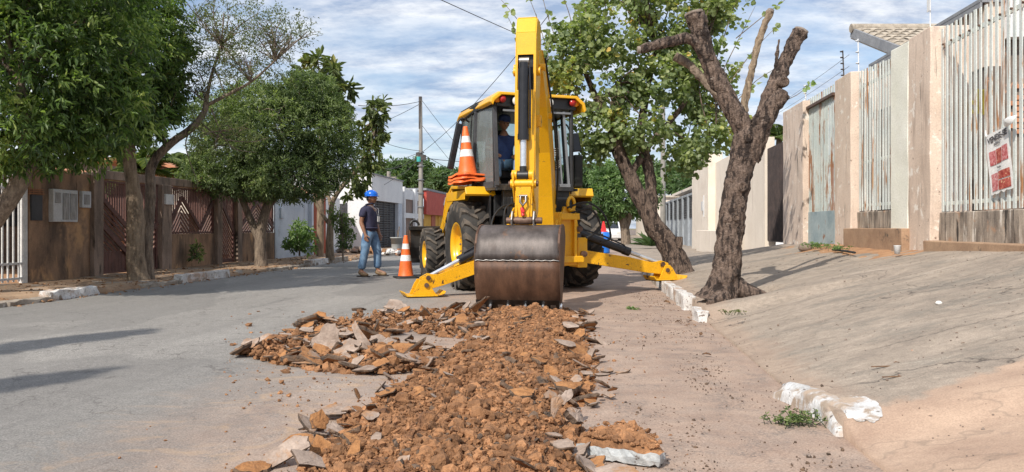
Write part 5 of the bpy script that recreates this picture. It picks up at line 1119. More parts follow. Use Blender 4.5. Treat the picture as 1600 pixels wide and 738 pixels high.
# house roof behind bluish wall (orange)
r = street('house', -14.5, 27, zl, 'house with an orange clay roof behind the bluish white wall', 'house'); bx('wall', r, (0, 0, 1.1), (4, 8, 2.2), M['cream_wall'])
m = MB(); m.prism([(-2.4, 2.9), (0.2, 3.25), (3.8, 2.1), (3.8, 2.02), (.2, 3.15), (-2.4, 2.8)], 'y', -4.4, 4.4); m.build('roof', M['clay_tile'], r)
# white block house
UH = -9.5; h0, h1 = vu(581, UH), vu(629, UH)
r = street('house', UH, (h0+h1)/2, zl, 'white flat roofed house with two black garage gates behind the worker', 'house'); L = h1-h0
def hw(name, du0, du1, y0, y1, z0, z1, mat, bev=0): return bx(name, r, ((du0+du1)/2, (y0+y1)/2, (z0+z1)/2), (abs(du1-du0), abs(y1-y0), z1-z0), mat, bev)
hw('upper_wall', -8, 0, -L/2, L/2, 2.12, 3.22, M['white_wall']); hw('side_wall', -8, -.05, -L/2+.003, -L/2+.25, 0, 2.12, M['white_wall']); hw('back_wall', -7.9, -3.5, -L/2+.3, L/2-.3, 0, 2.12, M['dark_grey'])
hw('corner_pillar', -.6, -.02, L/2-.75, L/2, 0, 2.12, M['bluewhite_wall']); hw('corner_pillar', -.6, -.02, -L/2+.26, -L/2+.5, 0, 2.12, M['bluewhite_wall'])
hw('roof_edge', -8.05, .06, -L/2-.05, L/2+.05, 3.221, 3.27, M['fascia'])
yg = np.linspace(-L/2+.55, L/2-.8, 3)
for k in range(2):
    g = street('garage_gate', UH-.2, (h0+h1)/2+(yg[k]+yg[k+1])/2, zl, ('left' if k == 0 else 'right')+' black slatted garage gate of the white house', 'gate'); w = yg[k+1]-yg[k]-.12
    sm_ = MB(); sm_.box((0, 0, 0), (.03, w-.1, .075)); smm = sm_.mesh('slat', M['dark_grey'])
    for j in range(19): inst('slat', smm, g, (0, 0, .08+j*.108))
    for y in (-w/2, 0, w/2): bx('frame_post', g, (0, y, 1.05), (.06, .06, 2.08), M['dark_grey'])
# side garage opening facing the camera
gs = empty('garage_gate', uv(UH-1.9, h0-.03, zl), -TH, 'black slatted side gate of the white house, just left of the worker', 'gate')
sm_ = MB(); sm_.box((0, 0, 0), (1.5, .03, .075)); smm = sm_.mesh('slat', M['dark_grey'])
for j in range(18): inst('slat', smm, gs, (0, 0, .08+j*.108))
for x in (-.77, .77): bx('frame_post', gs, (x, 0, 1.0), (.06, .06, 2.0), M['dark_grey'])
# brown and white facade
UB = -9.6; b0, b1 = vu(629.5, UB), vu(661, UB); r = street('house', UB, (b0+b1)/2, zl, 'house front of brown panels and white bands left of the red sign', 'house'); L = b1-b0
bx('wall', r, (-2.1, 0, 1.2), (4.0, L, 2.4), M['brown_tile'])
for (y, w) in ((L*.08, .5), (-L*.46, .25)): bx('white_pier', r, (0.0, y, 1.5), (.14, w, 3.0), M['white_wall'])
bx('white_band', r, (.0, 0, 1.55), (.10, L, .26), M['white_wall']); bx('parapet', r, (-.5, 0, 2.65), (.9, L, .5), M['white_wall'])
bx('window', r, (-.08, L*.32, 1.05), (.05, L*.28, .5), M['dark_grey']); bx('entrance_gate', r, (-.06, L*.32, .42), (.06, L*.28, .8), M['dark_grey'])
# red sign shop
r0, r1 = vu(661.5, UB), vu(720, UB); r = street('shop', UB, (r0+r1)/2, zl, 'ochre shop with a big faded red sign carrying a white triangular emblem', 'shop'); L = r1-r0
bx('wall', r, (-2.5, 0, 1.05), (4.8, L, 2.1), M['yellow_wall']); sg = bx('sign_board', r, (.10, 0, 2.35), (.16, L, 1.35), M['red_sign'])
bx('roof', r, (-2.6, 0, 3.1), (5.6, L+.2, .12), M['fascia'])
for k in range(6): bx('shop_door', r, (-.08, -L/2+(k+.5)*L/6, .85), (.04, L/6*.55, 1.6), M['rust_red'] if k % 3 == 1 else M['yellow_wall'])
yv = vu(691, UB)-(r0+r1)/2
for (dz, sgn, s) in ((.30, 1, .42), (-.28, -1, .36)):
    m = MB(); y = yv; 
    m.bar((.20, y-1.5*s, 2.35+dz-.3*sgn), (.20, y, 2.35+dz+.5*s*sgn), .015, .12, up=(1, 0, 0)); m.bar((.20, y, 2.35+dz+.5*s*sgn), (.20, y+1.5*s, 2.35+dz-.3*sgn), .015, .12, up=(1, 0, 0)); m.bar((.20, y-1.5*s, 2.35+dz-.3*sgn), (.20, y+1.5*s, 2.35+dz-.3*sgn), .015, .10, up=(1, 0, 0))
    m.build('emblem', M['paper'], sg, M4=Matrix.Translation((0, 0, 0)))
# poles and wires left
P1, zt1 = pole(657.5, 152, 34, .13, .06, 'grey concrete utility pole with cable clamps in front of the red sign shop')
m = MB(); m.cyl((-.02, 0, zt1-1.4), (-.02, 0, zt1+.02), .075, 10); m.build('pole_head', M['pole_dark'], P1)
for z in (1.9, 2.5, 3.1, 3.7, 4.3): m = MB(); m.tube([(0, 0, z), (0, 0, z+.05)], .15, 12); m.build('band', M['insul'], P1)
m = MB(); m.box((.06, -.06, 4.1), (.34, .2, .22)); m.box((-.1, -.06, 4.25), (.2, .16, .14)); m.build('cable_clamp', M['pole_dark'], P1); bx('tape', P1, (-.08, -.14, 4.02), (.16, .08, .22), M['ply'])
P2, zt2 = pole(575.5, 248, 52, .17, .12, 'dark utility pole above the white house roof', 'pole_dark'); P3, zt3 = pole(607.5, 268, 60, .2, .15, 'short looking pale concrete pole beyond the white house')
bx('cross_arm', P3, (0, 0, zt3-.5), (1.2, .15, .15), M['pole'])
b1_ = P1.location; q = lambda z: Vector((b1_.x, b1_.y, z))
WL = [(q(6.6), at(560, 165, 26), .1, .012, 'cable from the pole head running down left'), (q(6.5), at(520, 210, 50), .3, .012, 'cable dropping left behind the broad leaved tree'),
      (q(4.2), P2.location+Vector((0, 0, zt2-.3)), .5, .016, 'lowest cable between the clamp and the dark pole'), (q(4.35), P2.location+Vector((0, 0, zt2-.1)), .25, .012, 'upper cable between the clamp and the dark pole'),
      (q(4.2), P3.location+Vector((0, 0, zt3-.2)), .5, .012, 'cable to the short pale pole'), (q(4.3), at(800, 300, 60), .3, .014, 'cable from the clamp passing behind the cab'),
      (q(5.6), at(780, 330, 48), .25, .010, 'cable slanting down right from the pole'), (q(6.7), at(780, 300, 52), .2, .010, 'cable from the pole head slanting down right'),
      (q(4.3), at(860, 20, 20), .3, .010, 'cable rising right across the road behind the cab'), (q(4.1), at(1036, 200, 44), .9, .014, 'long sagging cable crossing the street'), 
      (q(4.2), at(540, 285, 40), .12, .010, 'cable fanning out low left from the clamp'), (q(4.4), at(560, 205, 30), .15, .010, 'cable fanning out high left from the clamp'), (q(4.0), at(545, 320, 36), .1, .010, 'cable dropping to the white house wall')]
for (p, qq, sg_, rr, lb_) in WL: wire(p, qq, sg_, rr, lb_)
wire(at(560, -60, 14), at(1036, 140, 40), .2, .010, 'thin cable crossing the sky above the digging arm')
# ================================================================= TREES
def leaf_mesh(name, P, D, L, W, mat, var, seed=1, fold=.25, shape='lance', up_bias=.6):
    """one folded blade per point: P base, D direction, L length, W width"""
    rg = np.random.default_rng(seed); n = len(P); D = D/np.linalg.norm(D, axis=1, keepdims=True)
    U = rg.normal(size=(n, 3)); U[:, 2] += up_bias*2; S = np.cross(D, U); S /= np.linalg.norm(S, axis=1, keepdims=True)+1e-9; Nn = np.cross(S, D)
    L = L[:, None]; W = W[:, None]
    if shape == 'lance': pr = [(0, 0), (.30, .5), (.68, .40), (1, 0)]
    elif shape == 'round': pr = [(0, .0), (.16, .50), (.62, .60), (1, .0)]
    else: pr = [(0, .0), (.25, .42), (.7, .46), (1, 0)]
    c = [P, P+D*L*pr[1][0]+S*W*pr[1][1]+Nn*W*fold, P+D*L*pr[2][0]+S*W*pr[2][1]+Nn*W*fold*.8, P+D*L-Nn*L*.10, P+D*L*pr[2][0]-S*W*pr[2][1]+Nn*W*fold*.8, P+D*L*pr[1][0]-S*W*pr[1][1]+Nn*W*fold]
    if shape == 'round': c[3] = P+D*L*.92-Nn*L*.08
    V = np.stack(c, 1).reshape(-1, 3); b = np.arange(n)[:, None]*6
    F = np.concatenate([b+np.array([[0, 1, 2, 3]]), b+np.array([[0, 3, 4, 5]])], 1).reshape(-1, 4)
    return np_mesh(name, V, F, mat, np.repeat(var, 2))
def crown_pts(blobs, ncl, per, twig, seed, shell=.45, droop=.3, squash=1., gap=.0, spread=.9):
    """blobs (centre, rx, ry, rz); returns leaf base points, directions, per-leaf variation, cluster centres"""
    rg = np.random.default_rng(seed); C = np.array([list(b[0]) for b in blobs]); R = np.array([b[1:4] for b in blobs])
    w = (R.prod(1))**.75; w /= w.sum(); bi = rg.choice(len(blobs), ncl*3, p=w)
    d = rg.normal(size=(ncl*3, 3)); d /= np.linalg.norm(d, axis=1, keepdims=True); r = rg.uniform(0, 1, ncl*3)**shell
    cc = C[bi]+d*R[bi]*r[:, None]
    # drop clusters buried deep inside another blob, keep gaps with noise
    keep = np.ones(len(cc), bool)
    for k in range(len(blobs)):
        q = (np.linalg.norm((cc-C[k])/R[k], axis=1)); keep &= ~((q < .55) & (rg.uniform(size=len(cc)) < .85))
    if gap > 0: keep &= np.array([mnoise.noise(Vector(p*1.7)) for p in cc]) > -1+gap
    idx = np.where(keep)[0][:ncl]; cc = cc[idx]; dd = d[idx]; n = len(cc)
    cv = np.clip(rg.normal(.42, .17, n) + .12*dd[:, 2] + np.array([.30*mnoise.noise(Vector(p*1.1)) for p in cc]), 0, 1)
    ax = dd*.8+rg.normal(size=(n, 3))*.5; ax[:, 2] -= droop*.5; ax /= np.linalg.norm(ax, axis=1, keepdims=True)
    t = rg.uniform(0, 1, (n, per)); base = cc[:, None]+ax[:, None]*(t[..., None]*twig); base += rg.normal(size=base.shape)*twig*.16
    dr = ax[:, None]*.7+rg.normal(size=(n, per, 3))*spread; dr[..., 2] -= droop; var = np.clip(cv[:, None]+rg.normal(size=(n, per))*.13, 0, 1)
    return base.reshape(-1, 3), dr.reshape(-1, 3), var.reshape(-1), cc, ax
def tree(label, base, paths, blobs, leafspec, bark, leafm, group=None, cat='tree', name='tree', limbs=22, seed=1, nz=.10, twigr=.012, seg=12, limb_from=None, limb_r=.035):
    """paths: list of (points, radii) for the trunk; leafspec: dict"""
    rg = random.Random(seed); root = empty(name, base, 0, label, cat, group); b = Vector(base)
    m = MB()
    for (pts, rad) in paths: m.tube([Vector(p)-b for p in pts], rad, seg, True, nz=nz, nzs=5., sub=5, seed=seed)
    P, D, var, cc, ax = crown_pts(blobs, leafspec['n'], leafspec['per'], leafspec.get('twig', .2), seed, leafspec.get('shell', .45), leafspec.get('droop', .3), gap=leafspec.get('gap', 0.), spread=leafspec.get('spread', .9))
    ends = [Vector(p[0][-1]) for p in paths]; 
    if limb_from: ends = [Vector(e) for e in limb_from]
    ids = list(range(len(cc))); rg.shuffle(ids)
    for j in ids[:limbs]:
        e = Vector(cc[j]); s_ = min(ends, key=lambda x: (x-e).length); mid = (s_+e)/2+Vector((rg.uniform(-.2, .2), rg.uniform(-.2, .2), rg.uniform(-.05, .25)))*(e-s_).length*.5
        m.tube([s_-b, mid-b, e-b], [limb_r, limb_r*.55, .006], 6, False, sub=4, nz=.12, nzs=6)
        # side twigs
        for q in range(4):
            t = rg.uniform(.35, .95); a = s_.lerp(mid, t*2) if t < .5 else mid.lerp(e, t*2-1); f = Vector(cc[min(ids, key=lambda k: (Vector(cc[k])-a).length + rg.uniform(0, .8))]) if len(ids) < 400 else a+Vector((rg.uniform(-1, 1), rg.uniform(-1, 1), rg.uniform(-.4, 1)))*.35
            m.tube([a-b, (a+f)/2-b+Vector((0, 0, .04)), f-b], [twigr, twigr*.7, .003], 4, False)
    m.build('trunk', bark, root, fixn=False)
    rgn = np.random.default_rng(seed+5); n = len(P); L = leafspec['L']*rgn.uniform(.65, 1.25, n); Wd = L*leafspec['W']
    me = leaf_mesh('crown', P-np.array(b), D, L, Wd, leafm, var, seed, leafspec.get('fold', .25), leafspec.get('shape', 'lance'), leafspec.get('up', .6))
    o = bpy.data.objects.new('crown', me); link(o, root); return root
def A(px, py, Y): return tuple(at(px, py, Y))
def blob(px, py, Y, rx, rz, ry=None): return (at(px, py, Y), rx, rx if ry is None else ry, rz)
# T0 near left tree, trunk leaning in from the edge
tree('big dark green tree whose leaning trunk enters at the left edge', (at(-75, 0, 10.6).x, 10.6, .1), [([A(-75, 445, 10.6), A(-45, 390, 10.6), A(5, 325, 10.5), A(35, 275, 10.5), A(45, 215, 10.5), A(30, 120, 10.5)], [.17, .14, .12, .11, .10, .05]), ([A(35, 272, 10.5), A(70, 240, 10.7), A(100, 180, 10.8)], [.07, .06, .04])],
     [blob(40, 120, 10.6, 1.25, 1.10), blob(-60, 60, 10.6, 1.3, 1.25), blob(110, 60, 10.8, 1.05, 1.1), blob(20, 205, 10.4, .95, .50), blob(150, 170, 11.0, .8, .62), blob(60, -60, 10.6, 1.4, .9), blob(90, 228, 10.8, .62, .28), blob(-40, 210, 10.4, .8, .5)],
     dict(n=2600, per=15, twig=.24, L=.115, W=.30, droop=.55, shell=.38, spread=.75), M['bark_grey'], M['leaf_dark'], seed=11, limbs=30)
# T1 trunk at 215
tree('dark green tree with a straight tan trunk in front of the maroon gate', (at(215, 0, 13.6).x, 13.6, .1), [([A(216, 440, 13.6), A(214, 425, 13.6), A(211, 380, 13.6), A(212, 330, 13.6), A(207, 290, 13.6), A(202, 240, 13.6), A(205, 170, 13.6)], [.20, .165, .150, .145, .115, .10, .06])],
     [blob(200, 105, 13.6, .98, 1.05), blob(232, 60, 13.6, .68, .9), blob(150, 175, 13.5, .90, .66), blob(225, 165, 13.6, .60, .58), blob(165, 20, 13.6, 1.0, .8), blob(185, 215, 13.5, .42, .22)],
     dict(n=1900, per=15, twig=.22, L=.105, W=.32, droop=.5, shell=.4, spread=.75), M['bark_tan'], M['leaf_dark'], seed=12, limbs=22)
# T1b airy tree
tree('airy olive leaved tree with crooked brown limbs arching right over the fence', (at(236, 0, 14.0).x, 14.0, .1),
     [([A(232, 440, 14.), A(230, 385, 14.), A(232, 345, 14.), A(236, 300, 14.), A(236, 262, 14.), A(262, 228, 14.), A(300, 200, 14.), A(318, 178, 14.), A(322, 160, 14.)], [.11, .10, .095, .085, .085, .075, .065, .055, .045]),
      ([A(262, 230, 14.), A(250, 200, 14.1), A(256, 160, 14.1), A(270, 90, 14.2)], [.045, .04, .03, .015]),
      ([A(322, 165, 14.), A(352, 150, 14.), A(392, 128, 14.), A(430, 95, 14.), A(480, 50, 14.)], [.035, .03, .022, .016, .006]),
      ([A(322, 160, 14.), A(330, 120, 14.1), A(345, 70, 14.2), A(350, 20, 14.2)], [.035, .028, .02, .01]),
      ([A(310, 188, 14.), A(345, 215, 13.9), A(390, 222, 13.8), A(420, 215, 13.8)], [.016, .012, .008, .004]), ([A(330, 170, 14.), A(345, 205, 13.9), A(365, 232, 13.8), A(400, 238, 13.8)], [.016, .012, .008, .004]), ([A(300, 200, 14.), A(290, 225, 13.9), A(300, 262, 13.8), A(310, 285, 13.8)], [.014, .010, .007, .004])],
     [blob(320, 60, 14.2, .50, .55), blob(380, 30, 14.2, .60, .45), blob(430, 60, 14.1, .55, .40), blob(380, 95, 14.1, .65, .32), blob(450, 45, 14.0, .45, .22), blob(310, 10, 14.2, .5, .4), blob(340, 125, 14.1, .5, .25), blob(350, 215, 13.8, .6, .3), blob(290, 110, 14.1, .35, .5), blob(420, 110, 14., .45, .2)],
     dict(n=760, per=15, twig=.24, L=.052, W=.34, droop=.25, shell=.8, spread=.8), M['bark_grey'], M['leaf_olive'], seed=13, limbs=60, limb_from=[A(322, 160, 14.), A(345, 70, 14.2), A(392, 128, 14.), A(430, 95, 14.), A(270, 90, 14.2), A(345, 205, 13.9), A(352, 150, 14.)], limb_r=.016, twigr=.007)
# T2 dense round tree
tree('dense round mid green tree on two dark stems beside the maroon fence', (at(407, 0, 18.6).x, 18.6, .1),
     [([A(408, 416, 18.6), A(407, 400, 18.6), A(407, 365, 18.6), A(415, 330, 18.6), A(428, 280, 18.6), A(440, 220, 18.6)], [.17, .145, .13, .11, .09, .05]), ([A(405, 375, 18.6), A(388, 335, 18.6), A(372, 290, 18.6), A(370, 240, 18.6)], [.10, .085, .07, .05]), ([A(412, 335, 18.6), A(440, 300, 18.7), A(480, 260, 18.7)], [.06, .05, .03])],
     [blob(430, 210, 18.6, 1.25, 1.15), blob(362, 238, 18.6, .92, .88), blob(498, 208, 18.6, .85, .98), blob(480, 150, 18.7, .75, .55), blob(400, 165, 18.6, .85, .55), blob(518, 245, 18.6, .55, .70), blob(340, 270, 18.4, .80, .50), blob(460, 275, 18.5, 1.1, .58), blob(515, 178, 18.7, .45, .45), blob(400, 285, 18.4, .8, .38), blob(335, 180, 18.6, .6, .5)],
     dict(n=6200, per=13, twig=.17, L=.090, W=.28, droop=.25, shell=.38, spread=.95), M['bark_grey'], M['leaf_mid'], seed=14, limbs=26)
# T3 umbrella leaved tree behind
tree('tree with large drooping umbrella shaped leaves standing tallest behind the round tree', (at(500, 0, 24).x, 24., .1), [([A(500, 400, 24), A(502, 250, 24), A(505, 140, 24)], [.12, .10, .06])],
     [blob(503, 110, 24, .62, .42), blob(480, 135, 24, .5, .3), blob(530, 140, 24, .42, .35), blob(505, 160, 24, .6, .4)], dict(n=110, per=11, twig=.08, L=.36, W=.36, droop=.55, shell=.6, shape='oval', spread=.9), M['bark_tan'], M['leaf_big'], seed=15, limbs=18, limb_r=.03)
# T4 pale stemmed tree
tree('slender pale barked tree with broad drooping leaves left of the worker', (at(514, 0, 21.6).x, 21.6, .1),
     [([A(516, 407, 21.6), A(515, 380, 21.6), A(517, 345, 21.6), A(520, 315, 21.6), A(540, 285, 21.6), A(560, 262, 21.6), A(578, 230, 21.6), A(588, 190, 21.6)], [.13, .11, .09, .07, .06, .05, .04, .02]), ([A(514, 350, 21.6), A(495, 320, 21.6), A(490, 290, 21.6)], [.055, .05, .04]), ([A(518, 330, 21.6), A(512, 300, 21.7), A(505, 270, 21.7)], [.05, .045, .03])],
     [blob(588, 172, 21.6, .28, .35), blob(590, 205, 21.6, .24, .35), blob(580, 245, 21.6, .34, .40), blob(562, 275, 21.6, .30, .30), blob(575, 205, 21.7, .32, .45), blob(550, 300, 21.6, .2, .2)], dict(n=150, per=9, twig=.12, L=.21, W=.34, droop=.7, shell=.6, shape='oval', spread=.8), M['bark_tan'], M['leaf_big'], seed=16, limbs=22, limb_r=.02)
# saplings
tree('thin bushy sapling growing at the kerb left of the worker', (at(536, 0, 20.).x, 20., .08), [([A(536, 408, 20.), A(535, 370, 20.), A(533, 335, 20.)], [.025, .02, .012])],
     [blob(532, 345, 20, .20, .28), blob(540, 372, 20, .20, .28), blob(522, 335, 20, .14, .2), blob(545, 350, 20, .14, .2)], dict(n=130, per=9, twig=.10, L=.08, W=.42, droop=.4, shell=.7), M['bark_grey'], M['leaf_mid'], seed=17, limbs=16, name='sapling', limb_r=.008, twigr=.004)
tree('leafy bright green shrub in front of the bluish white wall', (at(468, 0, 22.).x, 22., .08), [([A(468, 400, 22.), A(468, 375, 22.)], [.03, .02])],
     [blob(470, 362, 22, .28, .25), blob(462, 378, 22, .28, .25), blob(480, 380, 22, .22, .2)], dict(n=120, per=9, twig=.14, L=.13, W=.4, droop=.2, shell=.7), M['bark_grey'], M['leaf_light'], seed=18, limbs=14, name='shrub', cat='shrub', limb_r=.012, twigr=.006)
tree('small dark plant at the foot of the first dwarf wall', (at(308, 0, 17.4).x, 17.4, .1), [([A(308, 408, 17.4), A(308, 395, 17.4)], [.012, .008])], [blob(308, 395, 17.4, .12, .15)], dict(n=30, per=6, twig=.08, L=.10, W=.35, droop=.1, shell=.7), M['bark_grey'], M['leaf_mid'], seed=19, limbs=6, name='shrub', cat='shrub', limb_r=.006, twigr=.004)
# T5 round leaved tree on the right
blobs5 = [blob(905, 70, 13.6, .52, .55), blob(960, 40, 13.9, .60, .55), blob(1030, 40, 14.1, .60, .5), blob(1095, 70, 14.1, .55, .5), blob(900, 140, 13.5, .50, .45), blob(965, 130, 13.8, .60, .5), blob(1040, 130, 14., .62, .55), blob(1110, 140, 14.1, .50, .5), blob(935, 200, 13.7, .50, .32), blob(1000, 205, 13.7, .50, .34), blob(1075, 215, 13.9, .60, .38), blob(1130, 205, 14.1, .42, .35), blob(1000, -20, 14., 1.0, .5), blob(880, 170, 13.5, .38, .34), blob(1110, 0, 14.2, .6, .4), blob(1060, 250, 13.8, .35, .16), blob(920, 230, 13.5, .25, .15), blob(872, 95, 13.5, .30, .5)]
T5 = tree('round leaved tree with a leaning dark forked trunk beside the right stabiliser', (at(1057, 0, 13.6).x, 13.6, .25),
     [([A(1062, 430, 13.6), A(1056, 408, 13.6), A(1040, 378, 13.6), A(1018, 345, 13.6), A(998, 305, 13.6), A(983, 272, 13.6), A(968, 240, 13.6), A(955, 200, 13.6), A(930, 150, 13.6), A(905, 90, 13.6)], [.27, .22, .185, .165, .145, .13, .12, .09, .06, .03]),
      ([A(1016, 345, 13.6), A(1018, 310, 13.7), A(1016, 280, 13.7), A(1008, 245, 13.7), A(1000, 210, 13.8), A(1010, 150, 13.9), A(1025, 70, 14.)], [.12, .115, .105, .10, .085, .06, .03]),
      ([A(985, 272, 13.6), A(1000, 250, 13.6), A(1020, 220, 13.8), A(1070, 160, 13.9), A(1100, 80, 14.)], [.07, .065, .055, .04, .02]), ([A(968, 238, 13.6), A(975, 200, 13.7), A(965, 130, 13.8)], [.07, .05, .03]), ([A(1052, 400, 13.55), A(1060, 385, 13.5), A(1061, 370, 13.5)], [.08, .075, .07])],
     blobs5, dict(n=1750, per=10, twig=.25, L=.086, W=.84, droop=.35, shell=.55, shape='round', spread=.8, gap=.96, fold=.12), M['bark_dark'], M['leaf_round'], seed=21, limbs=70, nz=.22, limb_r=.022, twigr=.007)
# long upright shoots above the crown
rg = random.Random(5); m = MB(); PP, DD = [], []
for (sx, sy, ex_, ey_) in ((862, 110, 820, -20), (880, 90, 842, -30), (850, 130, 790, 20), (900, 60, 862, -40), (920, 60, 905, -40), (950, 40, 940, -50), (1000, 40, 985, -50), (1090, 80, 1120, -30), (1130, 110, 1180, 10), (1140, 130, 1215, 40), (1120, 90, 1160, -30), (1150, 160, 1225, 100), (858, 95, 775, -10), (868, 150, 800, 108), (1150, 60, 1240, -10), (1060, 60, 1062, -40)):
    a = at(sx, sy, 13.8); b_ = at(ex_, ey_, 13.8+rg.uniform(-.4, .4)); mid = (a+b_)/2+Vector((rg.uniform(-.06, .06), 0, .05)); m.tube([a-T5.location, mid-T5.location, b_-T5.location], [.010, .007, .003], 5, False, sub=4)
    for k in range(9):
        t = rg.uniform(.35, 1.); p = a.lerp(b_, t) + Vector((rg.uniform(-.03, .03),)*3); PP.append(tuple(p-T5.location)); DD.append((rg.uniform(-1, 1), rg.uniform(-1, 1), rg.uniform(-.6, .4)))
m.build('shoots', M['bark_grey'], T5, fixn=False)['kind'] = 'stuff'
me = leaf_mesh('shoot_leaves', np.array(PP), np.array(DD), np.full(len(PP), .11), np.full(len(PP), .09), M['leaf_round'], np.random.default_rng(3).uniform(.3, .8, len(PP)), 4, .15, 'round'); o = bpy.data.objects.new('shoot_leaves', me); link(o, T5)
m = MB()
for k in range(60):
    a = at(rg.uniform(870, 960), rg.uniform(150, 190), 13.4); b_ = a+Vector((rg.uniform(-.1, .35), rg.uniform(-.15, .15), rg.uniform(-.22, .05))); m.tube([a-T5.location, (a+b_)/2-T5.location+Vector((0, 0, .04)), b_-T5.location], .005, 4, False)
m.build('dead_twigs', M['bark_tan'], T5, fixn=False)['kind'] = 'stuff'
# pollarded tree: rough bark, lopped limbs
zb = PAVZ(1.62, 9.05)-.06; PT = empty('tree', uv(1.62, 9.05, zb), 0, 'pollarded tree with rough dark bark and sawn off limbs on the right pavement', 'tree'); YP = PT.location.y
def pol(pts, rad, n=26, nz=.16, sub=9, seed=0., caps=True):
    m = MB(); P = [at(px, py, YP+dy)-PT.location for (px, py, dy) in pts]; m.tube(P, [r_*.86 for r_ in rad], n+22, caps, nz=nz*.9, nzs=9., sub=sub+4, seed=seed)
    V2 = []
    for q in m.v: q = Vector(q); a = mnoise.noise(Vector((q.x*26, q.y*26, q.z*9))); V2.append(tuple(q + Vector((q.x, q.y, 0)).normalized()*0 + Vector((mnoise.noise(q*22), mnoise.noise(q*22+Vector((5, 0, 0))), 0))*.014 + Vector((a, mnoise.noise(Vector((q.x*26+9, q.y*26, q.z*9))), 0))*.012))
    m.v = V2; return m
pol([(1122, 474, 0), (1128, 455, 0), (1134, 430, 0), (1138, 390, 0), (1144, 340, 0), (1150, 300, 0), (1158, 260, 0), (1166, 225, 0), (1170, 200, 0)], [.30, .225, .19, .175, .168, .165, .172, .19, .15], seed=1, n=34, nz=.13).build('trunk', M['bark_dark'], PT, fixn=False)
pol([(1172, 235, 0), (1158, 195, 0), (1134, 150, .02), (1114, 110, .05), (1100, 75, .05), (1092, 45, .05), (1084, 22, .05)], [.13, .135, .12, .115, .105, .12, .135], seed=2, nz=.24).build('lopped_limb', M['bark_dark'], PT, fixn=False)
pol([(1168, 240, 0), (1186, 200, -.02), (1200, 160, -.02), (1214, 125, 0), (1228, 95, .02), (1240, 70, .03), (1251, 50, .03)], [.13, .125, .10, .10, .085, .090, .105], seed=3, nz=.24).build('lopped_limb', M['bark_dark'], PT, fixn=False)
pol([(1170, 250, 0), (1184, 215, -.06), (1200, 180, -.10), (1216, 155, -.12), (1225, 146, -.12)], [.14, .12, .11, .105, .085], seed=4, nz=.24).build('lopped_limb', M['bark_dark'], PT, fixn=False)
pol([(1108, 95, .05), (1080, 62, 0), (1050, 65, -.05), (1020, 72, -.1), (1000, 78, -.12)], [.08, .075, .07, .062, .055], seed=5, nz=.26).build('lopped_limb', M['bark_dark'], PT, fixn=False)
pol([(1132, 155, .04), (1100, 125, .12), (1075, 100, .18), (1055, 88, .2)], [.08, .06, .055, .06], seed=6, nz=.26).build('lopped_limb', M['bark_grey'], PT, fixn=False)
pol([(1160, 205, .1), (1162, 170, .14), (1170, 130, .18), (1182, 80, .2), (1192, 45, .2), (1204, 18, .2)], [.075, .055, .048, .045, .040, .050], seed=7, nz=.12).build('lopped_limb', M['bark_tan'], PT, fixn=False)
pol([(1214, 110, 0), (1214, 85, 0), (1217, 62, 0)], [.03, .022, .016], n=10, seed=8).build('snag', M['bark_dark'], PT, fixn=False)
pol([(1108, 60, .03), (1110, 75, .0), (1112, 95, -.02)], [.035, .045, .03], n=10, seed=9).build('snag', M['bark_dark'], PT, fixn=False)
for (px, py, dy, r_, d_) in ((1084, 20.5, .05, .125, (-.25, 0, 1)), (1251.5, 48, .03, .095, (.5, 0, 1)), (998, 78.3, -.125, .050, (-1, 0, -.1)), (1204, 16.5, .2, .046, (.3, 0, 1))):
    p = at(px, py, YP+dy)-PT.location; d_ = Vector(d_).normalized(); mm = MB(); mm.tube([p-d_*.02, p+d_*.010, p+d_*.016], [r_*.86, r_*.85, r_*.7], 22, nz=.12, nzs=9.); mm.build('sawn_end', M['cut_wood'], PT, fixn=False)
for (px, py, r_) in ((1160, 292, .06), (1168, 216, .05), (1150, 340, .045), (1190, 190, .06), (1225, 128, .06)):
    p = at(px, py, YP-.15)-PT.location; mm = MB(); mm.lathe([(r_, -.06), (r_*1.05, 0), (r_*.8, .03), (r_*.5, .012), (0, .02)], 14, Matrix.Translation(p) @ Matrix.Rotation(radians(90), 4, 'X')); mm.build('knot', M['bark_dark'], PT, fixn=False)
for k, (dx, dy, l) in enumerate(((-.30, -.22, .45), (.35, -.12, .4), (-.1, .3, .4), (.25, .25, .4))):
    mm = MB(); mm.tube([(0, 0, .16), (dx*.6, dy*.6, .07), (dx*1.3, dy*1.3, .0)], [.13, .09, .03], 12, nz=.2, nzs=9., sub=4); mm.build('root', M['bark_dark'], PT, fixn=False)
# small shoot at 1270,135 on the burl
m = MB(); a = at(1222, 160, YP-.1)-PT.location; b_ = at(1268, 132, YP-.1)-PT.location; m.tube([a, (a+b_)/2+Vector((0, 0, -.02)), b_], [.005, .004, .002], 5); m.build('shoot', M['bark_grey'], PT)
pp = np.array([tuple(a.lerp(b_, t)) for t in (.7, .8, .85, .92, .97, 1., .9, 1.)]); me = leaf_mesh('shoot_leaves', pp, RNG.normal(size=(8, 3))+np.array([.6, 0, .2]), np.full(8, .075), np.full(8, .055), M['leaf_light'], RNG.uniform(.5, 1, 8), 3, .15, 'round'); o = bpy.data.objects.new('shoot_leaves', me); link(o, PT)
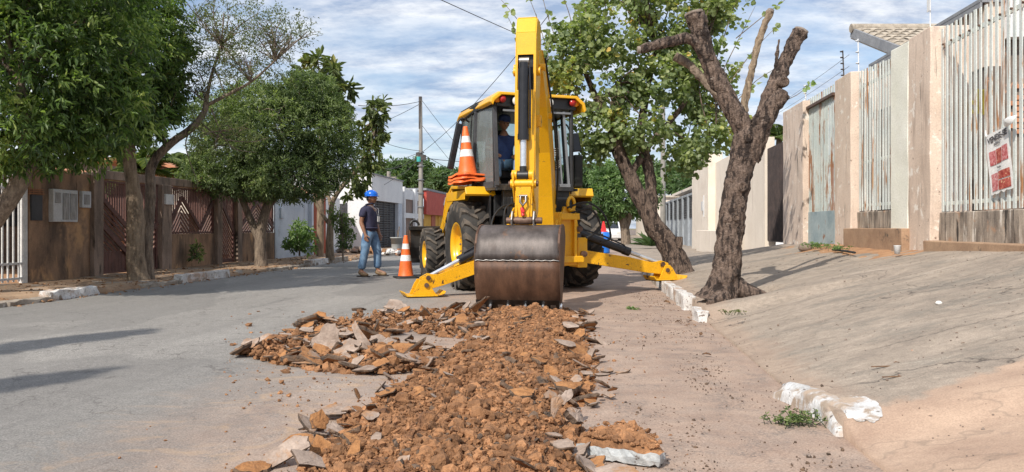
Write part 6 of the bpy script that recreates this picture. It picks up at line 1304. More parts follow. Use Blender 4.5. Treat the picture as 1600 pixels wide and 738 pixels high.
# T6 far round tree on the right pavement + background trees
tree('round pale green street tree on a short trunk far behind the forked tree', (at(974, 0, 40).x, 40., .1), [([A(978, 386, 40), A(977, 365, 40), A(972, 335, 40), A(965, 310, 40)], [.30, .24, .22, .14]), ([A(977, 360, 40), A(985, 335, 40), A(990, 315, 40)], [.16, .15, .1])],
     [blob(975, 300, 40, 1.45, 1.2), blob(945, 315, 40, .95, 1.0), blob(1005, 305, 40, .85, 1.1), blob(975, 265, 40, .9, .7), blob(945, 280, 40, .6, .6)], dict(n=1300, per=11, twig=.3, L=.20, W=.4, droop=.2, shell=.42), M['bark_grey'], M['leaf_light'], seed=31, limbs=14, limb_r=.05)
bgs = [('rounded tree on the horizon behind the white house', 590, 285, 85, 3.0, 1.9), ('wider rounded tree on the horizon left of the utility pole', 640, 283, 80, 3.2, 2.4), ('low tree on the horizon right of the utility pole', 680, 292, 85, 2.4, 1.4), ('low tree behind the red sign shop', 715, 292, 75, 2.6, 1.8),
       ('bushy tree at the end of the street left of the round street tree', 925, 300, 60, 2.2, 2.6), ('tree at the far end of the street behind the cab', 880, 300, 85, 4.5, 4.), ('dark low tree beyond the pale street tree', 945, 345, 90, 3., 3.2), ('low tree behind the grey gate', 1050, 285, 85, 4., 2.2), ('tree behind the white house with the flat roof', 1105, 285, 75, 3.5, 2.4), ('tree at the far end of the street behind the boom', 830, 300, 95, 5., 4.5), ('dark tree far behind the operator cab', 770, 300, 90, 4., 3.5)]
for i, (lb_, px, py, Y, rx, rz) in enumerate(bgs):
    c_ = at(px, py, Y); rr = random.Random(i)
    bl = [(c_+Vector((rr.uniform(-.5, .5)*rx, rr.uniform(-.4, .4)*rx, rr.uniform(-.3, .45)*rz)), rx*rr.uniform(.45, .7), rx*.5, rz*rr.uniform(.4, .62)) for k in range(6)]
    tree(lb_, (c_.x, c_.y, 0), [([(c_.x, c_.y, 0), (c_.x+.1, c_.y, c_.z*.5), (c_.x, c_.y, c_.z)], [.3, .22, .12])], bl, dict(n=520, per=10, twig=.5, L=.42, W=.45, droop=.2, shell=.45), M['bark_grey'], M['leaf_far'], group='background trees along the horizon', seed=40+i, limbs=8, limb_r=.07)
# palms
def palm(label, base, top, n, Lf, seed, r=.12):
    rg = random.Random(seed); root = empty('palm_tree', base, 0, label, 'palm'); b = Vector(base); t = Vector(top)-b
    m = MB(); m.tube([(0, 0, 0), t*.5, t], [r*1.2, r, r*.8], 12, nz=.1, sub=6, nzs=12); m.build('trunk', M['bark_grey'], root, fixn=False)
    for k in range(n):
        az = 2*pi*k/n+rg.uniform(-.2, .2); el = rg.uniform(.15, 1.25); d = Vector((cos(az)*cos(el), sin(az)*cos(el), sin(el))); side = d.cross(Vector((0, 0, 1))).normalized()
        P = []; 
        for j in range(15): s = j/14; P.append(t + d*Lf*s + Vector((0, 0, -1))*(Lf*.62*s*s))
        V, D, Ls = [], [], []
        for j in range(1, 15):
            for rep in range(3):
                s = (j-1+rep/3)/14; p = P[j-1].lerp(P[j], rep/3); tang = (P[j]-P[j-1]).normalized()
                for sg in (-1, 1): V.append(tuple(p)); D.append(tuple(side*sg*.9+tang*.7+Vector((0, 0, -.35)))); Ls.append(Lf*.30*(1-.6*s))
        Ls = np.array(Ls); me = leaf_mesh('frond', np.array(V), np.array(D), Ls, Ls*.085, M['leaf_palm'], np.clip(np.random.default_rng(seed+k).normal(.5, .2, len(V)), 0, 1), seed, .3)
        o = bpy.data.objects.new('frond', me); link(o, root); m = MB(); m.tube(P, [.018]*8+[.010]*7, 5, False); m.build('frond_rib', M['leaf_palm'], o, fixn=False)
palm('palm whose fronds show above the maroon gate beside the first trunk', (at(225, 0, 19.5).x, 19.5, .1), A(222, 265, 19.5), 16, 1.6, 3)
palm('palm whose fronds arch above the maroon grille', (at(305, 0, 21).x, 21, .1), A(300, 268, 21), 16, 1.5, 4)
palm('small palm showing above the first pink pillar', (at(1205, 0, 25).x, 25, .4), A(1218, 215, 25), 14, 1.2, 5)
# aloe like plant
root = empty('spiky_plant', at(1018, 385, 31.5), 0, 'dark spiky plant on the pavement beyond the leaning trunk', 'plant'); n = 46; rg2 = np.random.default_rng(8)
az = rg2.uniform(0, 2*pi, n); el = rg2.uniform(.1, 1.4, n); D = np.stack([np.cos(az)*np.cos(el), np.sin(az)*np.cos(el), np.sin(el)], 1); me = leaf_mesh('leaves', np.zeros((n, 3)), D, rg2.uniform(.6, 1.0, n), np.full(n, .12), M['leaf_far'], rg2.uniform(0, .5, n), 2, .3); o = bpy.data.objects.new('leaves', me); link(o, root)
# slim columnar trees just outside the left edge whose long shadows lie across the road
for k, (x, y, h, lb_) in enumerate(((-7.1, 1.95, 6.2, 'slim columnar tree standing beyond the left edge, nearer the machine'), (-7.25, -1.3, 7.6, 'slim columnar tree standing beyond the left edge, nearer the camera'))):
    root = empty('tree', (x, y, 0), 0, lb_, 'tree'); m = MB(); m.tube([(0, 0, 0), (.03, 0, 2), (0, .03, 4), (0, 0, h*.95)], [.09, .08, .06, .02], 12, nz=.1, nzs=6, sub=5); m.build('trunk', M['bark_grey'], root, fixn=False)
    P, D, var, cc, ax = crown_pts([(Vector((0, 0, h-.55)), .16, .16, .7), (Vector((.02, 0, h-1.5)), .22, .22, .8), (Vector((0, 0, h-2.5)), .16, .16, .7)], 700, 9, .12, 77+k); me = leaf_mesh('crown', P, D, np.full(len(P), .09), np.full(len(P), .045), M['leaf_dark'], var, 3); o = bpy.data.objects.new('crown', me); link(o, root)
# car, blue drum with red cone
cr = empty('parked_car', at(951, 379, 52)*1, radians(-6+90+90), 'white car parked at the far right kerb behind the blue drum', 'car'); cr.location.z = .01
bodyp = [(-2.0, .30), (2.05, .30), (2.1, .55), (2.0, .80), (1.1, .92), (.55, 1.36), (-.95, 1.42), (-1.65, 1.05), (-2.0, .98), (-2.08, .6)]
m = MB(); m.prism(bodyp, 'x', -.82, .82); m.v = [(x*(1 if z < .95 else .86), y, z) for x, y, z in m.v]; m.build('body', M['white_car'], cr, bev=.05)
for s in (-1, 1):
    m = MB(); m.prism([(.98, .97), (.50, 1.31), (-.90, 1.35), (-1.45, 1.04)], 'x', s*.74, s*.80); m.build('side_window', M['car_glass'], cr)
m = MB(); m.add([(-.62, -1.72, 1.04), (.62, -1.72, 1.04), (.60, -1.08, 1.38), (-.60, -1.08, 1.38)], [(0, 1, 2, 3)]); m.build('rear_window', M['car_glass'], cr); m = MB(); m.add([(-.64, 1.12, .97), (.64, 1.12, .97), (.60, .62, 1.35), (-.60, .62, 1.35)], [(0, 1, 2, 3)]); m.build('windscreen', M['car_glass'], cr)
for s in (-1, 1):
    for y in (-1.3, 1.35):
        m = MB(); m.lathe([(.0, -.10), (.20, -.10), (.31, -.09), (.32, 0), (.31, .09), (.2, .10), (0, .10)], 22, Matrix.Translation((s*.76, y, .32)), axis='x'); m.build('wheel', M['tyre_wall'], cr)
    m = MB(); m.box((s*.62, -2.05, .78), (.26, .06, .16)); m.build('tail_light', M['red_lens'], cr); m = MB(); m.box((s*.6, 2.08, .66), (.3, .06, .14)); m.build('headlight', M['lamp_glass'], cr)
dp = at(943, 392, 30); r = empty('drum', (dp.x, dp.y, .01), 0, 'bright blue drum standing behind the right rear tyre', 'drum'); m = MB(); m.lathe([(0, .0), (.24, 0), (.25, .04), (.24, .3), (.255, .32), (.24, .34), (.24, .62), (.255, .64), (.24, .66), (.24, .80), (.22, .82), (0, .82)], 20); m.build('drum_body', M['blue_plastic'], r); bx('label_patch', r, (0, -.245, .45), (.16, .02, .2), M['paper'])
r = empty('traffic_cone', (dp.x, dp.y, .832), 0, 'red cone standing on the blue drum', 'traffic cone'); m = MB(); m.lathe([(.17, 0), (.17, .03), (.12, .03), (.03, .42), (0, .42)], 16); m.build('cone_body', M['red_plastic'], r)
# pail and rubble near worker
p = at(620, 399, 29); r = empty('pail', (p.x, p.y, .1), 0, 'grey pail with sticks in it beside the black garage gates', 'pail'); m = MB(); m.lathe([(.0, 0), (.17, 0), (.23, .5), (.25, .5), (.25, .54), (.21, .54), (.2, .1)], 18); m.build('pail_body', M['bucket_plastic'], r)
m = MB(); m.cyl((0, 0, .2), (.1, 0, .95), .02, 6); m.build('stick', M['bark_grey'], r); m = MB(); m.cyl((0.05, 0, .2), (.02, 0, .8), .02, 6); m.build('stick', M['bark_grey'], r)
# ================================================================= TRENCH SOIL AND RUBBLE
EY = [1.6, 2.5, 3.14, 3.49, 4.08, 4.72, 5.6, 6.9, 8.2, 8.96, 9.4]
EL = [-1.0, -.98, -.92, -.90, -.84, -.74, -.58, -.40, -.36, -.42, -.40]
ER = [.22, .26, .30, .33, .40, .48, .60, .70, .74, .78, .7]
def heap_z(X, Y):
    l, r = np.interp(Y, EY, EL), np.interp(Y, EY, ER); c, h = (l+r)/2, (r-l)/2
    t = np.abs((X-c)/h); base = np.clip(1-t**3.2, -.4, 1)
    return .080*base*np.clip((9.7-Y)/.9, 0, 1)
def heap_noise(x, y): return .036*mnoise.noise(Vector((x*2.2, y*2.2, 1))) + .038*mnoise.noise(Vector((x*6, y*6, 2))) + .022*mnoise.noise(Vector((x*15, y*15, 3))) + .006*mnoise.noise(Vector((x*43, y*43, 4)))
def heap_h(x, y): return float(heap_z(np.array(x), np.array(y))) + heap_noise(x, y)
ys = np.concatenate([np.arange(1.6, 5, .020), np.arange(5, 9.6, .034)]); xs = np.arange(-1.4, 1.0, .020); X, Yg = np.meshgrid(xs, ys); Z = heap_z(X, Yg)-.012
nz_ = np.array([heap_noise(a, b) for a, b in zip(X.ravel(), Yg.ravel())]).reshape(X.shape); Z = Z+nz_*np.clip(Z*20+.6, .2, 1.2)
i = np.arange(X.size).reshape(X.shape); F = np.stack([i[:-1, :-1], i[:-1, 1:], i[1:, 1:], i[1:, :-1]], -1).reshape(-1, 4)
zz = Z.ravel()[F].max(1); F = F[zz > -.02]; cen = np.stack([X, Yg], -1).reshape(-1, 2)[F].mean(1)
var = np.clip(np.array([.55+.5*mnoise.noise(Vector((a*3, b*3, 7)))+.3*mnoise.noise(Vector((a*14, b*14, 7))) for a, b in cen]), 0, 1)
me = np_mesh('soil_heap', np.stack([X, Yg, Z], -1).reshape(-1, 3), F, M['soil'], var); hp = bpy.data.objects.new('soil_heap', me); link(hp); tag(hp, 'orange brown clay soil heaped along the dug up trench below the bucket', 'soil', kind='stuff')
def ico(sub):
    bm = bmesh.new(); bmesh.ops.create_icosphere(bm, subdivisions=sub, radius=1); V = np.array([v.co[:] for v in bm.verts]); F = np.array([[v.index for v in f.verts] for f in bm.faces]); bm.free(); return V, F
def scatter(name, pts, rad, varr, sub, mat, label, cat, seed, parent=None, flat=.75, amp=.28):
    rg = np.random.default_rng(seed); V0, F0 = ico(sub); n = len(pts); k = len(V0)
    nv = 24; vars_ = V0[None]*(1+amp*rg.normal(size=(nv, k, 1))) if sub == 1 else np.stack([V0*(1+amp*1.5*np.array([mnoise.noise(Vector(p*1.6)+Vector((s_*7, 0, 0)))+.6*mnoise.noise(Vector(p*3.7)+Vector((s_*7, 0, 0))) for p in V0])[:, None]) for s_ in range(nv)])
    S = rad[:, None]*np.stack([rg.uniform(.75, 1.3, n), rg.uniform(.75, 1.3, n), rg.uniform(.55, .95, n)*flat/.75], 1)
    a = rg.uniform(0, 2*pi, n); b = rg.normal(0, .6, n); base = vars_[rg.integers(0, nv, n)]*S[:, None]
    ca, sa, cb_, sb = np.cos(a)[:, None], np.sin(a)[:, None], np.cos(b)[:, None], np.sin(b)[:, None]
    y = base[..., 1]*cb_-base[..., 2]*sb; z = base[..., 1]*sb+base[..., 2]*cb_; x = base[..., 0]
    P = np.stack([x*ca-y*sa, x*sa+y*ca, z], -1)+pts[:, None]
    F = (F0[None]+(np.arange(n)*k)[:, None, None]).reshape(-1, 3)
    me = np_mesh(name, P.reshape(-1, 3), F, mat, np.repeat(varr, len(F0))); o = bpy.data.objects.new(name, me); link(o, parent)
    if label: tag(o, label, cat)
    o['kind'] = 'stuff'; return o
def sample_heap(n, rg, edge=1.02):
    Y = 9.5*np.exp(-rg.uniform(0, 1, n)*math.log(9.5/2.3)); l, r = np.interp(Y, EY, EL), np.interp(Y, EY, ER); t = rg.uniform(-edge, edge, n); return (l+r)/2+t*(r-l)/2, Y
rg = np.random.default_rng(3)
x, y = sample_heap(33000, rg, 1.04); rad = np.clip(rg.lognormal(math.log(.0067), .55, len(x)), .003, .026)*np.clip(1+(y-4)*.07, .95, 1.5); z = np.array([heap_h(a, b) for a, b in zip(x, y)])-.006
scatter('soil_crumbs', np.stack([x, y, z], 1), rad, np.clip(rg.normal(.55, .27, len(x)), 0, 1), 1, M['soil'], 'small crumbs and clods of orange clay covering the trench heap', 'soil', 4, amp=.36)
x, y = sample_heap(1300, rg, .98); rad = np.clip(rg.lognormal(math.log(.0185), .40, len(x)), .012, .06); z = np.array([heap_h(a, b) for a, b in zip(x, y)])+rad*.05
scatter('soil_clods', np.stack([x, y, z], 1), rad, np.clip(rg.normal(.5, .28, len(x)), 0, 1), 2, M['soil'], 'larger rough clods of orange clay lying on the trench heap', 'soil', 5, amp=.30)
x, y = sample_heap(450, rg, 1.02); rad = np.clip(rg.lognormal(math.log(.010), .4, len(x)), .005, .025); z = np.array([heap_h(a, b) for a, b in zip(x, y)])+rad*.3
scatter('asphalt_bits', np.stack([x, y, z], 1), rad, np.clip(rg.normal(.5, .28, len(x)), 0, 1), 1, M['slab_side'], 'dark crumbs of broken asphalt mixed into the clay heap', 'gravel', 6)
# slabs ---------------------------------------------------------------
def slab_mesh(seed, n=11, asp=1., th=.13, soil=False, rag=.16):
    r = random.Random(seed); pts = []; n0 = max(5, n-4)
    ph = r.uniform(0, 6)
    base_ = []
    for k in range(n0):
        a = 2*pi*(k+r.uniform(-.34, .34))/n0; q = 1+r.uniform(-rag*2, rag*1.3)+.10*sin(3*a+ph); base_.append(Vector((q*cos(a)*asp, q*sin(a)/asp)))
    for k in range(n0):
        A_, B_2 = base_[k], base_[(k+1) % n0]; d_ = (B_2-A_); nn2 = Vector((d_.y, -d_.x)).normalized()
        pts.append(tuple(A_)); 
        for t_ in (.33, .66): q = A_.lerp(B_2, t_+r.uniform(-.1, .1))+nn2*r.uniform(-.075, .075); pts.append(tuple(q))
    n = len(pts)
    V, F, mi = [], [], []
    lay = [(1., 0), (1.02, .35), (.97, .7), (.88, 1.)]
    for li, (s_, h) in enumerate(lay):
        for k, (px_, py_) in enumerate(pts):
            j = 1+r.uniform(-.05, .05); V.append((px_*s_*j, py_*s_*j, -th*h+r.uniform(-.1, .1)*th*(0 if li == 0 else 1)))
    V2 = []
    for (px_, py_) in pts: V2.append((px_*.62, py_*.62, th*r.uniform(.02, .22)))
    V += V2; V.append((0, 0, th*.15)); nb_ = len(V); V.append((0, 0, -th*1.05))
    for li in range(3):
        for k in range(n): F.append((li*n+k, (li+1)*n+k, (li+1)*n+(k+1) % n, li*n+(k+1) % n)); mi.append(1)
    for k in range(n): F.append((k, (k+1) % n, 4*n+(k+1) % n, 4*n+k)); mi.append(0)
    for k in range(n): F.append((4*n+k, 4*n+(k+1) % n, nb_-1)); mi.append(0)
    for k in range(n): F.append((3*n+(k+1) % n, 3*n+k, nb_)); mi.append(2)
    me = bpy.data.meshes.new('asphalt_slab'); me.from_pydata(V, [], F)
    for m_ in (M['slab_soil'] if soil else M['slab_top'], M['slab_side'], M['slab_soil']): me.materials.append(m_)
    me.polygons.foreach_set('material_index', mi); me.update(); return me
SL = [slab_mesh(100+k, random.Random(k).choice((8, 9, 11, 12)), random.Random(k+50).uniform(.85, 1.45), random.Random(k+9).uniform(.16, .30), k % 3 == 2) for k in range(26)]
rs = random.Random(12)
def slab(x, y, z, s, rot, label, group, me=None):
    o = bpy.data.objects.new('asphalt_slab', me or rs.choice(SL)); link(o); o.location = (x, y, z); o.rotation_euler = rot; o.scale = (s, s, s); return tag(o, label, 'asphalt slab', group)
def gp(px, py): Y = 1200/(py-356); return (px-800)/1200*Y, Y
def inpoly(x, y, P):
    c = False; j = len(P)-1
    for i in range(len(P)):
        if (P[i][1] > y) != (P[j][1] > y) and x < (P[j][0]-P[i][0])*(y-P[i][1])/(P[j][1]-P[i][1])+P[i][0]: c = not c
        j = i
    return c
pile = [(368, 556), (420, 540), (470, 520), (560, 500), (640, 492), (745, 490), (762, 505), (720, 530), (640, 520), (600, 528), (680, 560), (690, 580), (600, 588), (500, 582), (420, 568)]
def pile_h(px, py):
    # ridge heights in metres above the road along the heap
    d = min(math.hypot(px-a, (py-b)*2.2) for a, b in ((430, 550), (470, 545), (510, 545), (550, 550), (600, 565), (650, 567), (500, 520), (560, 505), (620, 503), (680, 502), (730, 500)))
    return .125*max(0, 1-(d/75)**1.5)
# loose soil under the slab pile
pts = []
while len(pts) < 3600:
    px, py = rs.uniform(355, 770), rs.uniform(485, 600)
    if inpoly(px, py, pile) or rs.random() < .012:
        x, y = gp(px, py); h = pile_h(px, py) if inpoly(px, py, pile) else 0
        if py > 600 or h < .0: continue
        pts.append((x, y, rs.uniform(0, h*.8)+.004))
pts = np.array(pts); rad = np.clip(rg.lognormal(math.log(.016), .5, len(pts)), .005, .045); scatter('soil_crumbs', pts, rad, np.clip(rg.normal(.55, .25, len(pts)), 0, 1), 1, M['soil'], 'clay crumbs among the broken slabs left of the trench', 'soil', 8)
n = 0; LBA = 'broken asphalt slab in the jumbled heap left of the trench'; GA = 'broken slabs heaped left of the trench'
while n < 150:
    px, py = rs.uniform(365, 765), rs.uniform(488, 590)
    if not inpoly(px, py, pile): continue
    x, y = gp(px, py); h = pile_h(px, py); s = min(.15, rs.lognormvariate(math.log(.070), .42)); z = rs.uniform(.2, 1.0)*h+.02
    slab(x, y, z+s*.1, s, (rs.gauss(.18, .30), rs.gauss(-.15, .32), rs.uniform(0, 6.28)), LBA, GA); n += 1
# rims
LR_, GR_ = 'broken asphalt slab along the right rim of the trench', 'broken slabs along the right rim'; LL_, GL_ = 'broken asphalt slab along the left rim of the trench', 'broken slabs along the left rim'
for k in range(62):
    y = 9.3*math.exp(-rs.random()*math.log(9.3/3.0)); x = float(np.interp(y, EY, ER))+rs.gauss(.0, .07); s = min(.11, rs.lognormvariate(math.log(.040 if y < 5.5 else .058), .42))
    slab(x, y, .03+max(0, heap_h(x, y))*.9, s, (rs.gauss(.1, .35), rs.gauss(-.15, .35), rs.uniform(0, 6.28)), LR_, GR_)
for k in range(66):
    y = 9.2*math.exp(-rs.random()*math.log(9.2/3.0)); x = float(np.interp(y, EY, EL))+rs.gauss(.02, .08); s = min(.11, rs.lognormvariate(math.log(.042 if y < 5.5 else .062), .42))
    slab(x, y, .03+max(0, heap_h(x, y))*.9, s, (rs.gauss(.1, .35), rs.gauss(.15, .35), rs.uniform(0, 6.28)), LL_, GL_)
for k in range(34):
    xx, yy = sample_heap(1, rg, .75); x, y = float(xx[0]), float(yy[0]); s = min(.07, rs.lognormvariate(math.log(.030), .4)); slab(x, y, heap_h(x, y)+.012, s, (rs.gauss(0, .5), rs.gauss(0, .5), rs.uniform(0, 6.28)), 'broken piece of asphalt half sunk in the clay in the middle of the trench', 'pieces sunk in the trench clay')
# singled out pieces
def hero(px, py, dz, s, rot, label, seed, n=12, asp=1., th=.16, soil=False, rag=.12):
    x, y = gp(px, py); o = slab(x, y, dz, s, rot, label, None, slab_mesh(seed, n, asp, th, soil, rag)); return o
hero(513, 560, .13, .125, (radians(62), radians(6), .1), 'pale grey slab standing upright in the heap left of the trench, largest pale face there', 501, 13, .92, .20)
hero(566, 558, .12, .095, (radians(70), radians(-20), .2), 'narrow pale slab standing on end right of the largest upright pale slab', 502, 9, .62, .25)
hero(616, 563, .09, .125, (radians(20), 0, .1), 'thick soil caked block lying at the right end of the slab heap', 503, 12, 1.4, .34, True)
hero(705, 497, .10, .13, (radians(18), radians(30), 2.5), 'long dark slab tilted steeply at the far end of the slab heap', 504, 9, 1.8, .14)
hero(742, 497, .11, .13, (radians(25), radians(36), 2.45), 'long pale slab leaning beside the bucket teeth', 505, 9, 1.9, .12)
hero(489, 572, .04, .105, (radians(10), 0, 0.), 'flat pale slab at the near foot of the slab heap', 506, 9, 1.9, .14)
hero(625, 575, .04, .11, (radians(10), radians(6), .2), 'flat pale slab under the soil caked block', 507, 9, 1.9, .14)
hero(650, 580, .09, .085, (radians(28), radians(10), 1.), 'whitish double slab between the slab heap and the trench soil', 508, 11, 1.1, .2)
hero(525, 655, .05, .085, (radians(14), radians(0), .2), 'pale pinkish slab lying flat on the left rim of the trench', 509, 12, 1.3, .2)
hero(440, 728, .05, .085, (radians(26), radians(-26), .6), 'large pale slab with a dusty face at the bottom left of the trench', 510, 10, 1.6, .16)
hero(492, 742, .06, .085, (radians(34), radians(12), .9), 'second large pale slab at the bottom left leaning on the first', 511, 9, 1.2, .2)
hero(396, 735, .02, .07, (radians(8), 0, .3), 'rounded soil caked lump at the lower left end of the trench', 512, 12, 1.2, .5, True)
hero(470, 705, .05, .06, (radians(22), 0, .3), 'soil caked slab above the large pale bottom left slab', 513, 12, 1.3, .3, True)
hero(500, 685, .08, .06, (radians(60), 0, .6), 'dark reddish slab standing on edge near the lower left rim', 514, 9, .9, .3, True)
hero(883, 562, .13, .075, (radians(20), radians(10), .6), 'whitish slab on the right rim of the trench', 515, 12, 1.2, .16)
hero(900, 690, .13, .055, (radians(40), radians(30), .6), 'rounded pale pinkish rock on the right side of the trench near the camera', 516, 12, 1.1, .6)
hero(868, 680, .14, .050, (radians(75), radians(10), .2), 'grey brown stone standing on edge beside the rounded pale rock', 517, 9, .75, .4)
hero(884, 667, .15, .05, (radians(30), radians(-20), .9), 'long pale stone leaning above the rounded pale rock', 518, 9, 1.5, .35)
hero(912, 512, .04, .09, (radians(8), radians(6), .4), 'grey rounded slab lying right of the bucket beside the trench', 519, 12, 1.2, .14)
hero(890, 528, .12, .08, (radians(20), 0, .4), 'small grey slab on the trench soil just right of the bucket', 520, 10, 1.1, .2)
hero(974, 583, .016, .045, (radians(5), radians(-10), .1), 'lone dark chip of asphalt on the dusty gutter right of the trench', 521, 9, 1.3, .3)
hero(942, 586, .010, .055, (radians(3), 0, .8), 'thin pinkish slab lying flat beside the right rim', 522, 10, 1.3, .12)
hero(820, 640, .10, .07, (radians(10), 0, .3), 'large soil caked block half buried in the middle of the trench', 523, 13, 1.1, .55, True, .2)
hero(890, 625, .09, .075, (radians(6), 0, .1), 'large orange clay block at the right rim of the trench', 524, 13, 1.1, .5, True, .2)
hero(878, 722, .08, .05, (radians(14), 0, .1), 'small flat pinkish slab near the bottom of the trench', 525, 11, 1.2, .3)
CB = [slab_mesh(700+k, 12, random.Random(k).uniform(.9, 1.3), .45, True, .16) for k in range(8)]
for k in range(26):
    xx, yy = sample_heap(1, rg, .95); x, y = float(xx[0]), float(yy[0]); s = rs.uniform(.03, .075); slab(x, y, heap_h(x, y)+s*.25, s, (rs.gauss(.2, .3), rs.gauss(0, .3), rs.uniform(0, 6.28)), 'thick soil caked block of asphalt bedded in the trench clay', 'soil caked blocks in the trench clay', rs.choice(CB))
# big concrete chunk
x, y = gp(972, 722); ck = empty('concrete_chunk', (x, y, 0), radians(-14), 'thick chunk of broken concrete caked with orange soil at the lower right of the trench', 'concrete chunk')
r = random.Random(4); out = [(-.20, .06), (-.14, .13), (-.04, .175), (.02, .165), (.05, .13), (.09, .12), (.155, .05), (.175, -.02), (.165, -.065), (.10, -.065), (.03, -.045), (-.04, -.03), (-.10, -.01), (-.165, .01), (-.20, .02)]
def ring_pts(sc, z, j=.006): return [(px_*sc+r.uniform(-j, j), py_*sc+.05*(1-sc)+r.uniform(-j, j), z+r.uniform(-j, j)) for px_, py_ in out]
def dens(o, k=3): out2 = []; n = len(o); [out2.extend([(lerp(o[i][0], o[(i+1) % n][0], t/k), lerp(o[i][1], o[(i+1) % n][1], t/k)) for t in range(k)]) for i in range(n)]; return out2
out = dens(out); n = len(out); L0, L1, L2 = ring_pts(.96, .012), ring_pts(1.02, .035), ring_pts(1., .062)
m = MB(); m.add(L0+L1+L2, [(k*n+i, k*n+(i+1) % n, (k+1)*n+(i+1) % n, (k+1)*n+i) for k in range(2) for i in range(n)]+[tuple(range(n))[::-1]]); m.build('concrete_edge', M['concrete_chunk'], ck, fixn=False)
rings = [L2]; 
for s_, z in ((.93, .085), (.8, .100), (.62, .110), (.4, .116), (.2, .118), (.04, .118)):
    rr_ = []
    for (px_, py_) in out:
        X_, Y_ = px_*s_, py_*s_+.05*(1-s_); rr_.append((X_, Y_, z+.35*(Y_-.05)*.55+.022*mnoise.noise(Vector((X_*18, Y_*18, 3)))+.012*mnoise.noise(Vector((X_*50, Y_*50, 3)))))
    rings.append(rr_)
m = MB(); m.add([p for q in rings for p in q], [(k*n+i, k*n+(i+1) % n, (k+1)*n+(i+1) % n, (k+1)*n+i) for k in range(len(rings)-1) for i in range(n)], False); sc_ = m.build('soil_crust', M['soil'], ck, fixn=False)
a_ = sc_.data.attributes.new('var', 'FLOAT', 'FACE'); a_.data.foreach_set('value', [random.uniform(.4, .8) for _ in sc_.data.polygons])
nn = 260; th_ = rg.uniform(0, 2*pi, nn); rr = rg.uniform(0, .85, nn)**.5; px_ = np.interp(th_, np.linspace(0, 2*pi, n), [p[0] for p in out])*rr; py_ = np.interp(th_, np.linspace(0, 2*pi, n), [p[1] for p in out])*rr+.05*(1-rr)
scatter('soil_crumbs', np.stack([px_, py_, .108+.19*(py_-.05)], 1), np.clip(rg.lognormal(math.log(.008), .4, nn), .004, .02), rg.uniform(.3, .9, nn), 1, M['soil'], None, None, 9, parent=ck)
# gutter grit, kerb litter
def ground_z(u, v): return 0. if u < 1.2 else PAVZ(u, v)
pts = []
for k in range(4200):
    v = 12*math.exp(-rs.random()*math.log(12/2.6)); u = rs.choice((rs.uniform(-.1, 1.3), rs.gauss(.62, .28), rs.uniform(.2, 1.2)))
    if mnoise.noise(Vector((u*1.8, v*1.2, 4))) < .06 and rs.random() < .9: continue
    p = uv(u, v); pts.append((p.x, p.y, (ground_z(u, v) if u > 1.2 else -.012*float(sstep(.5, 1.1, u)))+.003))
pts = np.array(pts); rad = np.clip(rg.lognormal(math.log(.0032), .5, len(pts)), .0015, .012); scatter('gutter_grit', pts, rad, rg.uniform(.2, 1, len(pts)), 1, M['slab_side'], 'fine dark grit scattered over the dusty gutter', 'gravel', 10)
pts = []
for k in range(800):
    if rs.random() < .6: xx, yy = sample_heap(1, rg, 1.); x = float(xx[0])+rs.choice((-1, 1))*rs.expovariate(4.5); y = float(yy[0])+rs.gauss(0, .1); xx2 = float(np.interp(y, EY, EL)), float(np.interp(y, EY, ER)); x = (xx2[0]-rs.expovariate(4.)) if rs.random() < .6 else xx2[1]+rs.expovariate(6.)
    else: px, py = rs.uniform(350, 740), rs.uniform(560, 640) if rs.random() < .6 else rs.uniform(490, 600); x, y = gp(px, py)
    pts.append((x, y, .003))
pts = np.array(pts); rad = np.clip(rg.lognormal(math.log(.0048), .55, len(pts)), .002, .018); scatter('spilled_crumbs', pts, rad, rg.uniform(.2, 1, len(pts)), 1, M['soil'], 'clay crumbs spilled on the road around the trench', 'soil', 11)
pts = []
for k in range(1500):
    v = 14*math.exp(-rs.random()*math.log(14/2.6)); u = rs.uniform(1.4, 4.2); p = uv(u, v); pts.append((p.x, p.y, PAVZ(u, v)+.002))
pts = np.array(pts); rad = np.clip(rg.lognormal(math.log(.003), .5, len(pts)), .0015, .012); scatter('pavement_grit', pts, rad, rg.uniform(.2, 1, len(pts)), 1, M['mortar_wall'], 'fine pale grit scattered over the right pavement', 'gravel', 12)
pts = []
for k in range(1500): v = rs.uniform(9, 26); u = rs.uniform(-9.1, -7.3) if rs.random() < .7 else rs.gauss(-7.4, .15); p = uv(u, v); pts.append((p.x, p.y, (ZL(u, v) if u < -7.45 else 0)+.006))
pts = np.array(pts); rad = np.clip(rg.lognormal(math.log(.012), .6, len(pts)), .004, .05); scatter('pavement_debris', pts, rad, rg.uniform(.1, .9, len(pts)), 1, M['dry_leaf'], 'dry litter and crumbs on the left dirt pavement', 'litter', 13, flat=.3)
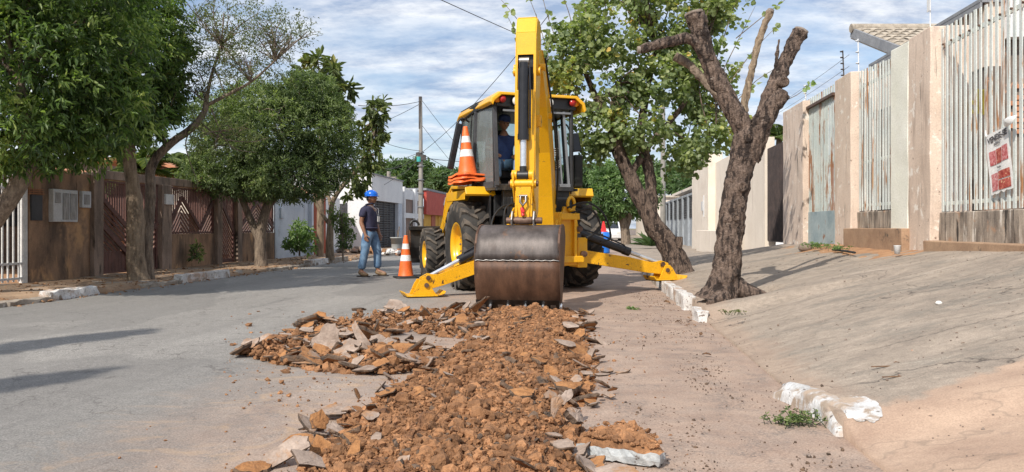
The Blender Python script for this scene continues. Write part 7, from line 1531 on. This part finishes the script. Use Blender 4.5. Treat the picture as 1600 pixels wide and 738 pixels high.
# dry leaves
def dleaf(seed):
    r = random.Random(seed); m = MB(); V = []; nL = 7
    for i in range(nL+1):
        t = i/nL; w = .42*sin(pi*min(1, t*1.02))**.8*(1-.25*t); c = .22*sin(pi*t)+r.uniform(-.02, .02)
        for s_ in (-1, 0, 1): V.append(((t-.5)*1.6, s_*w, c*.6+abs(s_)*.20*r.uniform(.6, 1.3)))
    m.add(V, [(i*3+k, i*3+k+1, (i+1)*3+k+1, (i+1)*3+k) for i in range(nL) for k in range(2)], True); return m.mesh('dry_leaf', M['dry_leaf'])
DLm = [dleaf(k) for k in range(5)]
def leaf_at(u, v, s, label, group=None, z=None):
    p = uv(u, v, ground_z(u, v)+.006 if z is None else z); o = bpy.data.objects.new('dry_leaf', rs.choice(DLm)); link(o); o.location = p; o.rotation_euler = (rs.gauss(0, .25), rs.gauss(0, .25), rs.uniform(0, 6.3)); o.scale = (s, s, s); return tag(o, label, 'dry leaf', group)
def uvp(px, py, z=0.): Y = (1-z)*1200/(py-356); X = (px-800)/1200*Y; return X*CT-Y*ST, X*ST+Y*CT
for (px, py, s, lb_) in ((1101, 580, .042, 'curled dark brown dry leaf lying nearest the camera in the right gutter'), (1104, 556, .046, 'pale brown dry leaf farther up the right gutter, above the curled dark leaf'), (1095, 524, .045, 'long tan dry leaf at the gutter edge below the white kerb'), (1042, 474, .075, 'crumpled brown dry leaf bunch against the white kerb')):
    u, v = uvp(px, py); leaf_at(u, v, s, lb_)
for k in range(46): v = rs.choice((rs.gauss(8.2, .5), rs.uniform(6, 14), rs.uniform(9, 13))); u = rs.gauss(1.0, .12); leaf_at(u, v, rs.uniform(.016, .034), 'small dry leaf in the litter along the right kerb', 'dry leaves along the right kerb', z=.004)
for k in range(26): v = rs.uniform(4, 14); u = rs.uniform(1.4, 4); leaf_at(u, v, rs.uniform(.012, .024), 'small dry leaf scattered on the right pavement', 'dry leaves on the right pavement')
for (px, py, z, lb_) in ((1378, 593, .13, 'long straw coloured strip lying on the pavement below its middle'), (1396, 609, .12, 'short straw coloured strip beside the long one')):
    u, v = uvp(px, py, z); m = MB(); m.bar((-.06, 0, .004), (.06, .01, .006), .012, .004); o = m.build('straw', M['dry_leaf'], None, loc=uv(u, v, PAVZ(u, v)+.003)); tag(o, lb_, 'straw')
# kerbs
def kerb(u, v0, v1, h, mat, label, group, w=.14, zb=-.06, amp=.02, rot=0.):
    r = street('kerb_stone', u, (v0+v1)/2, 0, label, 'kerb stone', group); o = rough_block('kerb_stone', r, (0, 0, (h+zb)/2), (w, (v1-v0), h-zb), mat, amp*1.3, .05, 7); me = o.data; bpy.data.objects.remove(o)
    o = bpy.data.objects.new('kerb_stone', me); link(o); o.matrix_world = Matrix.Translation(r.location) @ Matrix.Rotation(-TH+rot, 4, 'Z'); bpy.data.objects.remove(r)
    b = o.modifiers.new('bevel', 'BEVEL'); b.width = .018; b.segments = 2; b.limit_method = 'ANGLE'; b.angle_limit = radians(50); return tag(o, label, 'kerb stone', group)
kerb(1.16, 9.62, 10.9, .165, M['white_kerb'], 'tall whitewashed kerb stone with a square broken end beside the near tree', None, amp=.022)
kerb(1.15, 10.93, 12.2, .155, M['white_kerb'], 'whitewashed kerb stone just before the stabiliser foot', None); 
kerb(1.17, 8.35, 8.98, .10, M['white_kerb'], 'low crumbling whitewashed kerb stone nearest the camera in the row', None, amp=.030, rot=-.05)
v = 12.25
for k in range(9): kerb(1.14, v, v+1.18, .15, M['kerb'] if k % 3 else M['white_kerb'], 'old kerb stone beyond the stabiliser foot on the right side', 'right hand kerb stones beyond the machine'); v += 1.2
for (a, b, h, mt, lb_) in ((vu(75, -7.4), vu(150, -7.4), .13, 'white_kerb', 'crumbled whitewashed kerb lump at the far left edge'), (vu(281, -7.4), vu(318, -7.4), .15, 'white_kerb', 'left half of the long whitewashed kerb in front of the first trunk'), (vu(319, -7.4), vu(356, -7.4), .15, 'white_kerb', 'right half of the long whitewashed kerb in front of the first trunk'), (vu(483, -7.4), vu(511, -7.4), .15, 'white_kerb', 'whitewashed kerb stone near the pale stemmed tree'), (vu(512, -7.4), vu(542, -7.4), .14, 'kerb', 'grey kerb stone left of the worker feet')):
    kerb(-7.44, a, b, h, M[mt], lb_, None, .17, amp=.035 if 'lump' in lb_ else .015)
v = 8.0
while v < 40:
    if not any(abs(v+.5-c_) < 1.0 for c_ in (11.4, 14.8, 15.8, 20.8, 21.8, 22.8)): kerb(-7.44, v, v+.95, .060, M['kerb'], 'worn half buried kerb stone along the left pavement', 'worn kerb stones on the left', .16, amp=.03)
    v += 1.
# kerb return with lime wash and hole
path = [(1.06, 4.74), (1.115, 4.56), (1.16, 4.38), (1.180, 4.19), (1.183, 4.02), (1.172, 3.86)]
m = MB(); nP = 26; PP = []
for i in range(nP+1):
    t = i/nP*(len(path)-1); k = min(int(t), len(path)-2); f = t-k; p0, p1, p2, p3 = path[max(k-1, 0)], path[k], path[k+1], path[min(k+2, len(path)-1)]
    PP.append(tuple(.5*((2*p1[j])+(p2[j]-p0[j])*f+(2*p0[j]-5*p1[j]+4*p2[j]-p3[j])*f*f+(3*p1[j]-p0[j]-3*p2[j]+p3[j])*f**3) for j in (0, 1)))
V = []
for i, (a, b) in enumerate(PP):
    q_, r_ = PP[min(i+1, nP)], PP[max(i-1, 0)]; d = Vector((q_[0]-r_[0], q_[1]-r_[1])).normalized(); nn_ = Vector((-d.y, d.x)); nn_ = nn_ if nn_.x > 0 else -nn_
    e_ = max(0., sin(pi*i/nP))**.8*(1 if i < nP*.7 else 1-.5*(i/nP-.7)/.3)
    for (off, z) in ((-.015, -.04), (-.008, .05*e_), (.0, .080*e_+.006), (.02, .090*e_+.010), (.06, .088*e_+.012), (.09, .07), (.13, .03)):
        jj = .008*mnoise.noise(Vector((i*.8, off*20, z*10))); pu, pv = a+nn_.x*off, b+nn_.y*off; zz_ = z
        if off >= .06: zz_ = PAVZ(max(pu, 1.2), pv)+(.014 if off < .08 else (.006 if off < .1 else -.01))
        V.append(tuple(uv(pu, pv, -.03 if i in (0, nP) else zz_+jj)))
F = [(i*7+k, i*7+k+1, (i+1)*7+k+1, (i+1)*7+k) for i in range(nP) for k in range(6)]
m.add(V, F, True); o = m.build('kerb_return', M['kerb_old'], None); tag(o, 'curved whitewashed kerb end curling round a weedy hole near the camera', 'kerb')
# whitewash splash on pavement beside it
bmS = MB(); V = []; F = []; cu_, cv_ = 1.32, 4.0
pts2 = []
for k in range(40):
    a = 2*pi*k/40; rr_ = (1+.22*mnoise.noise(Vector((cos(a)*2, sin(a)*2, 5)))+.10*mnoise.noise(Vector((cos(a)*9, sin(a)*9, 5)))); pts2.append((cos(a)*.085*rr_, sin(a)*.20*rr_))
V = [(0, 0)]+[(p[0]*s_, p[1]*s_) for s_ in (.33, .66, 1.) for p in pts2]
VV = [tuple(uv(max(1.24, cu_+a), cv_+b, PAVZ(max(1.24, cu_+a), cv_+b)+.004)) for a, b in V]; F = [(0, 1+k, 1+(k+1) % 40) for k in range(40)]+[(1+l*40+k, 1+l*40+(k+1) % 40, 1+(l+1)*40+(k+1) % 40, 1+(l+1)*40+k) for l in range(2) for k in range(40)]
bmS.add(VV, F, True); o = bmS.build('whitewash_patch', M['kerb_old'], None); tag(o, 'ragged white lime wash patch on the pavement beside the curved kerb end', 'paint patch')
def weed(px, py, z, w, h, n, Lf, label, seed, mat='leaf_light', uvo=None):
    u, v = uvp(px, py, z) if uvo is None else uvo; rr_ = random.Random(seed); p = uv(u, v, z); root = empty('weed', p, 0, label, 'weed'); P, D = [], []; m = MB()
    for k in range(n):
        b_ = Vector((rr_.gauss(0, w*.4), rr_.gauss(0, w*.3), 0)); t_ = b_+Vector((rr_.gauss(0, w*.25), rr_.gauss(0, w*.2), rr_.uniform(.4, 1)*h)); m.tube([b_-Vector((0, 0, .02)), t_], [.0025, .0015], 4, False)
        for q_ in range(7): a = b_.lerp(t_, rr_.uniform(.2, 1)); P.append(tuple(a)); D.append((rr_.gauss(0, 1), rr_.gauss(0, 1), rr_.uniform(-.1, .7)))
    m.build('stems', M['leaf_mid'], root, fixn=False)['kind'] = 'stuff'; nP_ = len(P); rgn = np.random.default_rng(seed); me = leaf_mesh('leaves', np.array(P), np.array(D), rgn.uniform(.6, 1.2, nP_)*Lf, np.full(nP_, Lf*.42), M[mat], rgn.uniform(.1, .9, nP_), seed, .2, 'oval'); o = bpy.data.objects.new('leaves', me); link(o, root)
weed(1264, 660, .0, .20, .055, 26, .026, 'green weeds filling the hole inside the curved kerb end', 1, 'leaf_mid'); weed(1222, 660, .0, .10, .04, 14, .026, 'small weed tuft left of the curved kerb end', 2, 'leaf_mid')
weed(1310, 391, .66, .26, .10, 26, .05, 'bright green weed beside the round stone at the fence foot', 3, uvo=(3.75, 13.4)); weed(1340, 396, .66, .18, .07, 16, .045, 'smaller bright green weed near the black pipe', 4, uvo=(3.68, 12.2))
weed(1145, 489, .18, .12, .03, 16, .022, 'low dry weed tuft on the pavement in front of the pollarded tree', 5, 'leaf_olive'); weed(990, 484, 0., .10, .03, 8, .04, 'small green sprig lying in the gutter near the bucket', 6)
zz0 = PAVZ(3.7, 13.7); x = MB(); x.lathe([(0, -.02), (.10, 0), (.12, .05), (.09, .12), (0, .15)], 14); o = x.build('stone', M['mortar_wall'], None, loc=uv(3.7, 14., zz0)); tag(o, 'rounded grey stone on the bare earth at the fence foot', 'stone')
m = MB(); pz = [uv(3.75, 12.6, 0), uv(3.72, 12.0, 0), uv(3.66, 11.5, 0), uv(3.6, 11.1, 0)]; o_ = pz[1].copy(); m.tube([p-o_+Vector((0, 0, PAVZ(3.7, 12)+.05)) for p in pz], .016, 8, sub=4); o = m.build('pipe', M['black_rubber'], None, loc=o_); tag(o, 'black plastic pipe lying on the bare earth below the fence', 'pipe')
u_, v_ = 3.75, 10.0; m = MB(); m.lathe([(0, 0), (.032, 0), (.042, .10), (.045, .105), (.04, .105), (.03, .01)], 16); o = m.build('cup', M['white_metal'], None, loc=uv(u_, v_, PAVZ(u_, v_)+.04)); tag(o, 'white plastic cup lying below the wide pink pillar', 'cup')
u_, v_ = uvp(1467, 517, .2); x = MB(); x.lathe([(0, -.01), (.022, 0), (.026, .012), (.014, .024), (0, .026)], 9); o = x.build('stone', M['paper'], None, loc=uv(u_, v_, PAVZ(u_, v_))); tag(o, 'small whitish stone alone on the pavement in the sun', 'stone')
# rubble near the white house
for k, (px, py, s, mt) in enumerate(((577, 403, .30, 'bare_earth'), (610, 402, .22, 'paper'), (563, 402, .28, 'mortar_wall'), (636, 402, .2, 'brick'))):
    p = at(px, py, 27.5); pts = RNG.normal(size=(60, 3))*np.array([s*1.2, s*.6, s*.25])+np.array([p.x, p.y, .12]); pts[:, 2] = np.abs(pts[:, 2]-.1)+.1
    scatter('rubble', pts, np.clip(RNG.lognormal(math.log(.07), .4, 60), .03, .16), RNG.uniform(.2, 1, 60), 1, M[mt], ['brown earth rubble behind the worker', 'pale rubble beside the pail', 'grey rubble left of the worker', 'brick rubble right of the garage gates'][k], 'rubble', 20+k)
